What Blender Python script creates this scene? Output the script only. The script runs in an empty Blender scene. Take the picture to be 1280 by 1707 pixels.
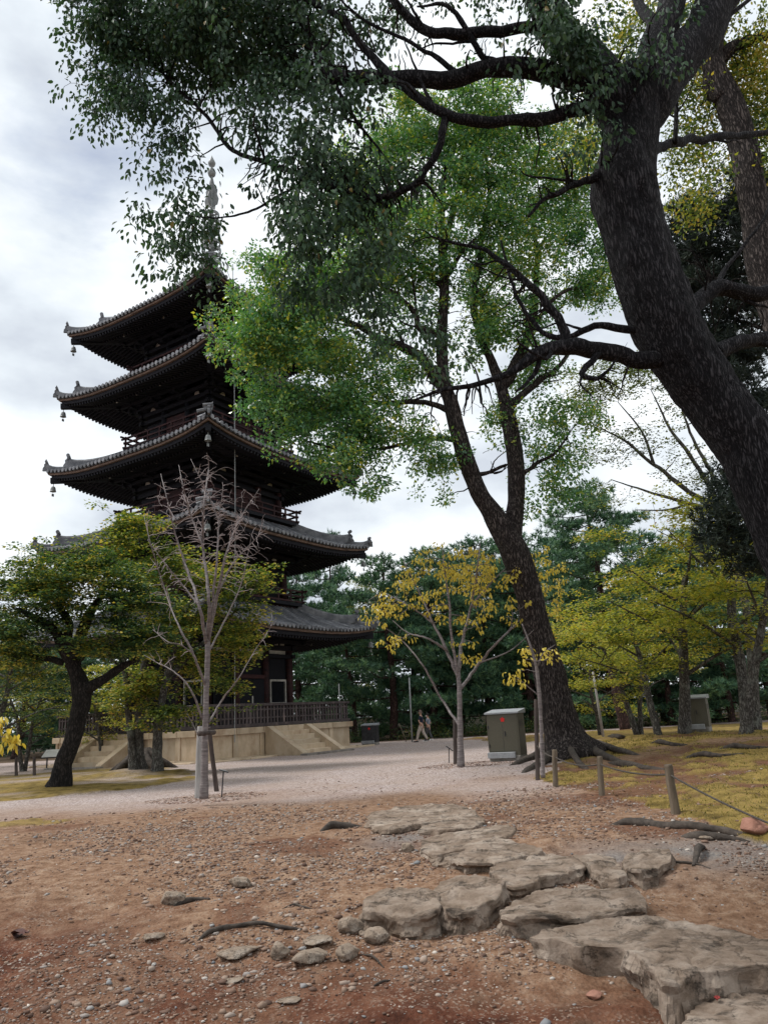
import bpy, math, random
import numpy as np
from mathutils import Vector, Matrix

rng = np.random.default_rng(7)
random.seed(7)
R = math.radians
scene = bpy.context.scene
COL = scene.collection

# ------------------------------------------------------------------ camera
F_PX, PITCH, ROLL, CAM_H = 1261.4, R(15.13), R(3.25), 1.5
EYE = np.array([0.0, 0.0, CAM_H])
_fwd = np.array([0, math.cos(PITCH), math.sin(PITCH)])
_r0 = np.array([1.0, 0, 0])
_u0 = np.cross(_r0, _fwd)
_ri = math.cos(ROLL) * _r0 - math.sin(ROLL) * _u0
_up = math.sin(ROLL) * _r0 + math.cos(ROLL) * _u0
cam_data = bpy.data.cameras.new("camera")
cam = bpy.data.objects.new("camera", cam_data)
COL.objects.link(cam)
cam_data.sensor_fit = 'HORIZONTAL'
cam_data.sensor_width = 36.0
cam_data.lens = F_PX / 1280 * 36.0
cam_data.clip_start = 0.05
cam_data.clip_end = 3000
m = Matrix(((_ri[0], _up[0], -_fwd[0], EYE[0]), (_ri[1], _up[1], -_fwd[1], EYE[1]), (_ri[2], _up[2], -_fwd[2], EYE[2]), (0, 0, 0, 1)))
cam.matrix_world = m
scene.camera = cam

# ------------------------------------------------------------------ light, sky, exposure
SUN_EL, SUN_AZ = R(57), R(-80)        # azimuth from +Y towards +X
world = bpy.data.worlds.new("World")
scene.world = world
world.use_nodes = True
wn, wl = world.node_tree.nodes, world.node_tree.links
wn.clear()
w_out = wn.new('ShaderNodeOutputWorld')
w_bg = wn.new('ShaderNodeBackground')
w_bg.inputs['Strength'].default_value = 0.1
sky_t = wn.new('ShaderNodeTexSky')
sky_t.sky_type = 'NISHITA'
sky_t.sun_disc = False
sky_t.sun_elevation = SUN_EL
sky_t.sun_rotation = SUN_AZ
sky_t.dust_density = 2.0
w_tc = wn.new('ShaderNodeTexCoord')
w_map = wn.new('ShaderNodeMapping')
w_map.inputs['Scale'].default_value = (1.0, 1.0, 1.9)
w_map.inputs['Location'].default_value = (0.15, 0.3, 0.42)
w_n1 = wn.new('ShaderNodeTexNoise')
w_n1.inputs['Scale'].default_value = 2.6
w_n1.inputs['Detail'].default_value = 7
w_n1.inputs['Roughness'].default_value = 0.56
w_n1.inputs['Distortion'].default_value = 0.35
w_n2 = wn.new('ShaderNodeTexNoise')
w_n2.inputs['Scale'].default_value = 4.2
w_n2.inputs['Detail'].default_value = 6
w_n2.inputs['Roughness'].default_value = 0.5
w_r1 = wn.new('ShaderNodeValToRGB')       # how much cloud
w_r1.color_ramp.elements[0].position = 0.26
w_r1.color_ramp.elements[0].color = (0.45, 0.45, 0.45, 1)
w_r1.color_ramp.elements[1].position = 0.40
w_r1.color_ramp.elements[1].color = (1, 1, 1, 1)
w_r2 = wn.new('ShaderNodeValToRGB')       # cloud brightness
e = w_r2.color_ramp.elements
e[0].position = 0.30; e[0].color = (0.56, 0.61, 0.70, 1)
e[1].position = 0.60; e[1].color = (1.06, 1.10, 1.13, 1)
_e = e.new(0.45); _e.color = (0.80, 0.865, 0.93, 1)
w_gain = wn.new('ShaderNodeVectorMath'); w_gain.operation = 'SCALE'
w_gain.inputs['Scale'].default_value = 7.7
w_mix = wn.new('ShaderNodeMixRGB')
wl.new(w_tc.outputs['Generated'], w_map.inputs['Vector'])
wl.new(w_map.outputs['Vector'], w_n1.inputs['Vector'])
wl.new(w_map.outputs['Vector'], w_n2.inputs['Vector'])
wl.new(w_n1.outputs['Fac'], w_r1.inputs['Fac'])
wl.new(w_n2.outputs['Fac'], w_r2.inputs['Fac'])
wl.new(w_r1.outputs['Color'], w_mix.inputs['Fac'])
wl.new(sky_t.outputs['Color'], w_mix.inputs['Color1'])
wl.new(w_r2.outputs['Color'], w_gain.inputs[0])
wl.new(w_gain.outputs['Vector'], w_mix.inputs['Color2'])
wl.new(w_mix.outputs['Color'], w_bg.inputs['Color'])
wl.new(w_bg.outputs['Background'], w_out.inputs['Surface'])

sun_d = bpy.data.lights.new("sun", 'SUN')
sun_d.energy = 2.3
sun_d.angle = R(18)
sun_d.color = (1.0, 0.975, 0.94)
sun = bpy.data.objects.new("sun", sun_d)
COL.objects.link(sun)
_sd = Vector((math.sin(SUN_AZ) * math.cos(SUN_EL), math.cos(SUN_AZ) * math.cos(SUN_EL), math.sin(SUN_EL)))
sun.rotation_euler = _sd.to_track_quat('Z', 'Y').to_euler()
sun.location = (-20, -10, 40)

scene.view_settings.view_transform = 'Standard'
scene.view_settings.look = 'None'
scene.view_settings.exposure = 0.45
scene.view_settings.gamma = 1.0
scene.view_settings.use_curve_mapping = False
scene.cycles.max_bounces = 6
scene.cycles.transparent_max_bounces = 4

# ------------------------------------------------------------------ helpers
def ray(px, py):
    return _fwd + _ri * ((px - 640) / F_PX) - _up * ((py - 853.5) / F_PX)

def P(px, py, y):
    """The point seen at (px, py) of the photograph that stands y metres ahead."""
    d = ray(px, py)
    return EYE + d * (y / d[1])

def sstep(a):
    a = np.clip(a, 0, 1)
    return a * a * (3 - 2 * a)

def H(x, y):
    """Lie of the land: a flat court that falls away towards the viewer, and a mossy rise on one side."""
    x = np.asarray(x, float); y = np.asarray(y, float)
    h = -0.42 * sstep((9.8 - y) / 7.5)
    h = h + 0.42 * np.exp(-((x - 10) / 5.5) ** 2 - ((y - 25) / 9.0) ** 2)
    h = h + 0.10 * np.exp(-((x + 10.2) / 2.2) ** 2 - ((y - 23.2) / 2.0) ** 2)
    h = h + 0.22 * np.exp(-((x + 9.4) / 1.3) ** 2 - ((y - 27.8) / 1.2) ** 2)
    return h

def G(px, py):
    """The ground point seen at (px, py)."""
    d = ray(px, py)
    z = 0.0
    for _ in range(40):
        t = (z - CAM_H) / d[2]
        p = EYE + d * t
        z = 0.6 * float(H(p[0], p[1])) + 0.4 * z
    return np.array([p[0], p[1], float(H(p[0], p[1]))])

def pxm(y, py=1000):
    """Metres per photograph pixel at y metres ahead, at image row py."""
    d = ray(640, py)
    return y / d[1] / F_PX

_perm = rng.permutation(512)
def _hash(ix, iy, iz):
    return _perm[(_perm[(_perm[ix & 511] + iy) & 511] + iz) & 511] / 511.0

def vnoise(p):
    p = np.asarray(p, float)
    i = np.floor(p).astype(np.int64)
    f = p - i
    f = f * f * (3 - 2 * f)
    x, y, z = i[..., 0], i[..., 1], i[..., 2]
    fx, fy, fz = f[..., 0], f[..., 1], f[..., 2]
    def L(a, b, t): return a + (b - a) * t
    c = [[[_hash(x + a, y + b, z + d) for d in (0, 1)] for b in (0, 1)] for a in (0, 1)]
    x0 = L(L(c[0][0][0], c[1][0][0], fx), L(c[0][1][0], c[1][1][0], fx), fy)
    x1 = L(L(c[0][0][1], c[1][0][1], fx), L(c[0][1][1], c[1][1][1], fx), fy)
    return L(x0, x1, fz) * 2 - 1

def fbm(p, octaves=4, gain=0.5):
    p = np.asarray(p, float)
    s = np.zeros(p.shape[:-1]); a = 1.0
    for o in range(octaves):
        s = s + a * vnoise(p + 17.3 * o)
        p = p * 2.03; a *= gain
    return s

def set_props(o, label=None, cat=None, group=None, kind=None):
    if label: o['label'] = label
    if cat: o['category'] = cat
    if group: o['group'] = group
    if kind: o['kind'] = kind
    return o

def empty(name, loc, label, cat, group=None, rz=0.0):
    o = bpy.data.objects.new(name, None)
    COL.objects.link(o)
    o.location = tuple(float(v) for v in loc)
    o.rotation_euler = (0, 0, rz)
    o.empty_display_size = 0.2
    return set_props(o, label, cat, group)

def link(name, me, parent=None, mat=None):
    o = bpy.data.objects.new(name, me)
    COL.objects.link(o)
    if mat is not None and not me.materials:
        me.materials.append(mat)
    if parent is not None:
        o.parent = parent
    return o

def np_mesh(name, verts, faces, mat=None, smooth=False, attr=None, fmat=None):
    """verts (N,3); faces a (M,k) array with one k, or a list of such arrays."""
    me = bpy.data.meshes.new(name)
    if isinstance(faces, np.ndarray): faces = [faces]
    faces = [np.asarray(f, np.int32) for f in faces if len(f)]
    verts = np.asarray(verts, np.float32)
    nl = sum(f.size for f in faces); nf = sum(len(f) for f in faces)
    me.vertices.add(len(verts)); me.vertices.foreach_set('co', verts.ravel())
    me.loops.add(nl); me.polygons.add(nf)
    me.loops.foreach_set('vertex_index', np.concatenate([f.ravel() for f in faces]))
    sizes = np.concatenate([np.full(len(f), f.shape[1], np.int32) for f in faces])
    starts = np.zeros(nf, np.int32); starts[1:] = np.cumsum(sizes)[:-1]
    me.polygons.foreach_set('loop_start', starts)
    me.polygons.foreach_set('loop_total', sizes)
    if smooth: me.polygons.foreach_set('use_smooth', np.ones(nf, bool))
    if fmat is not None: me.polygons.foreach_set('material_index', np.asarray(fmat, np.int32))
    me.update(calc_edges=True)
    me.validate()
    if attr:
        for k, (dom, v) in attr.items():
            a = me.attributes.new(k, 'FLOAT', dom)
            a.data.foreach_set('value', np.asarray(v, np.float32))
    if mat is not None:
        for mm in (mat if isinstance(mat, (list, tuple)) else [mat]): me.materials.append(mm)
    return me

class MB:
    """Collects boxes, tubes, lathes and loose polygons into one mesh."""
    def __init__(s): s.v = []; s.f = []; s.m = []; s.mi = 0
    def add(s, vs, fs):
        n = len(s.v); s.v.extend([tuple(map(float, q)) for q in vs]); s.f.extend([tuple(i + n for i in f) for f in fs]); s.m.extend([s.mi] * len(fs))
        return s
    def hexa(s, c):      # 8 corners: bottom ring then top ring
        return s.add(c, [(3, 2, 1, 0), (4, 5, 6, 7), (0, 1, 5, 4), (1, 2, 6, 5), (2, 3, 7, 6), (3, 0, 4, 7)])
    def box(s, x0, x1, y0, y1, z0, z1):
        return s.hexa([(x0, y0, z0), (x1, y0, z0), (x1, y1, z0), (x0, y1, z0), (x0, y0, z1), (x1, y0, z1), (x1, y1, z1), (x0, y1, z1)])
    def bevbox(s, x0, x1, y0, y1, z0, z1, b=0.02):
        """A box with chamfered vertical and top edges."""
        def ring(i, z): return [(x0 + i + b, y0 + i, z), (x1 - i - b, y0 + i, z), (x1 - i, y0 + i + b, z), (x1 - i, y1 - i - b, z), (x1 - i - b, y1 - i, z), (x0 + i + b, y1 - i, z), (x0 + i, y1 - i - b, z), (x0 + i, y0 + i + b, z)]
        v = ring(0, z0) + ring(0, z1 - b) + ring(b, z1)
        f = [tuple(range(7, -1, -1)), tuple(range(16, 24))]
        for r in (0, 8): f += [(r + i, r + (i + 1) % 8, r + 8 + (i + 1) % 8, r + 8 + i) for i in range(8)]
        return s.add(v, f)
    def bar(s, a, b, w, h, up=(0, 0, 1)):
        a = Vector(a); b = Vector(b); d = (b - a).normalized(); u = Vector(up)
        sx = d.cross(u)
        if sx.length < 1e-4: sx = d.cross(Vector((1, 0, 0)))
        sx.normalize(); u = sx.cross(d)
        c = []
        for q in (a, b):
            c.append([q - sx * w / 2 - u * h / 2, q + sx * w / 2 - u * h / 2, q + sx * w / 2 + u * h / 2, q - sx * w / 2 + u * h / 2])
        return s.add(c[0] + c[1], [(0, 1, 2, 3), (7, 6, 5, 4), (0, 4, 5, 1), (1, 5, 6, 2), (2, 6, 7, 3), (3, 7, 4, 0)])
    def tube(s, pts, rad, n=8, cap=True):
        v, f = tube_arrays(np.array(pts, float), np.array([rad] * len(pts) if np.isscalar(rad) else rad, float), n)
        k = len(v)
        s.add(v, [tuple(q) for q in f])
        if cap:
            s.f.append(tuple(len(s.v) - k + i for i in range(n - 1, -1, -1))); s.m.append(s.mi)
            s.f.append(tuple(len(s.v) - n + i for i in range(n))); s.m.append(s.mi)
        return s
    def lathe(s, prof, n=16, c=(0, 0, 0)):
        v = []
        for r, z in prof:
            v += [(c[0] + r * math.cos(2 * math.pi * i / n), c[1] + r * math.sin(2 * math.pi * i / n), c[2] + z) for i in range(n)]
        f = []
        for j in range(len(prof) - 1):
            f += [(j * n + i, j * n + (i + 1) % n, (j + 1) * n + (i + 1) % n, (j + 1) * n + i) for i in range(n)]
        f.append(tuple(range(n - 1, -1, -1))); f.append(tuple((len(prof) - 1) * n + i for i in range(n)))
        return s.add(v, f)
    def rotz(s, a, start=0):
        c, d = math.cos(a), math.sin(a)
        s.v[start:] = [(x * c - y * d, x * d + y * c, z) for x, y, z in s.v[start:]]
        return s
    def build(s, name, mat, parent=None, smooth=False, kind=None, off=None):
        me = bpy.data.meshes.new(name)
        v = s.v if off is None else [(x - off[0], y - off[1], z - off[2]) for x, y, z in s.v]
        me.from_pydata(v, [], s.f)
        mats = mat if isinstance(mat, (list, tuple)) else [mat]
        for q in mats: me.materials.append(q)
        if len(mats) > 1: me.polygons.foreach_set('material_index', s.m)
        if smooth: me.polygons.foreach_set('use_smooth', [True] * len(me.polygons))
        me.update()
        o = link(name, me, parent)
        if kind: o['kind'] = kind
        return o

def catmull(pts, per):
    pts = np.array(pts, float)
    if len(pts) < 3:
        t = np.linspace(0, 1, per + 1)[:, None]
        return pts[0] * (1 - t) + pts[-1] * t
    q = np.vstack([2 * pts[0] - pts[1], pts, 2 * pts[-1] - pts[-2]])
    out = []
    for i in range(1, len(q) - 2):
        t = np.linspace(0, 1, per, endpoint=False)[:, None]
        a, b, c, d = q[i - 1], q[i], q[i + 1], q[i + 2]
        out.append(0.5 * (2 * b + (c - a) * t + (2 * a - 5 * b + 4 * c - d) * t ** 2 + (3 * b - a - 3 * c + d) * t ** 3))
    out.append(pts[-1:])
    return np.vstack(out)

def frames(pts):
    d = np.gradient(pts, axis=0)
    d /= np.linalg.norm(d, axis=1)[:, None] + 1e-12
    ref = np.array([0.3, -0.9, 0.2]) if abs(d[0][1]) < 0.8 else np.array([1.0, 0, 0.1])
    n = np.cross(d[0], ref); n /= np.linalg.norm(n)
    N = [n]
    for i in range(1, len(pts)):
        n = N[-1] - d[i] * np.dot(N[-1], d[i]); n /= np.linalg.norm(n) + 1e-12
        N.append(n)
    N = np.array(N)
    return d, N, np.cross(d, N)

def tube_arrays(pts, rad, n, disp=None):
    d, N, B = frames(pts)
    a = np.arange(n) * 2 * math.pi / n
    r = rad[:, None] * np.ones(n)
    if disp is not None: r = r + disp
    v = pts[:, None, :] + (N[:, None, :] * np.cos(a)[None, :, None] + B[:, None, :] * np.sin(a)[None, :, None]) * r[..., None]
    k = len(pts)
    j, i = np.meshgrid(np.arange(k - 1), np.arange(n), indexing='ij')
    f = np.stack([j * n + i, j * n + (i + 1) % n, (j + 1) * n + (i + 1) % n, (j + 1) * n + i], -1).reshape(-1, 4)
    return v.reshape(-1, 3), f

# ------------------------------------------------------------------ materials
def new_mat(name):
    mt = bpy.data.materials.new(name); mt.use_nodes = True
    nt = mt.node_tree
    return mt, nt, nt.nodes['Principled BSDF']

def node(nt, t, **kw):
    n = nt.nodes.new(t)
    for k, v in kw.items():
        if k in n.inputs: n.inputs[k].default_value = v
        else: setattr(n, k, v)
    return n

def ramp(nt, stops):
    r = nt.nodes.new('ShaderNodeValToRGB')
    el = r.color_ramp.elements
    el[0].position, el[0].color = stops[0][0], (*stops[0][1], 1)
    el[1].position, el[1].color = stops[-1][0], (*stops[-1][1], 1)
    for p, c in stops[1:-1]:
        q = el.new(p); q.color = (*c, 1)
    return r

def noise_mat(name, stops, scale=3.0, stretch=(1, 1, 1), rough=0.8, bump=0.3, bscale=None, bdist=0.02, detail=6, spec=0.3, second=None, objrand=0.0):
    """Colour from stretched noise through a ramp, fine relief from a second noise."""
    mt, nt, b = new_mat(name)
    L = nt.links.new
    tc = node(nt, 'ShaderNodeTexCoord'); mp = node(nt, 'ShaderNodeMapping', Scale=stretch)
    L(tc.outputs['Object'], mp.inputs['Vector'])
    if objrand:
        oi = node(nt, 'ShaderNodeObjectInfo'); os_ = node(nt, 'ShaderNodeVectorMath', operation='SCALE'); os_.inputs[0].default_value = (37, 53, 71)
        L(oi.outputs['Random'], os_.inputs['Scale']); L(os_.outputs['Vector'], mp.inputs['Location'])
    n1 = node(nt, 'ShaderNodeTexNoise', Scale=scale, Detail=detail, Roughness=0.62)
    L(mp.outputs['Vector'], n1.inputs['Vector'])
    r = ramp(nt, stops); L(n1.outputs['Fac'], r.inputs['Fac'])
    col = r.outputs['Color']
    if second:
        col2, sc2, lo, hi = second
        n3 = node(nt, 'ShaderNodeTexNoise', Scale=sc2, Detail=5.0, Roughness=0.65)
        L(tc.outputs['Object'], n3.inputs['Vector'])
        rr = ramp(nt, [(lo, (0, 0, 0)), (hi, (1, 1, 1))]); L(n3.outputs['Fac'], rr.inputs['Fac'])
        mx = node(nt, 'ShaderNodeMixRGB'); mx.inputs['Color2'].default_value = (*col2, 1)
        L(rr.outputs['Color'], mx.inputs['Fac']); L(col, mx.inputs['Color1']); col = mx.outputs['Color']
    if objrand:                                         # every piece a slightly different tone
        hv = node(nt, 'ShaderNodeHueSaturation'); mr = node(nt, 'ShaderNodeMapRange'); mr.inputs['To Min'].default_value = 1 - objrand; mr.inputs['To Max'].default_value = 1 + objrand * 0.8
        L(oi.outputs['Random'], mr.inputs['Value']); L(mr.outputs['Result'], hv.inputs['Value']); L(col, hv.inputs['Color']); col = hv.outputs['Color']
    L(col, b.inputs['Base Color'])
    b.inputs['Roughness'].default_value = rough
    b.inputs['Specular IOR Level'].default_value = spec
    if bump:
        n2 = node(nt, 'ShaderNodeTexNoise', Scale=bscale or scale * 4, Detail=8.0, Roughness=0.7)
        L(mp.outputs['Vector'], n2.inputs['Vector'])
        bp = node(nt, 'ShaderNodeBump', Strength=bump, Distance=bdist)
        L(n2.outputs['Fac'], bp.inputs['Height']); L(bp.outputs['Normal'], b.inputs['Normal'])
    return mt

def leaf_mat(name, stops, rough=0.5, trans=0.35, tint=(1.15, 1.2, 0.5), spec=0.35, nscale=0.7, namp=0.55):
    """Each leaf takes its own colour from a ramp: a random number per leaf, shifted by slow noise over the crown."""
    mt, nt, b = new_mat(name)
    L = nt.links.new
    at = node(nt, 'ShaderNodeAttribute', attribute_name='rnd')
    tc = node(nt, 'ShaderNodeTexCoord')
    nz = node(nt, 'ShaderNodeTexNoise', Scale=nscale, Detail=3.0)
    L(tc.outputs['Object'], nz.inputs['Vector'])
    ma = node(nt, 'ShaderNodeMath', operation='MULTIPLY_ADD'); ma.inputs[1].default_value = namp * 2; ma.inputs[2].default_value = -namp
    L(nz.outputs['Fac'], ma.inputs[0])
    ad = node(nt, 'ShaderNodeMath', operation='ADD', use_clamp=True)
    L(at.outputs['Fac'], ad.inputs[0]); L(ma.outputs['Value'], ad.inputs[1])
    r = ramp(nt, stops); L(ad.outputs['Value'], r.inputs['Fac'])
    L(r.outputs['Color'], b.inputs['Base Color'])
    b.inputs['Roughness'].default_value = rough
    b.inputs['Specular IOR Level'].default_value = spec
    tr = node(nt, 'ShaderNodeBsdfTranslucent')
    tn = node(nt, 'ShaderNodeMixRGB', blend_type='MULTIPLY'); tn.inputs['Fac'].default_value = 1; tn.inputs['Color2'].default_value = (*tint, 1)
    L(r.outputs['Color'], tn.inputs['Color1']); L(tn.outputs['Color'], tr.inputs['Color'])
    mx = node(nt, 'ShaderNodeMixShader'); mx.inputs['Fac'].default_value = trans
    L(b.outputs['BSDF'], mx.inputs[1]); L(tr.outputs['BSDF'], mx.inputs[2])
    L(mx.outputs['Shader'], nt.nodes['Material Output'].inputs['Surface'])
    return mt

def bark_mat(name, dark, mid, light, scale=18.0, stretch=0.22, bdist=0.03, lichen=None):
    """Plated bark: long cracked plates with dark furrows between them."""
    mt, nt, b = new_mat(name)
    L = nt.links.new
    tc = node(nt, 'ShaderNodeTexCoord'); mp = node(nt, 'ShaderNodeMapping', Scale=(1, 1, stretch))
    L(tc.outputs['Object'], mp.inputs['Vector'])
    wn_ = node(nt, 'ShaderNodeTexNoise', Scale=scale * 0.45, Detail=5.0, Roughness=0.6); L(mp.outputs['Vector'], wn_.inputs['Vector'])
    wv = node(nt, 'ShaderNodeVectorMath', operation='MULTIPLY_ADD'); wv.inputs[1].default_value = (4.5 / scale,) * 3
    L(wn_.outputs['Color'], wv.inputs[0]); L(mp.outputs['Vector'], wv.inputs[2])
    vo = node(nt, 'ShaderNodeTexVoronoi', Scale=scale, feature='DISTANCE_TO_EDGE'); L(wv.outputs['Vector'], vo.inputs['Vector'])
    n2 = node(nt, 'ShaderNodeTexNoise', Scale=scale * 1.8, Detail=8.0, Roughness=0.72); L(mp.outputs['Vector'], n2.inputs['Vector'])
    ht = node(nt, 'ShaderNodeMath', operation='MULTIPLY_ADD'); L(n2.outputs['Fac'], ht.inputs[0]); ht.inputs[1].default_value = 0.95
    vr = ramp(nt, [(0.0, (0, 0, 0)), (0.30, (0.38, 0.38, 0.38))]); L(vo.outputs['Distance'], vr.inputs['Fac']); L(vr.outputs['Color'], ht.inputs[2])
    r = ramp(nt, [(0.36, dark), (0.66, mid), (0.98, light)]); L(ht.outputs['Value'], r.inputs['Fac'])
    col = r.outputs['Color']
    n3 = node(nt, 'ShaderNodeTexNoise', Scale=2.3, Detail=6.0, Roughness=0.7); L(tc.outputs['Object'], n3.inputs['Vector'])
    rr = ramp(nt, [(0.54, (0, 0, 0)), (0.72, (0.8, 0.8, 0.8))]); L(n3.outputs['Fac'], rr.inputs['Fac'])
    mx = node(nt, 'ShaderNodeMixRGB'); mx.inputs['Color2'].default_value = (*(lichen or dark), 1)
    L(rr.outputs['Color'], mx.inputs['Fac']); L(col, mx.inputs['Color1'])
    L(mx.outputs['Color'], b.inputs['Base Color'])
    b.inputs['Roughness'].default_value = 0.92; b.inputs['Specular IOR Level'].default_value = 0.2
    bp = node(nt, 'ShaderNodeBump', Strength=1.0, Distance=bdist); L(ht.outputs['Value'], bp.inputs['Height']); L(bp.outputs['Normal'], b.inputs['Normal'])
    return mt

def stone_mat(name, stops, dark, scale=2.6):
    """Worn stone: mottled grain, dark stains and a net of fine cracks."""
    mt, nt, b = new_mat(name)
    L = nt.links.new
    tc = node(nt, 'ShaderNodeTexCoord'); V_ = tc.outputs['Object']
    n1 = node(nt, 'ShaderNodeTexNoise', Scale=scale, Detail=9.0, Roughness=0.72); L(V_, n1.inputs['Vector'])
    r = ramp(nt, stops); L(n1.outputs['Fac'], r.inputs['Fac'])
    n2 = node(nt, 'ShaderNodeTexNoise', Scale=scale * 0.9, Detail=7.0, Roughness=0.75, Distortion=0.8); 
    mp = node(nt, 'ShaderNodeMapping', Location=(4, 7, 1), Scale=(1, 1.6, 2.5)); L(V_, mp.inputs['Vector']); L(mp.outputs['Vector'], n2.inputs['Vector'])
    st = ramp(nt, [(0.52, (0, 0, 0)), (0.66, (0.8, 0.8, 0.8))]); L(n2.outputs['Fac'], st.inputs['Fac'])
    m1 = node(nt, 'ShaderNodeMixRGB'); m1.inputs['Color2'].default_value = (*dark, 1); L(st.outputs['Color'], m1.inputs['Fac']); L(r.outputs['Color'], m1.inputs['Color1'])
    wv = node(nt, 'ShaderNodeVectorMath', operation='MULTIPLY_ADD'); wv.inputs[1].default_value = (0.9,) * 3; L(n1.outputs['Color'], wv.inputs[0]); L(V_, wv.inputs[2])
    vo = node(nt, 'ShaderNodeTexVoronoi', Scale=1.5, feature='DISTANCE_TO_EDGE'); L(wv.outputs['Vector'], vo.inputs['Vector'])
    cr = ramp(nt, [(0.0, (0.35, 0.35, 0.35)), (0.014, (1, 1, 1))]); L(vo.outputs['Distance'], cr.inputs['Fac'])
    m2 = node(nt, 'ShaderNodeMixRGB', blend_type='MULTIPLY'); m2.inputs['Fac'].default_value = 0.75; L(m1.outputs['Color'], m2.inputs['Color1']); L(cr.outputs['Color'], m2.inputs['Color2'])
    L(m2.outputs['Color'], b.inputs['Base Color'])
    b.inputs['Roughness'].default_value = 0.9; b.inputs['Specular IOR Level'].default_value = 0.2
    n4 = node(nt, 'ShaderNodeTexNoise', Scale=22.0, Detail=9.0, Roughness=0.75); L(V_, n4.inputs['Vector'])
    b1 = node(nt, 'ShaderNodeBump', Strength=0.9, Distance=0.03); L(n4.outputs['Fac'], b1.inputs['Height'])
    b2 = node(nt, 'ShaderNodeBump', Strength=0.7, Distance=0.03); L(cr.outputs['Color'], b2.inputs['Height']); L(b1.outputs['Normal'], b2.inputs['Normal'])
    L(b2.outputs['Normal'], b.inputs['Normal'])
    return mt

M = {}
M['wood'] = noise_mat('dark_timber', [(0.3, (0.004, 0.005, 0.009)), (0.7, (0.010, 0.010, 0.015))], 3, (1, 1, 4), 0.75, 0.25)
M['rafter'] = noise_mat('rafter_timber', [(0.3, (0.005, 0.006, 0.010)), (0.7, (0.013, 0.012, 0.017))], 3, (1, 1, 1), 0.8, 0.2)
M['redwood'] = noise_mat('faded_red_timber', [(0.3, (0.018, 0.012, 0.014)), (0.72, (0.075, 0.028, 0.028))], 2.5, (1, 1, 3), 0.75, 0.25, objrand=0.2)
M['fascia'] = noise_mat('weathered_eave_board', [(0.25, (0.06, 0.04, 0.032)), (0.75, (0.24, 0.16, 0.12))], 1.7, (1, 1, 6), 0.8, 0.25)
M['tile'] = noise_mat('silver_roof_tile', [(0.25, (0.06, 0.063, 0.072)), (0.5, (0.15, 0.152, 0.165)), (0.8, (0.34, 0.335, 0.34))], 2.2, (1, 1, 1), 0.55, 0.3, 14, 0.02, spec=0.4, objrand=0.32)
M['tile_pan'] = noise_mat('dark_pan_tile', [(0.3, (0.03, 0.03, 0.034)), (0.7, (0.10, 0.095, 0.095))], 3, (1, 1, 1), 0.7, 0.4, 16)  # flat tile, a darker grey than the round cover tiles
M['plaster'] = noise_mat('old_white_plaster', [(0.3, (0.30, 0.28, 0.25)), (0.7, (0.62, 0.60, 0.55))], 4, (1, 1, 1), 0.85, 0.15)
M['bronze'] = noise_mat('weathered_bronze', [(0.3, (0.09, 0.10, 0.10)), (0.7, (0.24, 0.25, 0.24))], 4, (1, 1, 1), 0.5, 0.2, spec=0.5)
M['granite'] = noise_mat('sandy_granite', [(0.25, (0.36, 0.27, 0.18)), (0.5, (0.55, 0.43, 0.30)), (0.8, (0.66, 0.56, 0.43))], 1.6, (1, 1, 0.6), 0.85, 0.25, 40, 0.01, second=((0.30, 0.17, 0.10), 0.8, 0.55, 0.8), objrand=0.22)
M['granite_dark'] = noise_mat('stained_granite', [(0.25, (0.12, 0.11, 0.10)), (0.7, (0.34, 0.30, 0.26))], 3, (1, 1, 1), 0.85, 0.3, 40, 0.01, objrand=0.2)
M['rail_wood'] = noise_mat('weathered_balustrade_timber', [(0.25, (0.045, 0.035, 0.035)), (0.55, (0.10, 0.08, 0.08)), (0.8, (0.23, 0.17, 0.15))], 2.5, (1, 1, 0.5), 0.85, 0.25, objrand=0.45)
M['stone'] = stone_mat('worn_step_stone', [(0.25, (0.08, 0.052, 0.034)), (0.45, (0.235, 0.175, 0.13)), (0.66, (0.42, 0.345, 0.28))], (0.022, 0.017, 0.013))
M['rock'] = stone_mat('pale_field_rock', [(0.25, (0.17, 0.12, 0.085)), (0.5, (0.32, 0.25, 0.19)), (0.75, (0.47, 0.42, 0.36))], (0.08, 0.06, 0.045), 5)
M['rock_red'] = noise_mat('russet_rock', [(0.25, (0.20, 0.09, 0.06)), (0.75, (0.42, 0.22, 0.16))], 5, (1, 1, 1), 0.9, 0.6, 24, 0.02)
M['bark'] = bark_mat('furrowed_grey_bark', (0.003, 0.003, 0.004), (0.017, 0.016, 0.018), (0.105, 0.10, 0.105), 34, 0.16, 0.04)
M['bark_brown'] = bark_mat('furrowed_brown_bark', (0.005, 0.004, 0.004), (0.033, 0.026, 0.024), (0.19, 0.16, 0.145), 20, 0.2, 0.05, (0.018, 0.014, 0.013))
M['bark_dark'] = bark_mat('dark_mossy_bark', (0.005, 0.005, 0.005), (0.02, 0.017, 0.015), (0.065, 0.055, 0.048), 16, 0.3, 0.04)
M['bark_cherry'] = noise_mat('banded_cherry_bark', [(0.3, (0.085, 0.072, 0.07)), (0.6, (0.22, 0.19, 0.185)), (0.8, (0.38, 0.35, 0.34))], 9, (0.5, 0.5, 3), 0.7, 0.5, 20, 0.01)
M['twig_pink'] = noise_mat('pinkish_bare_twig', [(0.3, (0.30, 0.25, 0.245)), (0.7, (0.52, 0.45, 0.44))], 5, (1, 1, 1), 0.8, 0.2)
M['bark_pine'] = bark_mat('reddish_pine_bark', (0.015, 0.010, 0.010), (0.06, 0.035, 0.03), (0.17, 0.10, 0.085), 9, 0.4, 0.05)
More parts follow.
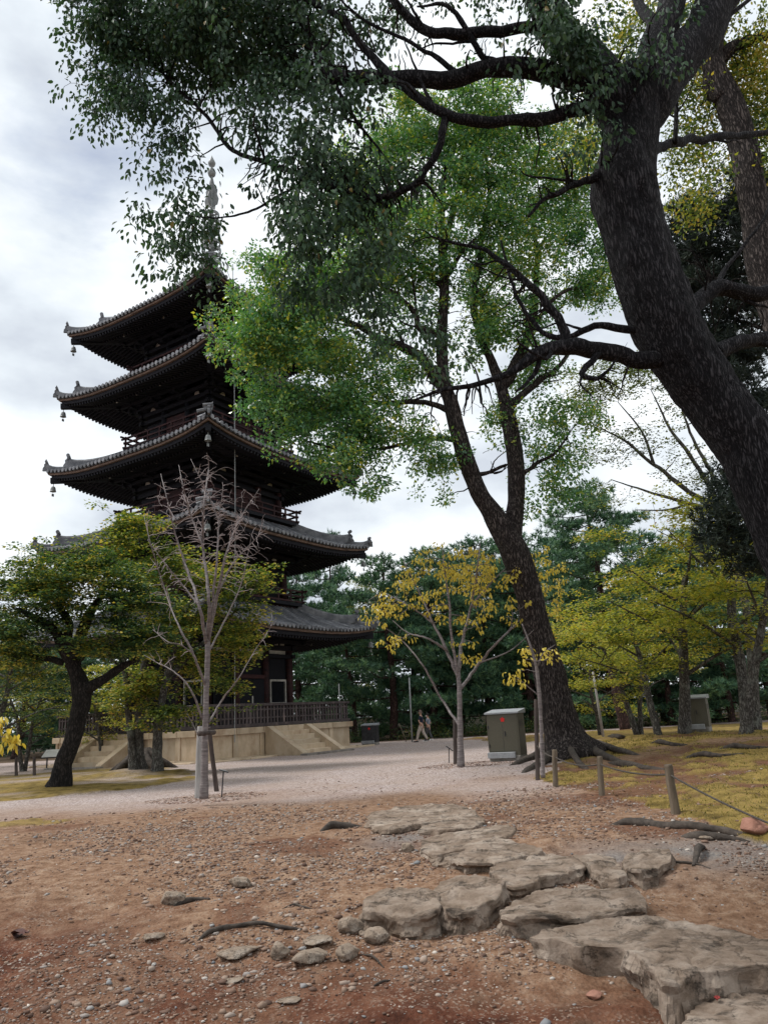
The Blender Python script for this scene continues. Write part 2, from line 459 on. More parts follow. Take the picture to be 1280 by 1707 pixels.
M['bark_lichen'] = bark_mat('lichened_grey_bark', (0.02, 0.017, 0.016), (0.085, 0.078, 0.07), (0.24, 0.23, 0.21), 14, 0.4, 0.03, (0.24, 0.26, 0.23))
M['post'] = noise_mat('silvered_post_wood', [(0.3, (0.06, 0.045, 0.032)), (0.7, (0.22, 0.175, 0.125))], 9, (1, 1, 0.15), 0.85, 0.5, 20, 0.01, objrand=0.15)
M['post_dark'] = noise_mat('stained_stake_wood', [(0.3, (0.03, 0.024, 0.022)), (0.7, (0.11, 0.085, 0.075))], 9, (1, 1, 0.15), 0.85, 0.5, 20, 0.01)
M['post_grey'] = noise_mat('bleached_stake_wood', [(0.3, (0.22, 0.21, 0.20)), (0.7, (0.42, 0.40, 0.38))], 9, (1, 1, 0.15), 0.85, 0.4, 20, 0.01)
M['rope'] = noise_mat('dark_hemp_rope', [(0.3, (0.035, 0.03, 0.028)), (0.7, (0.10, 0.085, 0.07))], 60, (1, 1, 1), 0.9, 0.4)
M['cabinet'] = noise_mat('olive_painted_steel', [(0.3, (0.075, 0.068, 0.045)), (0.7, (0.10, 0.09, 0.062))], 40, (1, 1, 1), 0.5, 0.08, 200, 0.002, spec=0.4)
M['cabinet_lid'] = noise_mat('pale_dusty_steel', [(0.3, (0.22, 0.23, 0.24)), (0.7, (0.34, 0.35, 0.36))], 8, (1, 1, 1), 0.45, 0.08, spec=0.5)
M['concrete'] = noise_mat('stained_concrete', [(0.3, (0.15, 0.14, 0.12)), (0.7, (0.32, 0.30, 0.27))], 6, (1, 1, 1), 0.9, 0.3)
M['grey_metal'] = noise_mat('galvanised_steel', [(0.3, (0.20, 0.21, 0.21)), (0.7, (0.34, 0.35, 0.35))], 6, (1, 1, 1), 0.5, 0.05, spec=0.5)
M['dark_metal'] = noise_mat('dark_painted_metal', [(0.3, (0.02, 0.02, 0.022)), (0.7, (0.05, 0.05, 0.055))], 6, (1, 1, 1), 0.5, 0.1)
M['white_board'] = noise_mat('white_sign_face', [(0.3, (0.66, 0.66, 0.64)), (0.7, (0.78, 0.78, 0.77))], 6, (1, 1, 1), 0.4, 0.0)
M['red_mark'] = noise_mat('red_enamel', [(0.3, (0.55, 0.015, 0.015)), (0.7, (0.70, 0.03, 0.025))], 6, (1, 1, 1), 0.4, 0.0)
M['root'] = noise_mat('exposed_root_bark', [(0.3, (0.022, 0.018, 0.015)), (0.7, (0.10, 0.08, 0.065))], 9, (1, 1, 1), 0.9, 0.7, 20, 0.02)
M['pebble'] = None

# ------------------------------------------------------------------ ground
def in_poly(x, y, poly):
    c = np.zeros(x.shape, bool)
    j = len(poly) - 1
    for i in range(len(poly)):
        xi, yi = poly[i][:2]; xj, yj = poly[j][:2]
        c ^= ((yi > y) != (yj > y)) & (x < (xj - xi) * (y - yi) / (yj - yi + 1e-12) + xi)
        j = i
    return c

MOSS_RIGHT = [G(895, 1296), G(930, 1316), G(1000, 1334), G(1060, 1352), G(1110, 1372), G(1190, 1382), G(1300, 1412), (9, 6.5), (60, 7), (60, 46), (3.5, 46), G(1000, 1234)]
MOSS_LEFT = [G(-300, 1345), G(-60, 1342), G(60, 1332), G(160, 1322), G(255, 1311), G(330, 1300), G(322, 1288), G(262, 1277), G(150, 1283), G(60, 1290), G(-60, 1297), G(-300, 1310)]
MOSS_BIT = [G(-40, 1371), G(50, 1369), G(118, 1366), G(100, 1374), G(20, 1378), G(-40, 1378)]

def zones(x, y):
    q = np.stack([x, y, np.zeros_like(x)], -1)
    jx = x + 0.45 * fbm(q * 0.9 + 3, 4); jy = y + 0.55 * fbm(q * 0.8 + 31, 4)
    moss = in_poly(jx, jy, MOSS_RIGHT).astype(float)
    bare = sstep((fbm(q * np.array([0.35, 0.6, 1]) + 9, 4) + 0.7 * fbm(q * 2.1, 4) - 0.06) * 2.2)
    moss = moss * (1 - 0.93 * bare * sstep((y - 9.5) / 2.0))
    ml = in_poly(x + 0.2 * fbm(q * 2, 3), y + 0.3 * fbm(q * 2 + 5, 3), MOSS_LEFT).astype(float)
    moss = np.maximum(moss, ml * (0.25 + 0.75 * sstep(0.75 + fbm(q * 0.9 + 2, 3))))
    moss = np.maximum(moss, 0.8 * in_poly(x + 0.1 * fbm(q * 3, 3), y + 0.1 * fbm(q * 3 + 5, 3), MOSS_BIT))
    inr = in_poly(jx, jy, MOSS_RIGHT)
    grav = sstep((y - 14.0 + 1.6 * fbm(q * 0.5 + 50, 4)) / 5.0) * (1 - inr)
    court_far = 49.0 + 0.5 * fbm(q * 0.7, 2) - 0.02 * x
    grav = grav * (1 - sstep((y - court_far) / 0.8))
    # the bare earth turns red towards the viewer
    red = sstep((7.3 - y + 0.3 * (-x) + 1.2 * fbm(q * 0.8 + 70, 4)) / 2.5)
    red = np.maximum(red, 0.6 * sstep((fbm(q * 0.7 + 91, 4) - 0.25) * 3) * (y < 14))
    red = np.maximum(red, 0.75 * sstep((fbm(q * 0.5 + 12, 3) + 0.2) * 2) * inr * (y > 8))
    grey = sstep(1.25 - np.hypot((x - 2.9) / 1.5, (y - 8.4) / 1.1)) + sstep(1.1 - np.hypot((x + 0.0) / 0.8, (y - 10.2) / 0.9)) * 0.8
    grey = np.clip(grey * (0.7 + 0.6 * fbm(q * 1.5, 3)), 0, 1) * (1 - red * 0.6)
    wood = sstep((y - court_far) / 1.0)
    return moss, grav, red, grey, wood

def micro(x, y, moss):
    q = np.stack([x, y, np.zeros_like(x)], -1)
    near = sstep((16 - y) / 8)
    h = near * (0.035 * fbm(q * 1.3, 3) + 0.016 * fbm(q * 5 + 8, 4) + 0.005 * fbm(q * 19, 2))
    h = h + moss * (0.03 + 0.05 * fbm(q * 1.6 + 44, 5))
    return h + 0.015 * fbm(q * 0.6 + 5, 3)

def axis_lines(dense, lo, hi, step, far_lo, far_hi, growth=1.22):
    a = list(np.arange(lo, hi, step))
    s, v = step, hi
    while v < far_hi: a.append(v); s = s * growth; v += s
    s, v = step, lo
    b = []
    while v > far_lo: s = s * growth; v -= s; b.append(v)
    return np.array(sorted(set(b + a)))

gx = axis_lines(0, -7.5, 7.5, 0.062, -600, 600)
gy = np.concatenate([np.array([-80, -50, -30, -18, -10, -5, -2, 0, 1, 1.8, 2.4]), np.arange(2.9, 12, 0.05), np.arange(12, 30, 0.12), np.arange(30, 56, 0.4), 56 * 1.14 ** np.arange(0, 20)])
GX, GY = np.meshgrid(gx, gy)
g_moss, g_grav, g_red, g_grey, g_wood = zones(GX, GY)
GZ = H(GX, GY) + micro(GX, GY, g_moss)
nx_, ny_ = len(gx), len(gy)
jj, ii = np.meshgrid(np.arange(ny_ - 1), np.arange(nx_ - 1), indexing='ij')
gf = np.stack([jj * nx_ + ii, jj * nx_ + ii + 1, (jj + 1) * nx_ + ii + 1, (jj + 1) * nx_ + ii], -1).reshape(-1, 4)

def ground_mat():
    mt, nt, b = new_mat('court_earth')
    L = nt.links.new
    tc = node(nt, 'ShaderNodeTexCoord')
    vec = tc.outputs['Object']
    def nz(scale, detail=6.0, rough=0.65):
        n = node(nt, 'ShaderNodeTexNoise', Scale=scale, Detail=detail, Roughness=rough); L(vec, n.inputs['Vector']); return n.outputs['Fac']
    def rmp(fac, stops):
        r = ramp(nt, stops); L(fac, r.inputs['Fac']); return r.outputs['Color']
    def mix(fac, a, c, mode='MIX'):
        x = node(nt, 'ShaderNodeMixRGB', blend_type=mode)
        if hasattr(fac, 'node'): L(fac, x.inputs['Fac'])
        else: x.inputs['Fac'].default_value = fac
        for s, v in ((x.inputs['Color1'], a), (x.inputs['Color2'], c)):
            if hasattr(v, 'node'): L(v, s)
            else: s.default_value = (*v, 1)
        return x.outputs['Color']
    def att(n): return node(nt, 'ShaderNodeAttribute', attribute_name=n).outputs['Fac']
    earth = rmp(nz(7), [(0.28, (0.10, 0.048, 0.025)), (0.5, (0.235, 0.137, 0.084)), (0.75, (0.39, 0.275, 0.19))])
    red = rmp(nz(5), [(0.28, (0.034, 0.011, 0.006)), (0.5, (0.10, 0.034, 0.018)), (0.75, (0.195, 0.088, 0.05))])
    grey = rmp(nz(30), [(0.28, (0.10, 0.09, 0.085)), (0.75, (0.31, 0.285, 0.265))])
    vo = node(nt, 'ShaderNodeTexVoronoi', Scale=34.0); L(vec, vo.inputs['Vector'])
    sep = node(nt, 'ShaderNodeSeparateColor'); L(vo.outputs['Color'], sep.inputs['Color'])
    grav = rmp(sep.outputs['Red'], [(0.0, (0.17, 0.13, 0.12)), (0.5, (0.38, 0.31, 0.29)), (1.0, (0.60, 0.52, 0.49))])
    grav = mix(rmp(nz(0.5), [(0.35, (0, 0, 0)), (0.7, (0.55, 0.55, 0.55))]), grav, (0.34, 0.25, 0.19))
    moss = rmp(nz(3.2, 8), [(0.25, (0.08, 0.052, 0.018)), (0.43, (0.20, 0.14, 0.038)), (0.57, (0.33, 0.235, 0.07)), (0.7, (0.27, 0.155, 0.06)), (0.85, (0.16, 0.17, 0.04))])
    moss = mix(rmp(nz(60, 4), [(0.35, (0.55, 0.55, 0.55)), (0.65, (1.1, 1.1, 1.1))]), (0, 0, 0), moss)
    wood = rmp(nz(1.2), [(0.3, (0.05, 0.035, 0.022)), (0.7, (0.14, 0.095, 0.06))])
    c = mix(att('red'), earth, red)
    c = mix(att('grey'), c, grey)
    c = mix(att('grav'), c, grav)
    # scattered grit
    v2 = node(nt, 'ShaderNodeTexVoronoi', Scale=60.0); L(vec, v2.inputs['Vector'])
    s2 = node(nt, 'ShaderNodeSeparateColor'); L(v2.outputs['Color'], s2.inputs['Color'])
    grit = rmp(s2.outputs['Green'], [(0.80, (0, 0, 0)), (0.84, (0.6, 0.6, 0.6))])
    gm_ = node(nt, 'ShaderNodeMixRGB', blend_type='MULTIPLY'); gm_.inputs['Fac'].default_value = 1.0
    L(grit, gm_.inputs['Color1']); L(rmp(nz(1.7, 5), [(0.42, (0.05, 0.05, 0.05)), (0.66, (1, 1, 1))]), gm_.inputs['Color2'])
    c = mix(gm_.outputs['Color'], c, (0.36, 0.285, 0.225))
    c = mix(att('moss'), c, moss)
    c = mix(att('wood'), c, wood)
    L(c, b.inputs['Base Color'])
    b.inputs['Roughness'].default_value = 0.95
    b.inputs['Specular IOR Level'].default_value = 0.15
    n5 = nz(55, 8.0, 0.7)
    bp = node(nt, 'ShaderNodeBump', Strength=0.8, Distance=0.02); L(n5, bp.inputs['Height'])
    bp2 = node(nt, 'ShaderNodeBump', Strength=0.55, Distance=0.02); L(vo.outputs['Distance'], bp2.inputs['Height']); L(bp.outputs['Normal'], bp2.inputs['Normal'])
    L(bp2.outputs['Normal'], b.inputs['Normal'])
    return mt
M['ground'] = ground_mat()
ground = link('ground', np_mesh('ground', np.stack([GX, GY, GZ], -1).reshape(-1, 3), gf, M['ground'], True,
              {'moss': ('POINT', g_moss.ravel()), 'grav': ('POINT', g_grav.ravel()), 'red': ('POINT', g_red.ravel()), 'grey': ('POINT', g_grey.ravel()), 'wood': ('POINT', g_wood.ravel())}))
set_props(ground, 'gravel temple court with red earth and mossy banks', None, None, 'structure')

def gz(x, y):
    """Ground height with its small relief."""
    xx = np.array([float(x)]); yy = np.array([float(y)])
    return float((H(xx, yy) + micro(xx, yy, zones(xx, yy)[0]))[0])

def on_ground(px, py):
    p = G(px, py); p[2] = gz(p[0], p[1]); return p

# ------------------------------------------------------------------ pebbles (uncountable)
def pebble_mat():
    mt, nt, b = new_mat('loose_pebbles')
    at = node(nt, 'ShaderNodeAttribute', attribute_name='rnd')
    r = ramp(nt, [(0.0, (0.075, 0.04, 0.026)), (0.35, (0.17, 0.098, 0.066)), (0.65, (0.26, 0.18, 0.13)), (0.88, (0.33, 0.27, 0.225)), (0.94, (0.17, 0.18, 0.19)), (1.0, (0.56, 0.49, 0.42))])
    nt.links.new(at.outputs['Fac'], r.inputs['Fac']); nt.links.new(r.outputs['Color'], b.inputs['Base Color'])
    b.inputs['Roughness'].default_value = 0.85
    return mt
M['pebble'] = pebble_mat()
_t = (1 + 5 ** 0.5) / 2
ICO_V = np.array([(-1, _t, 0), (1, _t, 0), (-1, -_t, 0), (1, -_t, 0), (0, -1, _t), (0, 1, _t), (0, -1, -_t), (0, 1, -_t), (_t, 0, -1), (_t, 0, 1), (-_t, 0, -1), (-_t, 0, 1)]) / math.hypot(1, _t)
ICO_F = np.array([(0, 11, 5), (0, 5, 1), (0, 1, 7), (0, 7, 10), (0, 10, 11), (1, 5, 9), (5, 11, 4), (11, 10, 2), (10, 7, 6), (7, 1, 8), (3, 9, 4), (3, 4, 2), (3, 2, 6), (3, 6, 8), (3, 8, 9), (4, 9, 5), (2, 4, 11), (6, 2, 10), (8, 6, 7), (9, 8, 1)])

def scatter_pebbles(n):
    y = 3.0 * (15.5 / 3.0) ** rng.random(n * 3)
    x = (rng.random(n * 3) * 2 - 1) * (0.62 * y + 0.6)
    q = np.stack([x, y, 0 * x], -1)
    moss, grav, red, grey, wood = zones(x, y)
    dens = np.clip(0.5 + 1.0 * fbm(q * 0.8 + 60, 4), 0.05, 1) * (1 - 0.95 * moss) * (1 - 0.55 * red)
    k = rng.random(n * 3) < dens
    x, y, moss = x[k][:n], y[k][:n], moss[k][:n]
    n = len(x)
    z = H(x, y) + micro(x, y, moss)
    s = 0.0036 * np.exp(np.abs(rng.normal(0, 0.66, n))) * (0.7 + y / 11)
    s = np.minimum(s, 0.028)
    sc = np.stack([s * rng.uniform(0.8, 1.7, n), s * rng.uniform(0.8, 1.4, n), s * rng.uniform(0.4, 0.85, n)], -1)
    a = rng.random(n) * 6.283
    v = ICO_V[None] * (1 + 0.25 * rng.normal(0, 1, (n, 12, 1)).clip(-1.2, 1.2)) * sc[:, None, :]
    c, d = np.cos(a)[:, None], np.sin(a)[:, None]
    vx = v[..., 0] * c - v[..., 1] * d; vy = v[..., 0] * d + v[..., 1] * c
    v = np.stack([vx + x[:, None], vy + y[:, None], v[..., 2] + (z + sc[:, 2] * 0.25)[:, None]], -1)
    f = ICO_F[None] + (np.arange(n) * 12)[:, None, None]
    o = link('gravel', np_mesh('gravel', v.reshape(-1, 3), f.reshape(-1, 3), M['pebble'], False, {'rnd': ('FACE', np.repeat(rng.random(n), 20))}))
    set_props(o, 'loose grit and pebbles strewn over the bare earth', 'gravel', None, 'stuff')
scatter_pebbles(46000)

# ------------------------------------------------------------------ stepping stones and rocks
def stone_mesh(name, outline, top, drop, mat, seed=0, tilt=(0, 0), layers=0.0, rough=1.0):
    """A slab with an uneven worn top from a plan outline (world xy); top: height of its upper face; drop: depth below it."""
    o = catmull(list(outline) + [outline[0]], 22)[:-1]
    n = len(o)
    c = o.mean(0)
    ang = np.arange(n)
    o = o + (np.stack([fbm(np.stack([o[:, 0] * 5, o[:, 1] * 5, np.full(n, seed)], -1), 3), fbm(np.stack([o[:, 0] * 5, o[:, 1] * 5, np.full(n, seed + 40.0)], -1), 3)], -1)) * 0.045 * rough
    v, rings = [], []
    prof = [(k / 18.0, 0.0) for k in range(1, 18)] + [(0.978, -0.002), (0.993, -0.008), (1.0, -0.030)]
    side = [(1.0 + 0.02 * math.sin(k * 1.7 + seed), -0.035 - (drop - 0.035) * k / 12.0) for k in range(1, 13)]
    V = [np.array([[c[0], c[1], 0.0]])]
    for s, dz in prof + side:
        V.append(np.concatenate([c + (o - c) * s, np.full((n, 1), dz)], 1))
    V = np.vstack(V)
    q = V.copy(); q[:, 2] += seed * 3.1
    onside = V[:, 2] < -0.03
    relief = 0.020 * fbm(q * 2.2, 4) + 0.011 * fbm(q * 9, 4) - 0.02 * np.clip(np.abs(fbm(q * 3.1 + 60, 3)) * -9 + 1, 0, 1)
    steps = np.floor(fbm(q * np.array([1.3, 2.6, 1]) + 4, 3) * 4) / 4.0 * 0.035 * layers
    V[:, 2] += np.where(onside, 0.35, 1.0) * (relief * rough + steps) + top
    V[:, 2] += tilt[0] * (V[:, 0] - c[0]) + tilt[1] * (V[:, 1] - c[1])
    out = V[:, :2] - c; out /= np.linalg.norm(out, axis=1)[:, None] + 1e-9
    push = rough * (0.045 * fbm(q * np.array([4, 4, 9]) + 77, 4) + 0.045 * np.round(fbm(q * np.array([4, 4, 6]) + 7, 3) * 2.5) / 2.5)
    V[:, :2] += out * np.where(onside, push, 0.0)[:, None]
    f4, f3 = [], [(0, 1 + i, 1 + (i + 1) % n) for i in range(n)]
    K = len(prof) + len(side)
    for r in range(K - 1):
        a = 1 + r * n
        f4 += [(a + i, a + n + i, a + n + (i + 1) % n, a + (i + 1) % n) for i in range(n)]
    base = np.array([c[0], c[1], top - drop])
    V = V - base
    me = np_mesh(name, V, [np.array(f3), np.array(f4)], mat, True)
    sm = np.ones(len(me.polygons), bool); sm[n + (len(prof) - 3) * n:] = False; me.polygons.foreach_set('use_smooth', sm)   # broken flanks keep their chips
    return base, me

def step_stone(label, px_outline, h, drop, seed, tilt=(0, 0), layers=0.0, lift=0.0, ref=None):
    """px_outline: where the rim of the upper face is seen; h: how far that face stands above the earth."""
    g = [G(*q) for q in px_outline]
    z0 = float(np.mean([q[2] for q in g])) if ref is None else ref
    h = h * 0.72
    top = z0 + h
    w = []
    for a in px_outline:
        d = ray(*a); w.append((EYE + d * ((top - CAM_H) / d[2]))[:2])
    w = np.array(w); cw = w.mean(0); w = list(cw + (w - cw) * 0.93)
    base, me = stone_mesh('stepping_stone', w, top, drop, M['stone'], seed, tilt, layers)
    o = link('stepping_stone', me)
    o.location = base
    return set_props(o, label, 'stone', 'stepping stones of the rough path')

step_stone('long flat stepping stone at the far end of the stone path', [(598, 1372), (622, 1352), (680, 1342), (760, 1341), (804, 1354), (770, 1366), (700, 1377), (640, 1384)], 0.10, 0.3, 1)
step_stone('small stepping stone tucked before the farthest slab', [(690, 1386), (712, 1366), (760, 1357), (806, 1361), (800, 1376), (745, 1385)], 0.08, 0.3, 2)
step_stone('stepping stone split from the one before it, third from the far end', [(693, 1400), (750, 1386), (848, 1373), (864, 1388), (810, 1404), (742, 1421), (700, 1420)], 0.10, 0.3, 3, layers=0.3)
step_stone('pale wedge stepping stone halfway up the path', [(728, 1422), (770, 1409), (848, 1398), (905, 1417), (830, 1437), (765, 1441)], 0.10, 0.3, 4)
step_stone('broad low stepping stone with a dark front edge mid path', [(812, 1444), (870, 1427), (930, 1424), (978, 1441), (930, 1460), (850, 1477)], 0.11, 0.32, 5)
step_stone('narrow flat stepping stone beside the jagged block', [(950, 1428), (1000, 1424), (1036, 1436), (1042, 1462), (1010, 1461), (975, 1440)], 0.11, 0.3, 6, layers=0.5)
step_stone('jagged block of stone at the outer end of the middle row', [(1036, 1432), (1065, 1416), (1102, 1411), (1122, 1426), (1100, 1444), (1052, 1452)], 0.13, 0.4, 7, layers=0.8)
step_stone('rounded boulder stone at the near end of the low retaining row', [(590, 1512), (620, 1493), (690, 1484), (738, 1496), (728, 1514), (650, 1516)], 0.17, 0.4, 8, tilt=(0.02, 0.1))
step_stone('chunky stone with a deep black cleft in the low retaining row', [(706, 1497), (735, 1473), (790, 1467), (846, 1477), (828, 1495), (768, 1512)], 0.17, 0.4, 9, tilt=(0.05, 0.1))
step_stone('layered stepping stone with flaking dark ledges', [(826, 1513), (880, 1486), (960, 1469), (1040, 1474), (1092, 1500), (1010, 1519), (900, 1532), (845, 1538)], 0.14, 0.4, 10, layers=1.0)
step_stone('largest stepping stone, a wide cracked slab nearest the path start', [(864, 1558), (940, 1534), (1048, 1522), (1160, 1535), (1280, 1560), (1400, 1588), (1420, 1608), (1280, 1609), (1170, 1624), (1109, 1633), (1058, 1606), (1012, 1580), (930, 1574)], 0.20, 0.6, 11, layers=0.35)
step_stone('rounded stepping stone half out of frame at the bottom corner', [(1128, 1688), (1165, 1660), (1290, 1648), (1420, 1664), (1440, 1740), (1160, 1745)], 0.12, 0.4, 12)

import bmesh
def rock(name, label, px, py, wpx, hpx, seed, mat='rock', cat='rock', group='loose rocks on the bare earth', flat=1.0, deep=0.8, rz=0.0):
    p = on_ground(px, py)
    k = pxm(p[1], py)
    bm = bmesh.new()
    bmesh.ops.create_icosphere(bm, subdivisions=4, radius=1.0)
    co = np.array([v.co[:] for v in bm.verts])
    nn = fbm(co * 1.1 + seed * 5.3, 4)
    fac = 1 + 0.30 * nn
    pl = rng.normal(0, 1, (7, 3)); pl /= np.linalg.norm(pl, axis=1)[:, None]
    co = co * fac[:, None]
    for a in pl:                                     # broken facets
        dd = co @ a; over = np.maximum(dd - 0.72, 0); co -= a * (over * 0.85)[:, None]
    co = co + 0.02 * np.stack([fbm(co * 6 + s, 2) for s in (1, 9, 20)], -1)
    sx, sz = wpx * k / 2, hpx * k / 2
    co = co * np.array([sx, sx * deep, sz * flat * 1.15])
    ca, sa = math.cos(rz), math.sin(rz)
    co = np.stack([co[:, 0] * ca - co[:, 1] * sa, co[:, 0] * sa + co[:, 1] * ca, co[:, 2] + sz * 0.62], -1)
    for v, q in zip(bm.verts, co): v.co = q
    me = bpy.data.meshes.new(name); bm.to_mesh(me); bm.free()
    me.materials.append(M[mat]); me.polygons.foreach_set('use_smooth', [True] * len(me.polygons))
    o = link(name, me); o.location = p
    return set_props(o, label, cat, group)

rock('rock', 'rounded tan rock at the foot of the retaining row', 586, 1556, 46, 26, 1)
rock('rock', 'rounded rock wedged beside its twin below the boulder stone', 629, 1569, 46, 26, 2)
rock('rock', 'lone tan rock on the open earth', 401, 1477, 40, 24, 3, flat=0.8)
rock('rock', 'white chalky rock beside a broken root', 286, 1507, 40, 24, 4)
rock('rock', 'flat greenish slab lying in the red earth', 395, 1590, 66, 15, 5, flat=0.8, rz=0.2)
rock('rock', 'dark streaked low rock of the rubble heap', 518, 1600, 66, 24, 6, flat=0.8)
rock('rock', 'mossy grey rock at the end of the rubble heap', 578, 1594, 44, 28, 7)
rock('rock', 'yellowish rock at the near edge of the rubble heap', 468, 1594, 30, 26, 8)
rock('rock', 'thin pale slab on top of the rubble heap', 530, 1574, 60, 14, 9, flat=0.7)
rock('rock', 'small flat grey rock in the red earth near the crooked root', 256, 1572, 38, 13, 10, flat=0.7)
rock('rock', 'russet block of rock by the mossy bank', 1260, 1398, 50, 24, 11, mat='rock_red')
rock('rock', 'small grey rock below the third slab', 727, 1446, 16, 9, 12)
rock('rock', 'bluish pebble rock beside the stone path', 605, 1561, 15, 9, 13)
rock('rock', 'buff buried rock at the bottom of the red earth', 388, 1632, 34, 10, 14, flat=0.6)
rock('rock', 'buff half buried rock near the bottom edge', 482, 1668, 38, 10, 15, flat=0.6)
rock('rock', 'pinkish flat rock in the gravel below the layered stone', 990, 1660, 30, 14, 16, flat=0.7, mat='rock_red')
rock('rock', 'angular rock under the edge of the third slab', 680, 1418, 22, 16, 17)
rock('rock', 'low dark rock on the earth bank near the nearest post', 1180, 1400, 30, 9, 18, flat=0.7)

# ------------------------------------------------------------------ pagoda
PC = (-9.93, 41.6); PYAW = R(57.72)
ZC = [6.68, 11.38, 15.80, 20.25, 24.36]
EV = [6.62, 6.48, 6.24, 6.03, 5.78]
BD = [3.05, 2.9, 2.75, 2.6, 2.45]
PLAT_E, PLAT_Z = 5.41, 1.36
pagoda = empty('pagoda', (PC[0], PC[1], PLAT_Z), 'five-storeyed dark timber pagoda with silver tiled roofs and bronze spire', 'pagoda', None, PYAW)
def loc(z): return z - PLAT_Z                 # heights below are above the court

def rk(k, p):
    for _ in range(k % 4): p = (-p[1], p[0], p[2])
    return p

class Roof:
    def __init__(s, i):
        s.i = i; s.e = EV[i] / 1.018; s.b = (BD[i + 1] + 0.55) if i < 4 else 0.45
        s.sori = 0.46; s.ze = loc(ZC[i]) - s.sori - 0.14
        run = s.e - s.b
        s.rise = run * (0.50 if i < 4 else 0.66)
    def lift(s, u): return s.sori * abs(u) ** 3.2
    def top(s, x, w, dz=0.0):
        """Point of side 0 at sideways x, distance w from the axis."""
        t = (s.e - w) / (s.e - s.b); u = max(-1, min(1, x / w))
        f = (1 - max(t, 0)) ** 2
        k = 1 + 0.018 * abs(u) ** 4 * f
        return (x * k, -w * k, s.ze + s.rise * (0.68 * t + 0.32 * t * t) + s.lift(u) * f + dz)

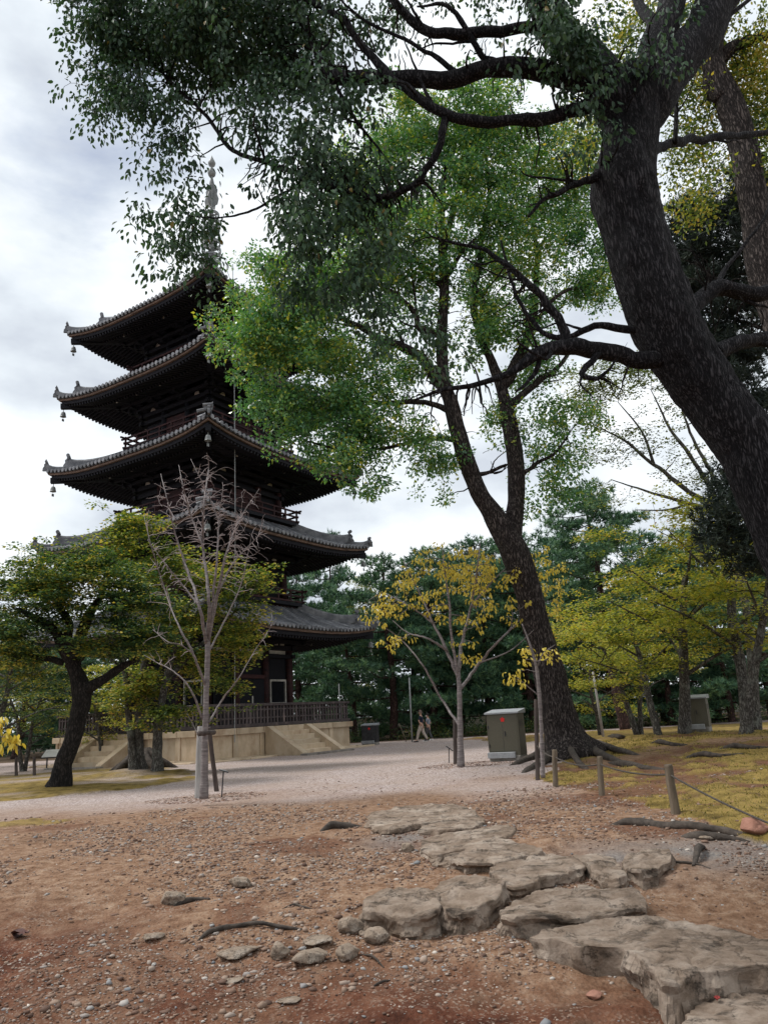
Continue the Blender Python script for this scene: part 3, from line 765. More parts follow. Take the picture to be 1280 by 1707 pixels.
INDIV = {(0, 0), (1, 0), (1, 3), (2, 0), (2, 3), (3, 3), (4, 3)}
for i in range(5):
    rf = Roof(i)
    # pan surface with underside of the tile bed
    mb = MB(); nu, nt_ = 28, 8
    for k in range(4):
        v = []
        for a in range(nt_ + 1):
            w = rf.e + (rf.b - rf.e) * a / nt_
            v += [rk(k, rf.top((-1 + 2 * q / nu) * w, w)) for q in range(nu + 1)]
        n0 = len(v)
        v += [(p[0], p[1], p[2] - 0.10) for p in v[:nu + 1]]
        f = [(a * (nu + 1) + q, a * (nu + 1) + q + 1, (a + 1) * (nu + 1) + q + 1, (a + 1) * (nu + 1) + q) for a in range(nt_) for q in range(nu)]
        f += [(n0 + q, n0 + q + 1, q + 1, q) for q in range(nu)]
        mb.add(v, f)
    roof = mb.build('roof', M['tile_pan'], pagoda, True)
    # rows of round cover tiles
    sp = 0.305
    nrow = int(2 * rf.e / sp)
    rest = MB()
    for k in range(4):
        for r_ in range(nrow):
            x0 = (r_ - (nrow - 1) / 2) * sp
            tgt = MB() if (i, k) in INDIV else rest
            w1 = max(abs(x0) + 0.05, rf.b)
            ns = 7 if w1 < rf.e - 1.2 else 3
            ws = np.linspace(rf.e + 0.07, w1, ns + 1)
            rad = 0.082
            pts = [rf.top(x0, w, 0.015) for w in ws]
            v = []
            for (px_, py_, pz_) in pts:
                for a in range(5):
                    t = math.pi * a / 4
                    v.append((px_ - rad * math.cos(t), py_, pz_ + rad * math.sin(t)))
            f = [(s_ * 5 + a, s_ * 5 + a + 1, (s_ + 1) * 5 + a + 1, (s_ + 1) * 5 + a) for s_ in range(ns) for a in range(4)]
            n0 = len(v); c = pts[0]; rr = 0.105
            for yy in (-0.05, 0.0):
                v += [(c[0] + rr * math.cos(2 * math.pi * a / 10), c[1] + yy, c[2] + 0.01 + rr * math.sin(2 * math.pi * a / 10)) for a in range(10)]
            f += [(n0 + a, n0 + 10 + a, n0 + 10 + (a + 1) % 10, n0 + (a + 1) % 10) for a in range(10)]
            f.append(tuple(n0 + a for a in range(10)))
            tgt.add([rk(k, p) for p in v], f)
            if (i, k) in INDIV: tgt.build('tile_row', M['tile'], roof, False)
    if rest.v: rest.build('tile_row', M['tile'], roof, False, 'stuff')
    # hips in two stages, with upturned end ornaments
    for k in range(4):
        def hip(w): 
            p = rf.top(w, w); return p
        mb = MB()
        wm = rf.e - (rf.e - rf.b) * 0.24
        for (wa, wb, hh, ww) in ((rf.b, wm, 0.42, 0.30), (wm - 0.1, rf.e + 0.03, 0.22, 0.26)):
            pts = []
            for q in range(9):
                w = wa + (wb - wa) * q / 8
                p = hip(w); up = 0.24 * (q / 8) ** 5
                pts.append((p[0], p[1], p[2] + up))
            v = []
            for p in pts:
                nrm = np.array([1, 1]) / 2 ** .5 * ww / 2
                for sx, zz in ((-1, -0.1), (-1, hh * 0.75), (-0.55, hh), (0.55, hh), (1, hh * 0.75), (1, -0.1)):
                    v.append((p[0] + nrm[0] * sx, p[1] + nrm[1] * sx, p[2] + zz))
            f = [(s_ * 6 + a, s_ * 6 + a + 1, (s_ + 1) * 6 + a + 1, (s_ + 1) * 6 + a) for s_ in range(8) for a in range(5)]
            f += [(0, 1, 2, 3, 4, 5), tuple(8 * 6 + a for a in range(5, -1, -1))]
            mb.add([rk(k, p) for p in v], f)
        mb.build('hip_ridge', M['tile'], roof, False)
        for w, hgt, big in ((wm, 0.62, 1.0), (rf.e + 0.02, 0.36, 0.75)):
            p = hip(w); d = 1 / 2 ** .5
            ob = MB()
            z0 = p[2] + (0.05 if big == 1.0 else 0.0)
            def fr(a, b, z): return rk(k, (p[0] + d * a + d * b, p[1] - d * a + d * b, z))     # b outward, a across
            sh = [(-0.26, 0), (0.26, 0), (0.24, 0.22), (0.15, 0.36), (0.17, 0.5), (0.06, 0.62), (-0.06, 0.62), (-0.17, 0.5), (-0.15, 0.36), (-0.24, 0.22)]
            sh = [(a * big, z * big) for a, z in sh]
            v = [fr(a, 0.09, z0 + z) for a, z in sh] + [fr(a, -0.03, z0 + z) for a, z in sh]
            n = len(sh)
            ob.add(v, [tuple(range(n)), tuple(range(2 * n - 1, n - 1, -1))] + [(q, n + q, n + (q + 1) % n, (q + 1) % n) for q in range(n)])
            # round tile that crowns the plate
            cc = z0 + hgt + 0.10
            v = []
            for b in (-0.25, 0.2):
                v += [fr(0.10 * big * math.cos(2 * math.pi * a / 10), b, cc + (0.06 if b > 0 else 0) + 0.10 * big * math.sin(2 * math.pi * a / 10)) for a in range(10)]
            ob.add(v, [tuple(range(10, 20)), tuple(range(9, -1, -1))] + [(a, (a + 1) % 10, 10 + (a + 1) % 10, 10 + a) for a in range(10)])
            # curled horn behind it
            ob.tube([fr(0, -0.5, z0 + 0.12), fr(0, -0.15, z0 + 0.3 * big), fr(0, 0.15, z0 + 0.62 * big), fr(0, 0.22, z0 + 0.85 * big)], [0.10, 0.09, 0.06, 0.02], 6)
            ob.build('ridge_end_tile', M['tile'], roof, False)
    # eave boards: two stepped bands that follow the curve
    for nm, o0, o1, z0, z1, mt in (('eave_board', 0.05, 0.20, -0.22, -0.105, 'fascia'), ('eave_purlin', 0.17, 0.34, -0.42, -0.215, 'rafter')):
        for k in range(4):
            mb = MB(); v = []
            for q in range(nu + 1):
                u = -1 + 2 * q / nu
                a = rf.top(u * (rf.e - o0), rf.e - o0); b = rf.top(u * (rf.e - o1), rf.e - o1)
                z = rf.ze + rf.lift(u)
                v += [(a[0], a[1], z + z1), (a[0], a[1], z + z0), (b[0], b[1], z + z0), (b[0], b[1], z + z1)]
            f = [(q * 4 + a, q * 4 + (a + 1) % 4, q * 4 + 4 + (a + 1) % 4, q * 4 + 4 + a) for q in range(nu) for a in range(4)]
            mb.add([rk(k, p) for p in v], f)
            mb.build(nm, M[mt], roof)
    # soffit and rafters
    b = BD[i]
    wi = b - 0.02; so_in = rf.ze + 0.42
    def sof(x, w, dz=0.0):
        t = (rf.e - 0.3 - w) / (rf.e - 0.3 - wi); u = max(-1, min(1, x / w))
        return (x, -w, rf.ze - 0.34 + t * (so_in - rf.ze + 0.34) + rf.lift(u) * max(0, 1 - t) ** 1.5 + dz)
    mb = MB()
    for k in range(4):
        v = []
        for a in range(7):
            w = rf.e - 0.3 + (wi - rf.e + 0.3) * a / 6
            v += [rk(k, sof((-1 + 2 * q / nu) * w, w)) for q in range(nu + 1)]
        mb.add(v, [((a + 1) * (nu + 1) + q, (a + 1) * (nu + 1) + q + 1, a * (nu + 1) + q + 1, a * (nu + 1) + q) for a in range(6) for q in range(nu)])
    mb.build('soffit', M['wood'], pagoda, True)
    mb = MB()
    nr = int(2 * rf.e / 0.235)
    for k in range(4):
        for q in range(nr):
            x0 = (q - (nr - 1) / 2) * 0.235
            wa = rf.e - 0.20; wm_ = rf.e - 1.5
            if abs(x0) > wa - 0.25: continue
            for (w0, w1_, dz) in ((wa, max(wm_, abs(x0) + 0.15), -0.13), (wm_ + 0.35, max(b + 1.2, abs(x0) + 0.15), -0.24)):
                if w1_ > w0 - 0.1: continue
                p0 = sof(x0, w0, dz); p1 = sof(x0, w1_, dz)
                mb.bar(rk(k, p0), rk(k, p1), 0.10, 0.12)
    mb.build('rafter', M['rafter'], pagoda, False, 'stuff')
    # hip rafters
    for k in range(4):
        mb = MB()
        a_ = sof(rf.e - 0.05, rf.e - 0.05, -0.22); c_ = sof(b, b, -0.30)
        mb.bar(rk(k, a_), rk(k, c_), 0.26, 0.30)
        mb.build('hip_rafter', M['wood'], pagoda)
        mb = MB(); p = rk(k, sof(rf.e - 0.16, rf.e - 0.16, -0.40))
        mb.lathe([(0.015, 0.0), (0.02, -0.14), (0.10, -0.17), (0.13, -0.26), (0.15, -0.40), (0.175, -0.44), (0.02, -0.45)], 12, p)
        mb.tube([(p[0], p[1], p[2] - 0.42), (p[0], p[1], p[2] - 0.58)], 0.012, 4)
        mb.box(p[0] - 0.07, p[0] + 0.07, p[1] - 0.006, p[1] + 0.006, p[2] - 0.72, p[2] - 0.57)
        mb.build('wind_bell', M['bronze'], pagoda, False)
    # body
    zf = loc(PLAT_Z + 0.12) if i == 0 else Roof(i - 1).ze + Roof(i - 1).rise + 0.38
    zt = rf.ze - 0.55
    mb = MB(); mb.box(-b + .1, b - .1, -b + .1, b - .1, zf - 0.3, so_in - 0.05); mb.build('wall', M['wood'], pagoda)
    cols = [-b, -b * 0.36, b * 0.36, b]
    for k in (0, 3):
        for ci, x0 in enumerate(cols):
            if k == 3 and ci == 0: continue
            mb = MB(); p = rk(k, (x0, -b, 0)); mb.lathe([(0.19, zf), (0.19, zt)], 14, (p[0], p[1], 0)); mb.build('column', M['redwood' if i < 3 else 'wood'], pagoda, True)
    for k in range(4):
        for z, hh, dd in ((zf + 0.10, 0.22, 0.10), (zt - 0.55, 0.20, 0.06), (zt - 0.1, 0.24, 0.10)):
            mb = MB(); mb.box(-b - 0.32, b + 0.32, -b - dd - 0.12, -b + 0.05, z - hh / 2, z + hh / 2)
            mb.v = [rk(k, p) for p in mb.v]; mb.build('tie_beam', M['wood'], pagoda)
    # bracket complexes that step out under the eaves
    for k in range(4):
        for (off, zz) in ((0.5, 0.18), (1.0, 0.42), (1.5, 0.62)):
            mb = MB(); w = b + off; z = zt + zz
            mb.box(-w - 0.3, w + 0.3, -w - 0.09, -w + 0.09, z - 0.1, z + 0.1)
            mb.v = [rk(k, p) for p in mb.v]; mb.build('bracket_beam', M['wood'], pagoda)
        for ci, x0 in enumerate(cols):
            if ci == 3: continue
            mb = MB()
            for q, (off, zz) in enumerate(((0.28, 0.02), (0.75, 0.26), (1.25, 0.48))):
                y0 = -b - off
                mb.mi = 0
                mb.box(x0 - 0.09, x0 + 0.09, y0 - 0.32, -b, zt + zz - 0.08, zt + zz + 0.08)
                mb.box(x0 - 0.55, x0 + 0.55, y0 - 0.09, y0 + 0.09, zt + zz + 0.04, zt + zz + 0.18)
                for sx in (-0.46, 0, 0.46): mb.box(x0 + sx - 0.13, x0 + sx + 0.13, y0 - 0.13, y0 + 0.13, zt + zz + 0.18, zt + zz + 0.30)
            mb.bar((x0, -b, zt + 0.75), (x0, -b - 2.0, zt + 0.28), 0.14, 0.18)
            mb.mi = 1                                    # limewashed end grain
            mb.box(x0 - 0.06, x0 + 0.06, -b - 2.02, -b - 1.96, zt + 0.19, zt + 0.37)
            for sx in (-0.46, -0.15, 0.15, 0.46): mb.box(x0 + sx - 0.035, x0 + sx + 0.035, -b - 1.42, -b - 1.385, zt + 0.52, zt + 0.78)
            mb.v = [rk(k, p) for p in mb.v]
            mb.build('bracket', [M['wood'], M['plaster']], pagoda)
    if i == 0:
        for k in (0, 3):
            zb = zf + 0.22
            for sx in (-1, 1):                           # double door
                x0, x1 = (0.02, 0.92) if sx > 0 else (-0.92, -0.02)
                mb = MB(); mb.bevbox(x0, x1, -b - 0.06, -b + 0.1, zb, zb + 2.05, 0.01)
                mb.box(x0 + 0.06, x1 - 0.06, -b - 0.075, -b - 0.05, zb + 1.08, zb + 1.16); mb.box(x0 + 0.06, x1 - 0.06, -b - 0.075, -b - 0.05, zb + 0.4, zb + 0.48)
                mb.v = [rk(k, p) for p in mb.v]; d_ = mb.build('door', M['wood'], pagoda)
                mb = MB(); mb.box((x0 if sx > 0 else x1) - 0.012, (x0 if sx > 0 else x1) + 0.03, -b - 0.09, -b - 0.062, zb + 0.1, zb + 1.2); mb.v = [rk(k, p) for p in mb.v]
                mb.build('door_fitting', M['plaster'], d_)
            mb = MB()
            for sx in (-1, 1): mb.box(sx * 1.0 - 0.07, sx * 1.0 + 0.07, -b - 0.1, -b + .05, zb, zb + 2.3)
            mb.box(-0.93, 0.93, -b - 0.1, -b + .05, zb + 2.08, zb + 2.28)
            mb.v = [rk(k, p) for p in mb.v]; mb.build('door_frame', M['redwood'], pagoda)
            for sx in (-1, 1):                           # barred windows in the side bays
                xa, xb = sorted((sx * 1.42, sx * 2.72))
                mb = MB(); mb.box(xa, xb, -b - 0.05, -b + .05, zb + 0.75, zb + 0.85); mb.box(xa, xb, -b - 0.05, -b + .05, zb + 1.95, zb + 2.05)
                mb.box(xa, xa + 0.08, -b - 0.05, -b + .05, zb + .852, zb + 1.948); mb.box(xb - 0.08, xb, -b - 0.05, -b + .05, zb + .852, zb + 1.948)
                mb.v = [rk(k, p) for p in mb.v]; w_ = mb.build('window', M['plaster'] if sx > 0 else M['wood'], pagoda)
                nb = 11
                for q in range(nb):
                    mb = MB(); xx = xa + 0.1 + (xb - xa - 0.2) * (q + 0.5) / nb
                    mb.bar((xx, -b + 0.02, zb + 0.85), (xx, -b + 0.02, zb + 1.95), 0.05, 0.05, (1, 1, 0)); mb.v = [rk(k, p) for p in mb.v]; mb.build('window_bar', M['wood'], w_)
                mb = MB(); mb.box(xa, xb, -b - 0.02, -b + .06, zt - 0.42, zt - 0.24); mb.v = [rk(k, p) for p in mb.v]; mb.build('plaster_panel', M['plaster'], pagoda)
                # frog-leg struts, pale
                for q in (0.3, 0.7):
                    cx = xa + (xb - xa) * q
                    mb = MB(); mb.add([rk(k, (cx + a, -b - 0.16, zt + c)) for a, c in ((-0.17, 0.02), (0.17, 0.02), (0.15, 0.2), (0.06, 0.32), (-0.06, 0.32), (-0.15, 0.2))] + [rk(k, (cx + a, -b - 0.1, zt + c)) for a, c in ((-0.17, 0.02), (0.17, 0.02), (0.15, 0.2), (0.06, 0.32), (-0.06, 0.32), (-0.15, 0.2))],
                              [(0, 1, 2, 3, 4, 5), (11, 10, 9, 8, 7, 6)] + [(a, 6 + a, 6 + (a + 1) % 6, (a + 1) % 6) for a in range(6)])
                    mb.build('strut', M['plaster'], pagoda)
            mb = MB(); mb.box(-0.95, 0.95, -b - 0.02, -b + .06, zt - 0.42, zt - 0.24); mb.v = [rk(k, p) for p in mb.v]; mb.build('plaster_panel', M['plaster'], pagoda)
    else:
        # balcony with its railing
        bb = b + 0.82
        mb = MB(); mb.box(-b - 0.45, b + 0.45, -b - 0.45, b + 0.45, zf - 0.75, zf - 0.24); mb.build('balcony_base', M['redwood'], pagoda)
        mb = MB(); mb.box(-bb, bb, -bb, bb, zf - 0.237, zf - 0.06); mb.build('balcony_floor', M['wood'], pagoda)
        for k in range(4):
            mb = MB()
            for z, ex in ((zf + 0.02, 0.10), (zf + 0.32, 0.05), (zf + 0.62, 0.28)):
                mb.bar((-bb - ex, -bb + 0.08, z), (bb + ex, -bb + 0.08, z), 0.09, 0.09)
            mb.v = [rk(k, p) for p in mb.v]; rl = mb.build('balcony_rail', M['redwood'], pagoda)
            for q in range(7):
                mb = MB(); x0 = (-bb + 0.08) + (2 * bb - 0.16) * q / 7
                mb.bar((x0, -bb + 0.08, zf - 0.06), (x0, -bb + 0.08, zf + 0.72 if q == 0 else zf + 0.60), 0.085, 0.085); mb.v = [rk(k, p) for p in mb.v]; mb.build('rail_post', M['redwood'], rl)
        for k in (0, 3):                                 # door recess and pale panels
            mb = MB(); mb.box(-0.85, 0.85, -b - 0.03, -b + 0.1, zf + 0.22, zt - 0.66); mb.v = [rk(k, p) for p in mb.v]; mb.build('door', M['redwood'], pagoda)
            for sx in (-1, 1):
                cx = sx * b * 0.68
                mb = MB(); mb.add([rk(k, (cx + a, -b - 0.16, zt + c)) for a, c in ((-0.2, 0.02), (0.2, 0.02), (0.15, 0.2), (0.06, 0.32), (-0.06, 0.32), (-0.15, 0.2))] + [rk(k, (cx + a, -b - 0.1, zt + c)) for a, c in ((-0.2, 0.02), (0.2, 0.02), (0.15, 0.2), (0.06, 0.32), (-0.06, 0.32), (-0.15, 0.2))],
                          [(0, 1, 2, 3, 4, 5), (11, 10, 9, 8, 7, 6)] + [(a, 6 + a, 6 + (a + 1) % 6, (a + 1) % 6) for a in range(6)])
                mb.build('strut', M['plaster'], pagoda)

# spire
rf = Roof(4); z0 = rf.ze + rf.rise - 0.1; ztip = loc(37.6)
mb = MB(); mb.box(-0.75, 0.75, -0.75, 0.75, z0 - 0.35, z0 + 0.35); mb.box(-0.85, 0.85, -0.85, 0.85, z0 + 0.352, z0 + 0.48)
spire = mb.build('spire', M['bronze'], pagoda)
sh = ztip - z0
mb = MB(); mb.lathe([(0.72, 0.482), (0.7, 0.75), (0.5, 1.0), (0.32, 1.08), (0.6, 1.2), (0.62, 1.32), (0.2, 1.4), (0.13, 1.5), (0.10, sh - 2.6), (0.08, sh - 1.2)], 16, (0, 0, z0)); mb.build('spire_shaft', M['bronze'], spire, True)
for q in range(9):
    zr = z0 + 1.75 + q * 0.52; rr = 0.66 - q * 0.022
    mb = MB(); mb.lathe([(rr - 0.05, -0.1), (rr, -0.10), (rr + 0.02, 0.10), (rr - 0.05, 0.12), (rr - 0.05, -0.09)], 18, (0, 0, zr))
    mb.f = mb.f[:-2]; mb.m = mb.m[:-2]
    for a in range(4):
        t = a * math.pi / 2 + 0.3; mb.bar((0.06 * math.cos(t), 0.06 * math.sin(t), zr), (rr * math.cos(t), rr * math.sin(t), zr), 0.07, 0.06)
    mb.lathe([(0.10, -0.12), (0.17, -0.08), (0.17, 0.08), (0.10, 0.12)], 10, (0, 0, zr))
    mb.build('spire_ring', M['bronze'], spire)
for a in range(4):
    t = a * math.pi / 2 + 0.3; mb = MB(); c, d = math.cos(t), math.sin(t)
    pr = [(0.1, 0), (0.42, 0.1), (0.5, 0.5), (0.38, 0.9), (0.42, 1.2), (0.2, 1.6), (0.1, 2.1), (0.08, 0.2)]
    zz = z0 + 6.55
    v = [(r * c - 0.02 * d, r * d + 0.02 * c, zz + z) for r, z in pr] + [(r * c + 0.02 * d, r * d - 0.02 * c, zz + z) for r, z in pr]
    n = len(pr); mb.add(v, [tuple(range(n)), tuple(range(2 * n - 1, n - 1, -1))] + [(q, n + q, n + (q + 1) % n, (q + 1) % n) for q in range(n)]); mb.build('flame_plate', M['bronze'], spire)
mb = MB(); mb.lathe([(0.05, -1.7), (0.22, -1.55), (0.27, -1.35), (0.2, -1.12), (0.07, -1.0), (0.07, -0.9), (0.2, -0.78), (0.25, -0.6), (0.16, -0.38), (0.05, -0.15), (0.01, 0.0)], 14, (0, 0, ztip)); mb.build('jewel', M['bronze'], spire, True)

# lightning conductor down the near corner
cab = MB(); a_ = P(391, 446, 37.4); b_ = on_ground(391, 1246)
def to_pag(p):
    x, y = p[0] - PC[0], p[1] - PC[1]; c, d = math.cos(-PYAW), math.sin(-PYAW)
    return (x * c - y * d, x * d + y * c, p[2] - PLAT_Z)
yb = b_[1]
pts = [P(388, 440, 36.8), P(390, 560, 36.3), P(391, 700, 36.0), P(392, 832, 35.7), P(392, 1020, 35.6), P(391, 1238, 35.5)]
cab.tube([to_pag(p) for p in pts], 0.022, 5)
cab.build('lightning_cable', M['grey_metal'], pagoda)
for py_, yy in ((465, 36.7), (718, 36.0)):
    mb = MB(); q = P(388, py_, yy); mb.bar(to_pag(q + np.array([-0.35, 0.35, 0.06])), to_pag(q + np.array([0.25, -0.05, 0.0])), 0.05, 0.05)
    mb.build('cable_bracket', M['grey_metal'], pagoda)

# ------------------------------------------------------------------ stone platform
plat = empty('stone_platform', (PC[0], PC[1], 0), 'square sandy granite platform with two flights of steps under the pagoda', 'platform', None, PYAW)
e_, zt_ = PLAT_E, PLAT_Z
mb = MB(); mb.box(-e_ + 0.2, e_ - 0.2, -e_ + 0.2, e_ - 0.2, -0.5, zt_ - 0.02); mb.build('core', M['granite_dark'], plat)
for k in range(4):
    vis = k in (0, 3)
    n = 6
    for q in range(n):                                   # coping, panels, uprights and base course, stone by stone
        x0 = -e_ + 2 * e_ * q / n; x1 = -e_ + 2 * e_ * (q + 1) / n
        g = 0.011
        c0 = x0 - (0.08 if q == 0 else 0) ; c1 = x1 + (0.08 if q == n - 1 else 0)
        if k in (1, 3):
            if q == 0: c0 = x0 + 0.62
            if q == n - 1: c1 = x1 - 0.62
        if not vis and k == 2: pass
        mb = MB(); mb.bevbox(c0 + g, c1 - g, -e_ - 0.08, -e_ + 0.55, zt_ - 0.27, zt_, 0.015); mb.v = [rk(k, p) for p in mb.v]; mb.build('coping_stone', M['granite'], plat)
        mb = MB(); mb.bevbox(x0 + 0.16, x1 - 0.16, -e_ + 0.06, -e_ + 0.26, 0.10, zt_ - 0.274, 0.005); mb.v = [rk(k, p) for p in mb.v]; mb.build('panel_stone', M['granite'], plat)
        lo = x0 - 0.15 if q else x0 + (0.0 if k in (0, 2) else 0.30)
        mb = MB(); mb.bevbox(lo, x0 + 0.155, -e_ + 0.0, -e_ + 0.25, 0.10, zt_ - 0.276, 0.008); mb.v = [rk(k, p) for p in mb.v]; mb.build('upright_stone', M['granite'], plat)
        mb = MB(); mb.bevbox(x0 + g - (0.16 if q == 0 and k in (0, 2) else 0), x1 - g + (0.16 if q == n - 1 and k in (0, 2) else 0), -e_ - 0.16, -e_ + 0.22, -0.25, 0.096, 0.012); mb.v = [rk(k, p) for p in mb.v]; mb.build('base_stone', M['granite'], plat)
        mb = MB(); mb.bevbox(x0 + g - (0.9 if q == 0 and k in (0, 2) else 0), x1 - g + (0.9 if q == n - 1 and k in (0, 2) else 0), -e_ - 0.9, -e_ - 0.62, -0.2, 0.07, 0.012); mb.v = [rk(k, p) for p in mb.v]; mb.build('gutter_stone', M['granite'], plat)
    if vis:
        ns = 6; hw = 1.25; rise = zt_ / ns; run = 0.33; xo = -0.05 if k == 0 else -0.25
        for s_ in range(ns):
            mb = MB(); z1 = zt_ - rise * s_ - (0.012 if s_ == 0 else 0); y1 = -e_ - 0.085 - run * s_
            mb.bevbox(xo - hw, xo + hw, y1 - run, y1 + 0.3 - 0.33 + 0.02, z1 - rise - 0.1, z1 - rise, 0.012) if False else mb.bevbox(xo - hw, xo + hw, y1 - run - 0.03, y1 - 0.003, -0.15, z1 - rise, 0.015)
            mb.v = [rk(k, p) for p in mb.v]; mb.build('step', M['granite'] if s_ < ns - 1 else M['granite_dark'], plat)
        for sx in (-1, 1):
            x0 = xo + sx * (hw + 0.21)
            ya, yb_ = -e_ - 0.085, -e_ - 0.085 - run * (ns) + 0.1
            w = 0.2
            v = []
            for xx in (x0 - w, x0 + w):
                v += [(xx, ya, zt_ + 0.01), (xx, ya, 0.0), (xx, yb_ - 0.35, 0.0), (xx, yb_ - 0.35, 0.12), (xx, ya - 0.12, zt_ + 0.01)]
            mb = MB(); mb.add(v, [(0, 1, 2, 3, 4), (9, 8, 7, 6, 5)] + [(a, 5 + a, 5 + (a + 1) % 5, (a + 1) % 5) for a in range(5)])
            mb.v = [rk(k, p) for p in mb.v]; mb.build('stair_cheek', M['granite'], plat)
        mb = MB(); mb.bevbox(xo - hw - 0.6, xo + hw + 0.6, yb_ - 0.75, yb_ - 0.36, -0.2, 0.085, 0.012) ; mb.v = [rk(k, p) for p in mb.v]; mb.build('landing_stone', M['granite_dark'], plat)

# ------------------------------------------------------------------ balustrade on the platform
bal = empty('balustrade', (PC[0], PC[1], PLAT_Z), 'dark weathered timber balustrade round the edge of the platform', 'balustrade', None, PYAW)
eb = PLAT_E - 0.12
proto_b = None
for k in range(4):
    mb = MB()
    for z, w, h in ((0.10, 0.17, 0.15), (0.42, 0.06, 0.07), (0.80, 0.06, 0.07), (1.03, 0.16, 0.12)):
        if k in (0, 2): mb.bar((-eb - (0.1 if z in (0.10, 1.03) else 0), -eb, z), (eb + (0.1 if z in (0.10, 1.03) else 0), -eb, z), w, h)
        else: mb.bar((-eb + 0.085, -eb, z + 0.004), (eb - 0.085, -eb, z + 0.004), w - 0.006, h - 0.006)
    mb.v = [rk(k, p) for p in mb.v]; mb.build('rail', M['rail_wood'], bal)
    nb = 44 if k in (0, 3) else 22
    for q in range(nb):
        x0 = -eb + 2 * eb * (q + 0.5) / nb
        mb = MB(); wv = 0.095 if q % 11 else 0.13
        mb.bar((x0, -eb, 0.17), (x0, -eb, 0.975), wv, 0.07, (0, 1, 0)); mb.v = [rk(k, p) for p in mb.v]; mb.build('baluster', M['rail_wood'], bal)

# ------------------------------------------------------------------ tree building
def unit(v): return v / (np.linalg.norm(v, axis=-1, keepdims=True) + 1e-12)

def leaf_arrays(c, ax, nr, ln, wr=0.5, fold=0.12, six=False):
    """Leaves from base points c along ax, lying across nr."""
    n = len(c)
    ax = unit(ax); sd = unit(np.cross(nr, ax)); nr = np.cross(ax, sd)
    ln = ln[:, None]; w = ln * wr * 0.5
    if not six:
        v = np.stack([c, c + ax * ln * 0.45 + sd * w - nr * ln * fold, c + ax * ln, c + ax * ln * 0.45 - sd * w - nr * ln * fold], 1)
        f = np.arange(n * 4).reshape(n, 4)
        return v.reshape(-1, 3), f, np.ones(n)
    v = np.stack([c, c + ax * ln * 0.25 + sd * w * 0.9 + nr * ln * fold, c + ax * ln * 0.62 + sd * w + nr * ln * fold * 0.6, c + ax * ln - nr * ln * 0.12,
                  c + ax * ln * 0.62 - sd * w + nr * ln * fold * 0.6, c + ax * ln * 0.25 - sd * w * 0.9 + nr * ln * fold], 1)
    b = (np.arange(n) * 6)[:, None]
    f = np.stack([b + np.array([[0, 3, 2, 1]]), b + np.array([[0, 5, 4, 3]])], 1).reshape(-1, 4)
    return v.reshape(-1, 3), f, np.full(n, 2)

def spray_leaves(cl, dirs, per, spread, size, style, six=False, wr=0.5, bias=0.0):
    """per leaves round each cluster centre. style: droop (hanging), flat (layered, horizontal), round (any way)."""
    n = len(cl)
    idx = np.repeat(np.arange(n), per)
    N = len(idx)
    g = rng.normal(0, 1, (N, 3)); g = unit(g) * (rng.random(N) ** 0.45)[:, None]
    sp = np.array(spread if np.ndim(spread) else (spread,) * 3)
    sc = rng.uniform(0.65, 1.25, n)[idx][:, None]
    off = g * sp * sc
    c = cl[idx] + off
    out = unit(off + 1e-6)
    if style == 'droop':
        ax = out * 0.6 + rng.normal(0, 0.35, (N, 3)) + np.array([0, 0, -0.9])
        nr = out + rng.normal(0, 0.6, (N, 3)) + np.array([0, 0, 0.4])
    elif style == 'flat':
        ax = out * np.array([1, 1, 0.2]) + rng.normal(0, 0.45, (N, 3)) * np.array([1, 1, 0.35]) + np.array([0, 0, -0.12])
        nr = rng.normal(0, 0.35, (N, 3)) + np.array([0, 0, 1.0])
    else:
        ax = out * 0.8 + rng.normal(0, 0.6, (N, 3)) + np.array([0, 0, -0.25])
        nr = out * 0.5 + rng.normal(0, 0.7, (N, 3)) + np.array([0, 0, 0.5])
    ln = size * rng.uniform(0.65, 1.25, N)
    v, f, m = leaf_arrays(c, ax, nr, ln, wr, 0.10, six)
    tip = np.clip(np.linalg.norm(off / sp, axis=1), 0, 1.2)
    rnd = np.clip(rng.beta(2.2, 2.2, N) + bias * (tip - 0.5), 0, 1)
    return v, f, np.repeat(rnd, m.astype(int))

def needle_tufts(cl, per, spread, size, blades=9, wid=0.03):
    n = len(cl); idx = np.repeat(np.arange(n), per); N = len(idx)
    g = unit(rng.normal(0, 1, (N, 3))) * (rng.random(N) ** 0.4)[:, None]
    off = g * np.array(spread)
    c = np.repeat(cl[idx] + off, blades, 0)
    K = len(c)
    d = unit(np.repeat(unit(off * np.array([1, 1, 0.3])) + np.array([0, 0, 0.55]), blades, 0) * 0.7 + rng.normal(0, 0.55, (K, 3)))
    ln = size * rng.uniform(0.6, 1.2, K)[:, None]
    s = unit(np.cross(d, rng.normal(0, 1, (K, 3)))) * wid * 0.5
    v = np.stack([c - s, c + s, c + d * ln], 1).reshape(-1, 3)
    f = np.arange(K * 3).reshape(K, 3)
    return v, f, np.repeat(rng.random(N), blades)

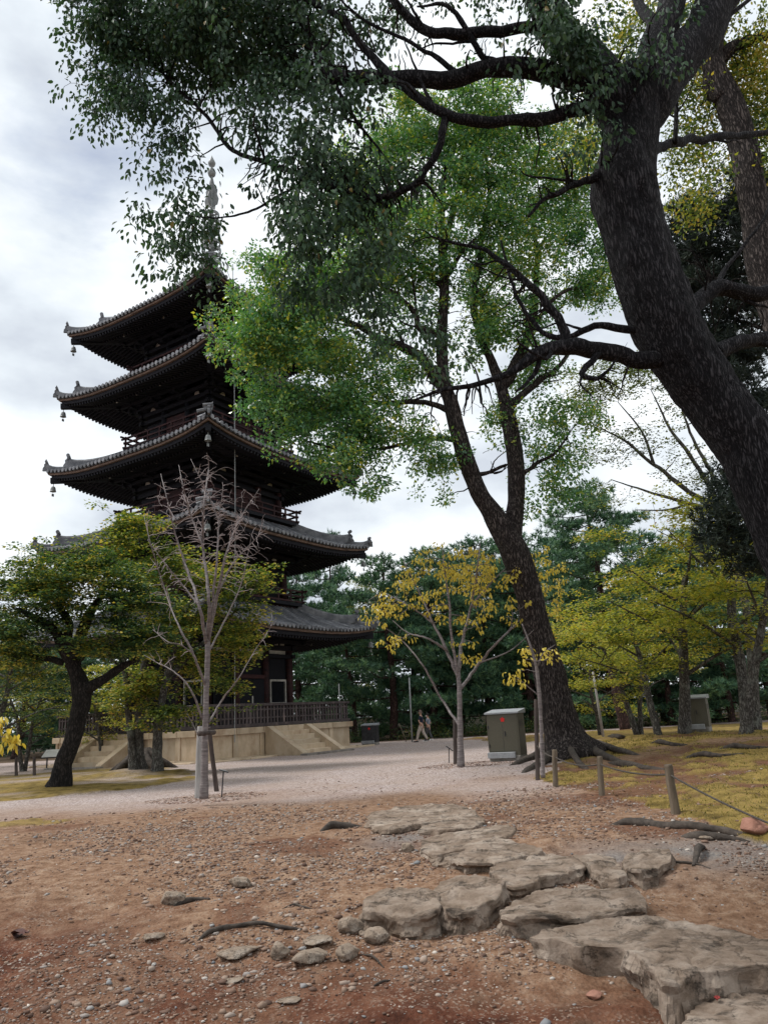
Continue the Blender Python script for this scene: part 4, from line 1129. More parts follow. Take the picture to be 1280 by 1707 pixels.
def bark_tube(pts, rad, sides, per=6, amp=0.0, freq=9.0, flare=None, jit=0.0):
    p = catmull(pts, per)
    t = np.linspace(0, 1, len(p)); ti = np.linspace(0, 1, len(rad))
    r = np.interp(t, ti, rad)
    disp = None
    if len(pts) > 3 and jit:                            # no branch runs true: small kinks and swellings
        s_ = np.r_[0, np.cumsum(np.linalg.norm(np.diff(p, axis=0), axis=1))] / (r.mean() * 5 + 1e-6)
        s0 = float(rng.random() * 90)
        kk = np.stack([fbm(np.stack([s_ + s0 + o_, 0 * s_, 0 * s_], -1), 3) for o_ in (0, 31, 67)], -1)
        fade = np.minimum(1, np.arange(len(p)) / 3.0)[:, None]
        p = p + kk * (r[:, None] * jit) * fade
        r = r * (1 + 0.10 * fbm(np.stack([s_ * 1.7 + s0, 0 * s_ + 5, 0 * s_], -1), 2))
    if amp > 0:
        seg = np.r_[0, np.cumsum(np.linalg.norm(np.diff(p, axis=0), axis=1))]
        a = np.arange(sides) * 2 * math.pi / sides
        A, S = np.meshgrid(a, seg)
        rm = r.mean()
        q = np.stack([np.cos(A) * rm * freq, np.sin(A) * rm * freq, S * freq * 0.24 + 3 * rm], -1)
        ridge = 1 - np.abs(fbm(q, 3)) * 1.6
        q2 = np.stack([np.cos(A) * 1.5, np.sin(A) * 1.5, S * 1.3], -1)
        disp = amp * r[:, None] * (ridge * 0.55 + 0.9 * fbm(q2, 3) * 0.8)
        if flare is not None:                           # buttressed foot
            fl = np.exp(-seg / flare[0])[:, None] * flare[1] * r[:, None]
            disp = disp + fl * (0.7 + 0.6 * np.cos(A * 5 + 0.6) * 0.5 + 0.5 * fbm(np.stack([np.cos(A) * 2, np.sin(A) * 2, S * 0.4], -1), 2))
    return tube_arrays(p, r, sides, disp) + (p, r)

def side_limbs(limbs, per=2, seed=3, lo=5.0, hi=14.0, skip=0):
    """Smaller boughs that leave each limb and curve away from it."""
    r_ = np.random.default_rng(seed); out = []
    for li, (pts, rad, sides) in enumerate(limbs):
        if li < skip or sides < 7: continue
        c = catmull(pts, 8); rr = np.interp(np.linspace(0, 1, len(c)), np.linspace(0, 1, len(rad)), rad)
        for q in range(per):
            j = int(len(c) * (0.28 + 0.6 * (q + r_.random()) / per)); j = min(j, len(c) - 2)
            d = unit(c[j + 1] - c[j]); n = unit(np.cross(d, unit(r_.normal(0, 1, 3)))); r0 = rr[j] * r_.uniform(0.35, 0.55)
            ln = r0 * r_.uniform(lo, hi) * 5
            a = c[j]; w = [a]
            for s in (0.3, 0.65, 1.0): w.append(a + d * ln * s * 0.75 + n * ln * s * 0.55 * (1 - 0.25 * s) + np.array([0, 0, 0.18 * ln * s * s]) + r_.normal(0, 0.05 * ln, 3))
            out.append((w, [r0, r0 * 0.7, r0 * 0.45, r0 * 0.2], 7))
    return out

def blobs_to_clusters(blobs, scale=1.0, clump=None):
    """blobs: (px, py, rx_px, ry_px, y, depth radius m, count)."""
    out = []
    for px, py, rx, ry, y, rd, n in blobs:
        k = pxm(y, py); c = P(px, py, y)
        n = max(1, int(n * scale))
        g = unit(rng.normal(0, 1, (n, 3))) * (rng.random(n) ** 0.42)[:, None]
        if clump:                                       # gather the sprays into uneven clumps with gaps between
            m_ = max(1, int(round(n / clump[0])))
            own = rng.integers(0, m_, n)
            g = g[:m_][own]
            out.append(c + g * np.array([rx * k, rd, ry * k * 1.05]) + rng.normal(0, 1, (n, 3)) * np.array([1, 1, 0.75]) * (clump[1] * rng.uniform(0.6, 1.3, m_)[own])[:, None])
            continue
        out.append(c + g * np.array([rx * k, rd, ry * k * 1.05]))
    return np.vstack(out)

def connect(nodes, nrad, cl, r_tip=0.006, r_max=0.05, wobble=0.12, sag=0.0, sides=4):
    """Grow a twig from the existing skeleton to every cluster; later twigs may start on earlier ones."""
    nodes = [np.asarray(n) for n in nodes]; A = np.vstack(nodes); RD = np.concatenate(nrad)
    cap = len(cl) * 5 + len(A)
    B = np.zeros((cap, 3)); BR = np.zeros(cap); m_ = len(A); B[:m_] = A; BR[:m_] = RD
    d0 = np.array([np.min(np.sum((A - c) ** 2, 1)) for c in cl])
    V, Fc, nv = [], [], 0
    dirs = np.zeros((len(cl), 3))
    for q in np.argsort(d0):
        c = cl[q]
        dd = np.sqrt(np.sum((B[:m_] - c) ** 2, 1))
        j = int(np.argmin(dd + 0.25 / (BR[:m_] * 40 + 0.4)))
        p0 = B[j]; L_ = dd[j]
        if L_ < 0.02: continue
        r0 = min(BR[j] * 0.75, r_max, r_tip + 0.016 * L_ + 0.004)
        ctl = p0 + (c - p0) * 0.5 + rng.normal(0, wobble, 3) * L_ + np.array([0, 0, 0.14 * L_ - sag * L_])
        t = np.linspace(0, 1, 6)[:, None]
        pts = p0 * (1 - t) ** 2 + 2 * ctl * t * (1 - t) + c * t ** 2
        pts[1:-1] += rng.normal(0, 0.025 * L_, (4, 3))
        rr = np.linspace(r0, r_tip, 6)
        v, f = tube_arrays(pts, rr, sides)
        V.append(v); Fc.append(f + nv); nv += len(v)
        B[m_:m_ + 5] = pts[1:]; BR[m_:m_ + 5] = rr[1:]; m_ += 5
        dirs[q] = unit(pts[-1] - pts[-3])
    return (np.vstack(V), np.vstack(Fc), dirs) if V else (None, None, dirs)

def px_line(pts, y):
    """pts: (px, py) or (px, py, y)."""
    return [P(q[0], q[1], q[2] if len(q) > 2 else y) for q in pts]

def build_tree(name, label, cat, group, base, trunks, limbs, clusters, bark, leafm, leaves, twigm=None, twig=(0.006, 0.05), amp=0.10, extra=None, sag=0.0, freq=9.0, flare=None, crown_name='crown', wobble=0.12, bare=None):
    """trunks / limbs: (world points, radii list, sides). leaves: a function clusters, dirs -> verts, faces, rnd."""
    root = empty(name, base, label, cat, group)
    base = np.asarray(base, float)
    nodes, nrad = [], []
    for kind, lst in (('trunk', trunks), ('limb', limbs)):
        for li, (pts, rad, sides) in enumerate(lst):
            v, f, p, r = bark_tube(pts, rad, sides, 7 if kind == 'limb' else (24 if sides > 30 else 10), amp if sides > 7 else 0.0, freq, flare if (kind == 'trunk' and li == 0) else None, 0.45 if kind == 'limb' else 0.10)
            n = len(v); tip = n; 
            v = np.vstack([v, p[-1:], p[:1]])
            cap = np.array([(n - sides + i, n - sides + (i + 1) % sides, tip) for i in range(sides)])
            cap0 = np.array([((i + 1) % sides, i, n + 1) for i in range(sides)])
            link(kind, np_mesh(kind, v - base, [f, cap, cap0], bark, True), root)
            nodes.append(p[len(p) // 4:] if kind == 'trunk' else p); nrad.append(r[len(p) // 4:] if kind == 'trunk' else r)
    if clusters is not None and len(clusters):
        nleafy = len(clusters)
        v, f, dirs = connect(nodes, nrad, clusters if bare is None else np.vstack([clusters, bare]), twig[0], twig[1], wobble, sag)
        dirs = dirs[:nleafy]
        if v is not None: link('twigs', np_mesh('twigs', v - base, f, twigm or bark, True), root)['kind'] = 'stuff'
        if leaves is not None:
            v, f, rnd = leaves(clusters, dirs)
            o = link(crown_name, np_mesh(crown_name, v - base, f, leafm, False, {'rnd': ('FACE', rnd)}), root); o['kind'] = 'stuff'
    return root

def copy_tree(src, loc, rz, s, label, group=None):
    r = src.copy(); COL.objects.link(r)
    r.location = tuple(float(v) for v in loc); r.rotation_euler = (0, 0, rz); r.scale = (s[0], s[0], s[1])
    r['label'] = label
    if group: r['group'] = group
    for ch in list(src.children):
        c = ch.copy(); COL.objects.link(c); c.parent = r
    return r

LM = {}
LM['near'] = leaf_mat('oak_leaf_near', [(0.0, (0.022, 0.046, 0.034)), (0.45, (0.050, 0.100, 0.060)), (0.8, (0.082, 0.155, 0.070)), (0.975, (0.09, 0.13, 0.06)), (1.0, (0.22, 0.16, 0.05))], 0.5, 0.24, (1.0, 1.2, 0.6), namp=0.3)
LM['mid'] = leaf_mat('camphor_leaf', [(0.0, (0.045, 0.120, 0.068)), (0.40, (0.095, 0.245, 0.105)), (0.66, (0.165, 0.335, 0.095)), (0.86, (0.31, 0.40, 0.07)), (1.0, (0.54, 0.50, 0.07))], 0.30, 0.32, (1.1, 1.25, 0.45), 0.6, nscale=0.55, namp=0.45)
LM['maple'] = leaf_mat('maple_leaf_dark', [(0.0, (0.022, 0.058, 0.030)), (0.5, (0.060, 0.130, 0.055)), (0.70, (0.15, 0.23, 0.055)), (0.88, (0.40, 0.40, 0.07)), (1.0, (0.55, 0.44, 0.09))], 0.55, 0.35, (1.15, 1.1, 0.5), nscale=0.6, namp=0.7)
LM['maple2'] = leaf_mat('maple_leaf_turning', [(0.0, (0.035, 0.070, 0.026)), (0.4, (0.090, 0.16, 0.042)), (0.65, (0.24, 0.30, 0.055)), (0.85, (0.50, 0.46, 0.08)), (1.0, (0.58, 0.42, 0.12))], 0.55, 0.4, (1.15, 1.1, 0.5), nscale=0.6, namp=0.6)
LM['lime'] = leaf_mat('yellow_green_leaf', [(0.0, (0.09, 0.14, 0.03)), (0.3, (0.27, 0.33, 0.06)), (0.65, (0.50, 0.48, 0.08)), (0.92, (0.62, 0.52, 0.10)), (1.0, (0.52, 0.30, 0.08))], 0.55, 0.42, (1.1, 1.1, 0.5), nscale=0.4, namp=0.5)
LM['gold'] = leaf_mat('golden_cherry_leaf', [(0.0, (0.40, 0.33, 0.05)), (0.5, (0.66, 0.55, 0.09)), (1.0, (0.78, 0.66, 0.16))], 0.55, 0.4, (1.1, 1.0, 0.6))
LM['pine'] = leaf_mat('pine_needle', [(0.0, (0.032, 0.080, 0.052)), (0.5, (0.085, 0.185, 0.110)), (1.0, (0.20, 0.33, 0.15))], 0.6, 0.15, (1, 1.1, 0.8), nscale=0.35, namp=0.5)
LM['cedar'] = leaf_mat('cedar_spray', [(0.0, (0.012, 0.020, 0.018)), (0.6, (0.028, 0.045, 0.036)), (1.0, (0.05, 0.07, 0.05))], 0.6, 0.15, (1, 1.1, 0.8))
LM['broad'] = leaf_mat('forest_leaf', [(0.0, (0.018, 0.036, 0.018)), (0.45, (0.045, 0.085, 0.035)), (0.75, (0.10, 0.15, 0.04)), (1.0, (0.33, 0.29, 0.05))], 0.55, 0.3, (1.1, 1.2, 0.5), nscale=0.35, namp=0.6)
LM['wood'] = leaf_mat('far_evergreen', [(0.0, (0.022, 0.052, 0.034)), (0.6, (0.065, 0.125, 0.066)), (1.0, (0.20, 0.26, 0.08))], 0.6, 0.15, (1, 1.1, 0.7), nscale=0.2, namp=0.5)
LM['pale'] = leaf_mat('pale_green_leaf', [(0.0, (0.05, 0.075, 0.035)), (0.6, (0.12, 0.16, 0.06)), (1.0, (0.28, 0.26, 0.07))], 0.55, 0.45, (1.1, 1.15, 0.6))  # pale green is the leaf's own colour

# ---------------- the big tree that overhangs the view (trunk comes in from the side)
YA = 6.6
kA = pxm(YA, 500)
def ra(w): return w * kA / 2 * (1.0 if w > 60 else 0.86)
A_base = on_ground(1445, 1437)
A_tr = [A_base - np.array([0, 0, 0.1])] + px_line([(1440, 1260), (1390, 1060), (1322, 906), (1285, 834), (1246, 748), (1192, 664), (1130, 572), (1088, 485), (1066, 410), (1043, 320), (1046, 260), (1055, 185), (1062, 130)], YA)
A_r = [ra(w) for w in (170, 140, 120, 106, 101, 97, 96, 95, 95, 98, 106, 92, 86, 82)]
A_limbs = [
    (px_line([(1052, 265, 6.6), (1035, 190, 6.6), (985, 125, 6.55), (925, 55, 6.5), (885, -20, 6.4), (850, -120, 6.4), (830, -260, 6.5)], YA), [ra(w) for w in (50, 74, 74, 70, 64, 50, 30)], 16),
    (px_line([(985, 130, 6.55), (935, 118, 6.4), (870, 112, 6.3), (780, 122, 6.3), (660, 133, 6.3), (552, 130, 6.4)], YA), [ra(w) for w in (46, 40, 37, 34, 31, 30)], 14),
    (px_line([(1010, 150, 6.5), (960, 178, 6.3), (900, 197, 6.2), (800, 198, 6.1), (725, 182, 6.1), (655, 130, 6.2), (605, 75, 6.3), (565, 25, 6.4), (500, 0, 6.6), (420, 5, 6.8), (330, 0, 7.0)], YA), [ra(w) for w in (34, 28, 24, 21, 19, 17, 15, 13, 11, 8, 5)], 10),
    (px_line([(930, 60, 6.5), (890, 44, 6.3), (800, 52, 6.2), (730, 56, 6.2), (690, 36, 6.2), (650, -8, 6.2), (600, -80, 6.3)], YA), [ra(w) for w in (28, 24, 21, 20, 17, 15, 11)], 10),
    (px_line([(1050, 262, 6.6), (1082, 175, 6.62), (1135, 105, 6.7), (1190, 35, 6.8), (1225, -40, 6.9), (1250, -160, 7)], YA), [ra(w) for w in (50, 80, 82, 78, 72, 50)], 16),
    (px_line([(1056, 220, 6.6), (1070, 140, 6.6), (1100, 60, 6.7), (1135, -10, 6.8), (1165, -110, 7)], YA), [ra(w) for w in (50, 64, 60, 56, 40)], 14),
    (px_line([(745, 186, 6.1), (736, 230, 6.1), (706, 290, 6.2), (655, 324, 6.3), (590, 322, 6.5), (520, 296, 6.7), (442, 270, 6.9), (388, 250, 7.0), (345, 195, 7.1), (290, 140, 7.2), (220, 70, 7.3)], YA), [ra(w) for w in (16, 15, 14, 12, 11, 11, 11, 10, 8, 6, 4)], 8),
    (px_line([(520, 296, 6.7), (470, 322, 6.6), (420, 350, 6.6), (370, 362, 6.7), (320, 360, 6.8)], YA), [ra(w) for w in (7, 6, 5, 4, 3)], 6),
    (px_line([(552, 130, 6.4), (530, 90, 6.5), (505, 40, 6.6), (480, -20, 6.7)], YA), [ra(w) for w in (14, 11, 8, 6)], 8),
    (px_line([(556, 132, 6.4), (580, 180, 6.4), (605, 215, 6.4), (650, 270, 6.4)], YA), [ra(w) for w in (9, 8, 6, 3)], 6),
    (px_line([(1140, 600, 6.6), (1070, 594, 6.5), (1000, 586, 6.4), (940, 578, 6.3), (900, 588, 6.2), (862, 618, 6.2), (800, 640, 6.2), (740, 650, 6.2), (690, 668, 6.3)], YA), [ra(w) for w in (38, 34, 30, 27, 22, 14, 10, 8, 4)], 12),
    (px_line([(945, 578, 6.3), (928, 530, 6.3), (885, 475, 6.3), (842, 440, 6.4), (800, 415, 6.5), (720, 395, 6.6)], YA), [ra(w) for w in (20, 17, 14, 11, 8, 4)], 8),
    (px_line([(1000, 586, 6.4), (970, 620, 6.3), (990, 632, 6.3), (1012, 620, 6.3), (1025, 600, 6.4)], YA), [ra(w) for w in (12, 11, 9, 6, 3)], 8),
    (px_line([(1010, 290, 6.6), (975, 300, 6.4), (940, 318, 6.3), (905, 335, 6.3), (880, 360, 6.3)], YA), [ra(w) for w in (22, 15, 12, 9, 5)], 8),
    (px_line([(1110, 560, 6.6), (1000, 545, 6.7), (940, 562, 6.8), (900, 550, 6.9), (860, 490, 7.0), (835, 400, 7.1)], YA), [ra(w) for w in (16, 14, 12, 10, 8, 4)], 8),
    (px_line([(1150, 520, 6.8), (1190, 482, 7.0), (1240, 490, 7.2), (1330, 480, 7.4)], YA), [ra(w) for w in (34, 32, 30, 26)], 10),
    (px_line([(1190, 590, 6.7), (1230, 572, 6.9), (1280, 562, 7.1), (1350, 575, 7.3)], YA), [ra(w) for w in (34, 30, 28, 24)], 10),
    (px_line([(1085, 255, 6.7), (1110, 240, 7.2), (1150, 232, 7.8), (1230, 226, 8.6), (1300, 214, 9.2), (1380, 170, 9.8)], YA), [ra(w) for w in (22, 20, 20, 18, 14, 8)], 8),
    (px_line([(1125, 238, 7.3), (1127, 190, 7.3), (1126, 140, 7.3)], YA), [ra(w) for w in (11, 10, 8)], 8),
]
A_blobs = [
    (215, 30, 95, 90, 7.2, 1.0, 70), (310, 40, 110, 95, 7.0, 1.0, 95), (420, 60, 100, 95, 6.9, 1.0, 85), (190, 130, 55, 80, 7.3, 0.7, 34),
    (235, 215, 45, 70, 7.2, 0.6, 22), (290, 180, 55, 50, 7.1, 0.6, 16), (290, 290, 50, 50, 7.0, 0.5, 16), (285, 370, 48, 48, 6.9, 0.5, 18), (312, 392, 44, 40, 6.8, 0.5, 15), (300, 425, 24, 14, 6.8, 0.3, 3),
    (500, 70, 60, 90, 6.8, 0.8, 34), (470, 160, 60, 50, 6.7, 0.6, 26), (535, 240, 95, 85, 6.6, 0.9, 80), (550, 340, 88, 75, 6.6, 0.9, 76), (560, 440, 90, 60, 6.7, 0.9, 56), (600, 520, 50, 50, 6.7, 0.6, 18),
    (450, -90, 260, 70, 7.0, 1.6, 90), (250, -120, 150, 80, 7.2, 1.2, 60), (620, 270, 50, 60, 6.4, 0.5, 14), (590, 70, 40, 60, 6.6, 0.5, 7),
    (930, 90, 40, 70, 6.0, 0.3, 20), (975, 170, 35, 40, 5.9, 0.25, 9), (900, 20, 30, 30, 6.0, 0.3, 7), (1085, 80, 26, 40, 6.2, 0.25, 6),
    (700, 600, 60, 60, 6.5, 0.5, 8), (800, -120, 200, 60, 6.6, 1.5, 40),
]
A_cl = blobs_to_clusters([(a, b_, c * 1.08, d * 1.05, e_, f_, n * (0.50 if b_ > 180 and a < 400 else 0.50 if b_ > 150 else 1.15)) for a, b_, c, d, e_, f_, n in A_blobs], 2.1, (5, 0.17))
A_bare = blobs_to_clusters([(640, 60, 100, 80, 6.3, 0.5, 46), (560, 200, 60, 60, 6.4, 0.4, 18), (700, 350, 90, 60, 6.3, 0.5, 30), (850, 510, 90, 60, 6.4, 0.5, 26), (760, 680, 90, 50, 6.3, 0.5, 30), (430, 310, 40, 50, 6.9, 0.4, 12), (420, 200, 50, 50, 7.0, 0.4, 14), (900, 280, 60, 60, 6.3, 0.4, 16), (1010, 640, 60, 40, 6.4, 0.3, 12), (1150, 430, 40, 60, 6.9, 0.4, 14), (1230, 520, 50, 40, 7.1, 0.4, 14), (1060, 120, 40, 60, 6.2, 0.3, 8), (820, 120, 80, 60, 6.2, 0.4, 18)])
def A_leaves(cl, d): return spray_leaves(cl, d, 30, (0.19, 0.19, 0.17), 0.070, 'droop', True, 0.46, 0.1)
build_tree('oak_tree', 'huge dark tree leaning in from the side, its limbs arching over the whole view', 'tree', None, A_base, [(A_tr, A_r, 56)], A_limbs + side_limbs(A_limbs, 3, 5), A_cl, M['bark'], LM['near'], A_leaves, M['bark_dark'], (0.0028, 0.02), 0.12, freq=13.0, bare=A_bare, wobble=0.2)

# ---------------- the leaning tree in the middle of the court
YM = 22.0
kM = pxm(YM, 1000)
def rm(w): return w * kM / 2 * 0.88
Mb = on_ground(948, 1262)
M_tr = [(px_line([(950, 1268), (938, 1215), (922, 1150), (905, 1085), (888, 1020), (868, 950), (845, 895), (822, 858), (798, 822), (778, 770), (762, 715), (752, 670), (740, 640), (736, 590), (738, 530), (740, 470), (736, 405), (738, 330), (745, 260)], YM), [rm(w) for w in (86, 68, 59, 55, 53, 52, 54, 40, 34, 32, 30, 28, 27, 24, 21, 19, 16, 12, 7)], 40),
        (px_line([(850, 915), (856, 870, 22.1), (860, 820, 22.2), (857, 760, 22.3), (848, 700, 22.4), (836, 645, 22.5), (822, 610, 22.6)], YM), [rm(w) for w in (38, 36, 34, 32, 29, 26, 20)], 24)]
M_limbs = [
    (px_line([(745, 650), (715, 610), (680, 585), (640, 565), (590, 540, 21.6), (530, 520, 21.2), (470, 500, 21)], YM), [rm(w) for w in (26, 22, 19, 16, 11, 7, 4)], 9),
    (px_line([(738, 560), (712, 552), (696, 545), (690, 520), (660, 490, 21.5), (600, 450, 21.2)], YM), [rm(w) for w in (18, 15, 13, 10, 7, 4)], 8),
    (px_line([(758, 690), (700, 670), (640, 672, 21.6), (570, 660, 21.2), (500, 640, 21)], YM), [rm(w) for w in (13, 11, 9, 6, 4)], 8),
    (px_line([(770, 735), (710, 730), (650, 745, 21.7), (580, 750, 21.4), (510, 735, 21.2)], YM), [rm(w) for w in (11, 9, 7, 5, 3)], 8),
    (px_line([(836, 645, 22.5), (862, 600, 22.6), (880, 550, 22.8), (890, 490, 23), (895, 420, 23.2), (880, 330, 23.4)], YM), [rm(w) for w in (26, 23, 20, 16, 11, 5)], 9),
    (px_line([(822, 610, 22.6), (800, 560, 22.6), (790, 500, 22.6), (800, 420, 22.6), (815, 330, 22.6), (810, 250, 22.5)], YM), [rm(w) for w in (20, 17, 14, 11, 8, 4)], 9),
    (px_line([(845, 680, 22.4), (890, 640, 22.6), (930, 610, 22.9), (960, 570, 23.2)], YM), [rm(w) for w in (18, 14, 10, 5)], 8),
    (px_line([(740, 470), (770, 420, 22), (800, 390, 22)], YM), [rm(w) for w in (11, 8, 4)], 7),
    (px_line([(738, 480), (700, 440, 21.8), (650, 400, 21.6), (610, 340, 21.5)], YM), [rm(w) for w in (14, 11, 7, 4)], 7),
    (px_line([(860, 800, 22.2), (890, 775, 22.3), (925, 755, 22.4), (950, 720, 22.6)], YM), [rm(w) for w in (10, 8, 6, 3)], 7),
    (px_line([(790, 800), (800, 790, 22.1), (820, 785, 22.1), (845, 775, 22.0)], YM), [rm(w) for w in (10, 9, 8, 7)], 7),
    (px_line([(738, 420), (760, 330, 22.3), (780, 250, 22.4), (800, 190, 22.5)], YM), [rm(w) for w in (15, 11, 8, 4)], 7),
]
M_blobs = [
    (440, 500, 62, 80, 20.8, 1.2, 80), (425, 575, 50, 55, 20.8, 1.0, 46), (500, 560, 95, 100, 20.9, 1.6, 120), (500, 470, 70, 60, 20.9, 1.2, 50), (580, 480, 95, 80, 21.2, 1.6, 80),
    (470, 665, 55, 50, 20.8, 1.0, 44), (540, 700, 90, 65, 20.9, 1.4, 84), (610, 640, 90, 85, 21.2, 1.5, 84), (590, 765, 75, 35, 21.2, 1.0, 30), (600, 805, 45, 20, 21.3, 0.7, 7), (650, 730, 60, 50, 21.3, 1.0, 22),
    (670, 400, 95, 80, 21.4, 1.6, 60), (640, 290, 95, 90, 21.6, 1.6, 60), (740, 250, 110, 80, 22, 1.9, 76), (830, 230, 100, 75, 22.4, 1.8, 64), (900, 300, 70, 100, 22.9, 1.6, 56), (780, 350, 110, 80, 22.3, 1.8, 60), (860, 420, 80, 70, 22.9, 1.5, 40),
    (690, 190, 90, 50, 21.9, 1.4, 40), (960, 250, 45, 90, 23, 1.0, 28), (820, 550, 52, 40, 22.3, 0.8, 24), (880, 530, 40, 35, 22.6, 0.8, 12), (800, 460, 60, 45, 22.4, 1.0, 18),
    (735, 765, 50, 38, 22.2, 0.8, 24), (900, 640, 55, 50, 22.9, 1.0, 26), (925, 760, 50, 55, 22.6, 1.0, 30), (950, 690, 42, 45, 22.8, 0.9, 16), (830, 720, 45, 55, 22.8, 0.8, 16), (780, 620, 30, 40, 22.6, 0.6, 7), (905, 830, 50, 30, 22.5, 0.8, 14), (960, 480, 40, 60, 23.2, 1.0, 16),
    (560, 400, 60, 60, 21.2, 1.2, 26),
]
M_cl = blobs_to_clusters([(a, b_, c, d, e_, f_, n * (1.9 if b_ < 560 and a > 620 else 1.0)) for a, b_, c, d, e_, f_, n in M_blobs + [(1000, 420, 50, 90, 23.4, 1.0, 26), (700, 520, 70, 60, 22.6, 1.0, 20), (960, 360, 60, 80, 23.2, 1.2, 30), (620, 560, 90, 90, 21.6, 1.4, 30)]], 1.5, (7, 0.42))
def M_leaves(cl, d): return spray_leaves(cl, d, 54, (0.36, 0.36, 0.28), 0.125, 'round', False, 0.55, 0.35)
mid = build_tree('camphor_tree', 'tall forked tree leaning over the court with a rounded bright green crown', 'tree', None, Mb, M_tr, M_limbs + side_limbs(M_limbs, 4, 6, 6, 14), M_cl, M['bark_brown'], LM['mid'], M_leaves, M['bark_dark'], (0.008, 0.06), 0.09, freq=6.0, flare=(0.45, 0.6), bare=blobs_to_clusters([(690, 600, 90, 90, 21.8, 1.0, 60), (820, 700, 60, 80, 22.3, 0.8, 24), (770, 480, 60, 90, 22, 1.0, 30), (690, 770, 50, 50, 21.8, 0.8, 20), (860, 420, 70, 80, 22.6, 1.0, 24)]))
# its roots, spreading over the bank
for ri, (pp, r0) in enumerate((([(930, 1248), (900, 1262), (872, 1270), (862, 1274), (840, 1277)], 0.18), ([(935, 1255), (905, 1274), (880, 1284), (868, 1290)], 0.14), ([(965, 1250), (1000, 1262), (1022, 1268), (1045, 1270)], 0.15), ([(970, 1245), (1020, 1255), (1050, 1259), (1075, 1260)], 0.12), ([(950, 1262), (965, 1278), (985, 1283)], 0.10))):
    w = [G(*q) for q in pp]
    w = [np.array([q[0], q[1], gz(q[0], q[1]) + 0.02]) for q in w]; w[0][2] += 0.25; w[1][2] += 0.04; w[-1][2] -= 0.12
    v, f, p_, r_ = bark_tube(w, [r0 * 0.9, r0 * 0.7, r0 * 0.55, r0 * 0.4, r0 * 0.2][:max(3, len(w))], 12, 8, 0.25, 6)
    link('root', np_mesh('root', v - Mb, f, M['root'], True), mid)

# ---------------- trees on the other side: maples, bare cherry
YL = 22.6; kL = pxm(YL, 1100)
def rl(w): return w * kL / 2
Lb = on_ground(100, 1308)
L_tr = [(px_line([(98, 1314), (104, 1275), (118, 1240), (128, 1200), (136, 1165), (132, 1135), (122, 1110), (118, 1080)], YL), [rl(w) for w in (42, 31, 27, 26, 29, 28, 22, 15)], 24)]
L_limbs = [
    (px_line([(138, 1150), (160, 1138), (182, 1125), (205, 1112), (240, 1090)], YL), [rl(w) for w in (22, 18, 15, 12, 5)], 10),
    (px_line([(122, 1110), (108, 1075), (88, 1052), (60, 1032), (30, 1015)], YL), [rl(w) for w in (26, 20, 16, 12, 5)], 10),
    (px_line([(128, 1100), (130, 1060), (145, 1025), (165, 1000), (180, 960)], YL), [rl(w) for w in (24, 20, 17, 12, 5)], 10),
    (px_line([(118, 1085), (112, 1040), (100, 1000), (95, 960)], YL), [rl(w) for w in (18, 14, 10, 5)], 8),
    (px_line([(105, 1105), (60, 1095), (10, 1090), (-60, 1080)], YL), [rl(w) for w in (12, 9, 7, 4)], 8),
]
L_blobs = [(80, 955, 90, 30, YL, 1.6, 60), (30, 990, 70, 40, YL, 1.6, 46), (120, 985, 70, 35, YL - 0.6, 1.3, 46), (170, 945, 55, 30, YL, 1.3, 30), (200, 1000, 62, 32, YL, 1.5, 46), (200, 1055, 55, 32, YL - 0.4, 1.3, 38), (40, 1045, 50, 26, YL - 0.5, 1.3, 26), (-20, 1040, 50, 60, YL, 1.5, 24), (20, 1090, 55, 22, YL - 0.3, 1.2, 22), (245, 1040, 40, 35, YL, 1.1, 22), (60, 1135, 50, 22, YL + 0.5, 1.0, 12), (150, 1075, 32, 20, YL - 0.8, 0.8, 8)]
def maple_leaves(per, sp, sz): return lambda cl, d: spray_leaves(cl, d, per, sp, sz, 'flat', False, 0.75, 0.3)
build_tree('maple_tree', 'dark crooked maple on the moss with a spreading layered green crown', 'tree', None, Lb, L_tr, L_limbs, blobs_to_clusters(L_blobs, 2.3, (5, 0.36)), M['bark_dark'], LM['maple'], maple_leaves(54, (0.42, 0.42, 0.12), 0.105), None, (0.006, 0.04), 0.10)

Y2 = 27.6; k2 = pxm(Y2, 1100)
def r2(w): return w * k2 / 2
Tb = on_ground(238, 1283)
T_tr = [(px_line([(224, 1290), (220, 1250), (215, 1200), (212, 1150), (205, 1090), (200, 1000), (205, 930)], Y2), [r2(w) for w in (17, 12, 11, 10, 9, 7, 4)], 12),
        (px_line([(238, 1290), (232, 1250), (232, 1200), (238, 1140), (245, 1070), (250, 980)], Y2 + 0.2), [r2(w) for w in (22, 17, 15, 13, 10, 5)], 12),
        (px_line([(262, 1288), (262, 1250), (264, 1210), (275, 1140), (295, 1070), (320, 1000)], Y2 - 0.2), [r2(w) for w in (20, 15, 14, 12, 9, 4)], 12)]
T_limbs = [(px_line([(275, 1140), (310, 1100), (350, 1060), (390, 1020)], Y2), [r2(w) for w in (10, 8, 6, 3)], 7), (px_line([(238, 1140), (200, 1110), (170, 1090)], Y2), [r2(w) for w in (8, 6, 3)], 7), (px_line([(295, 1070), (340, 1010), (390, 970)], Y2), [r2(w) for w in (8, 6, 3)], 7)]
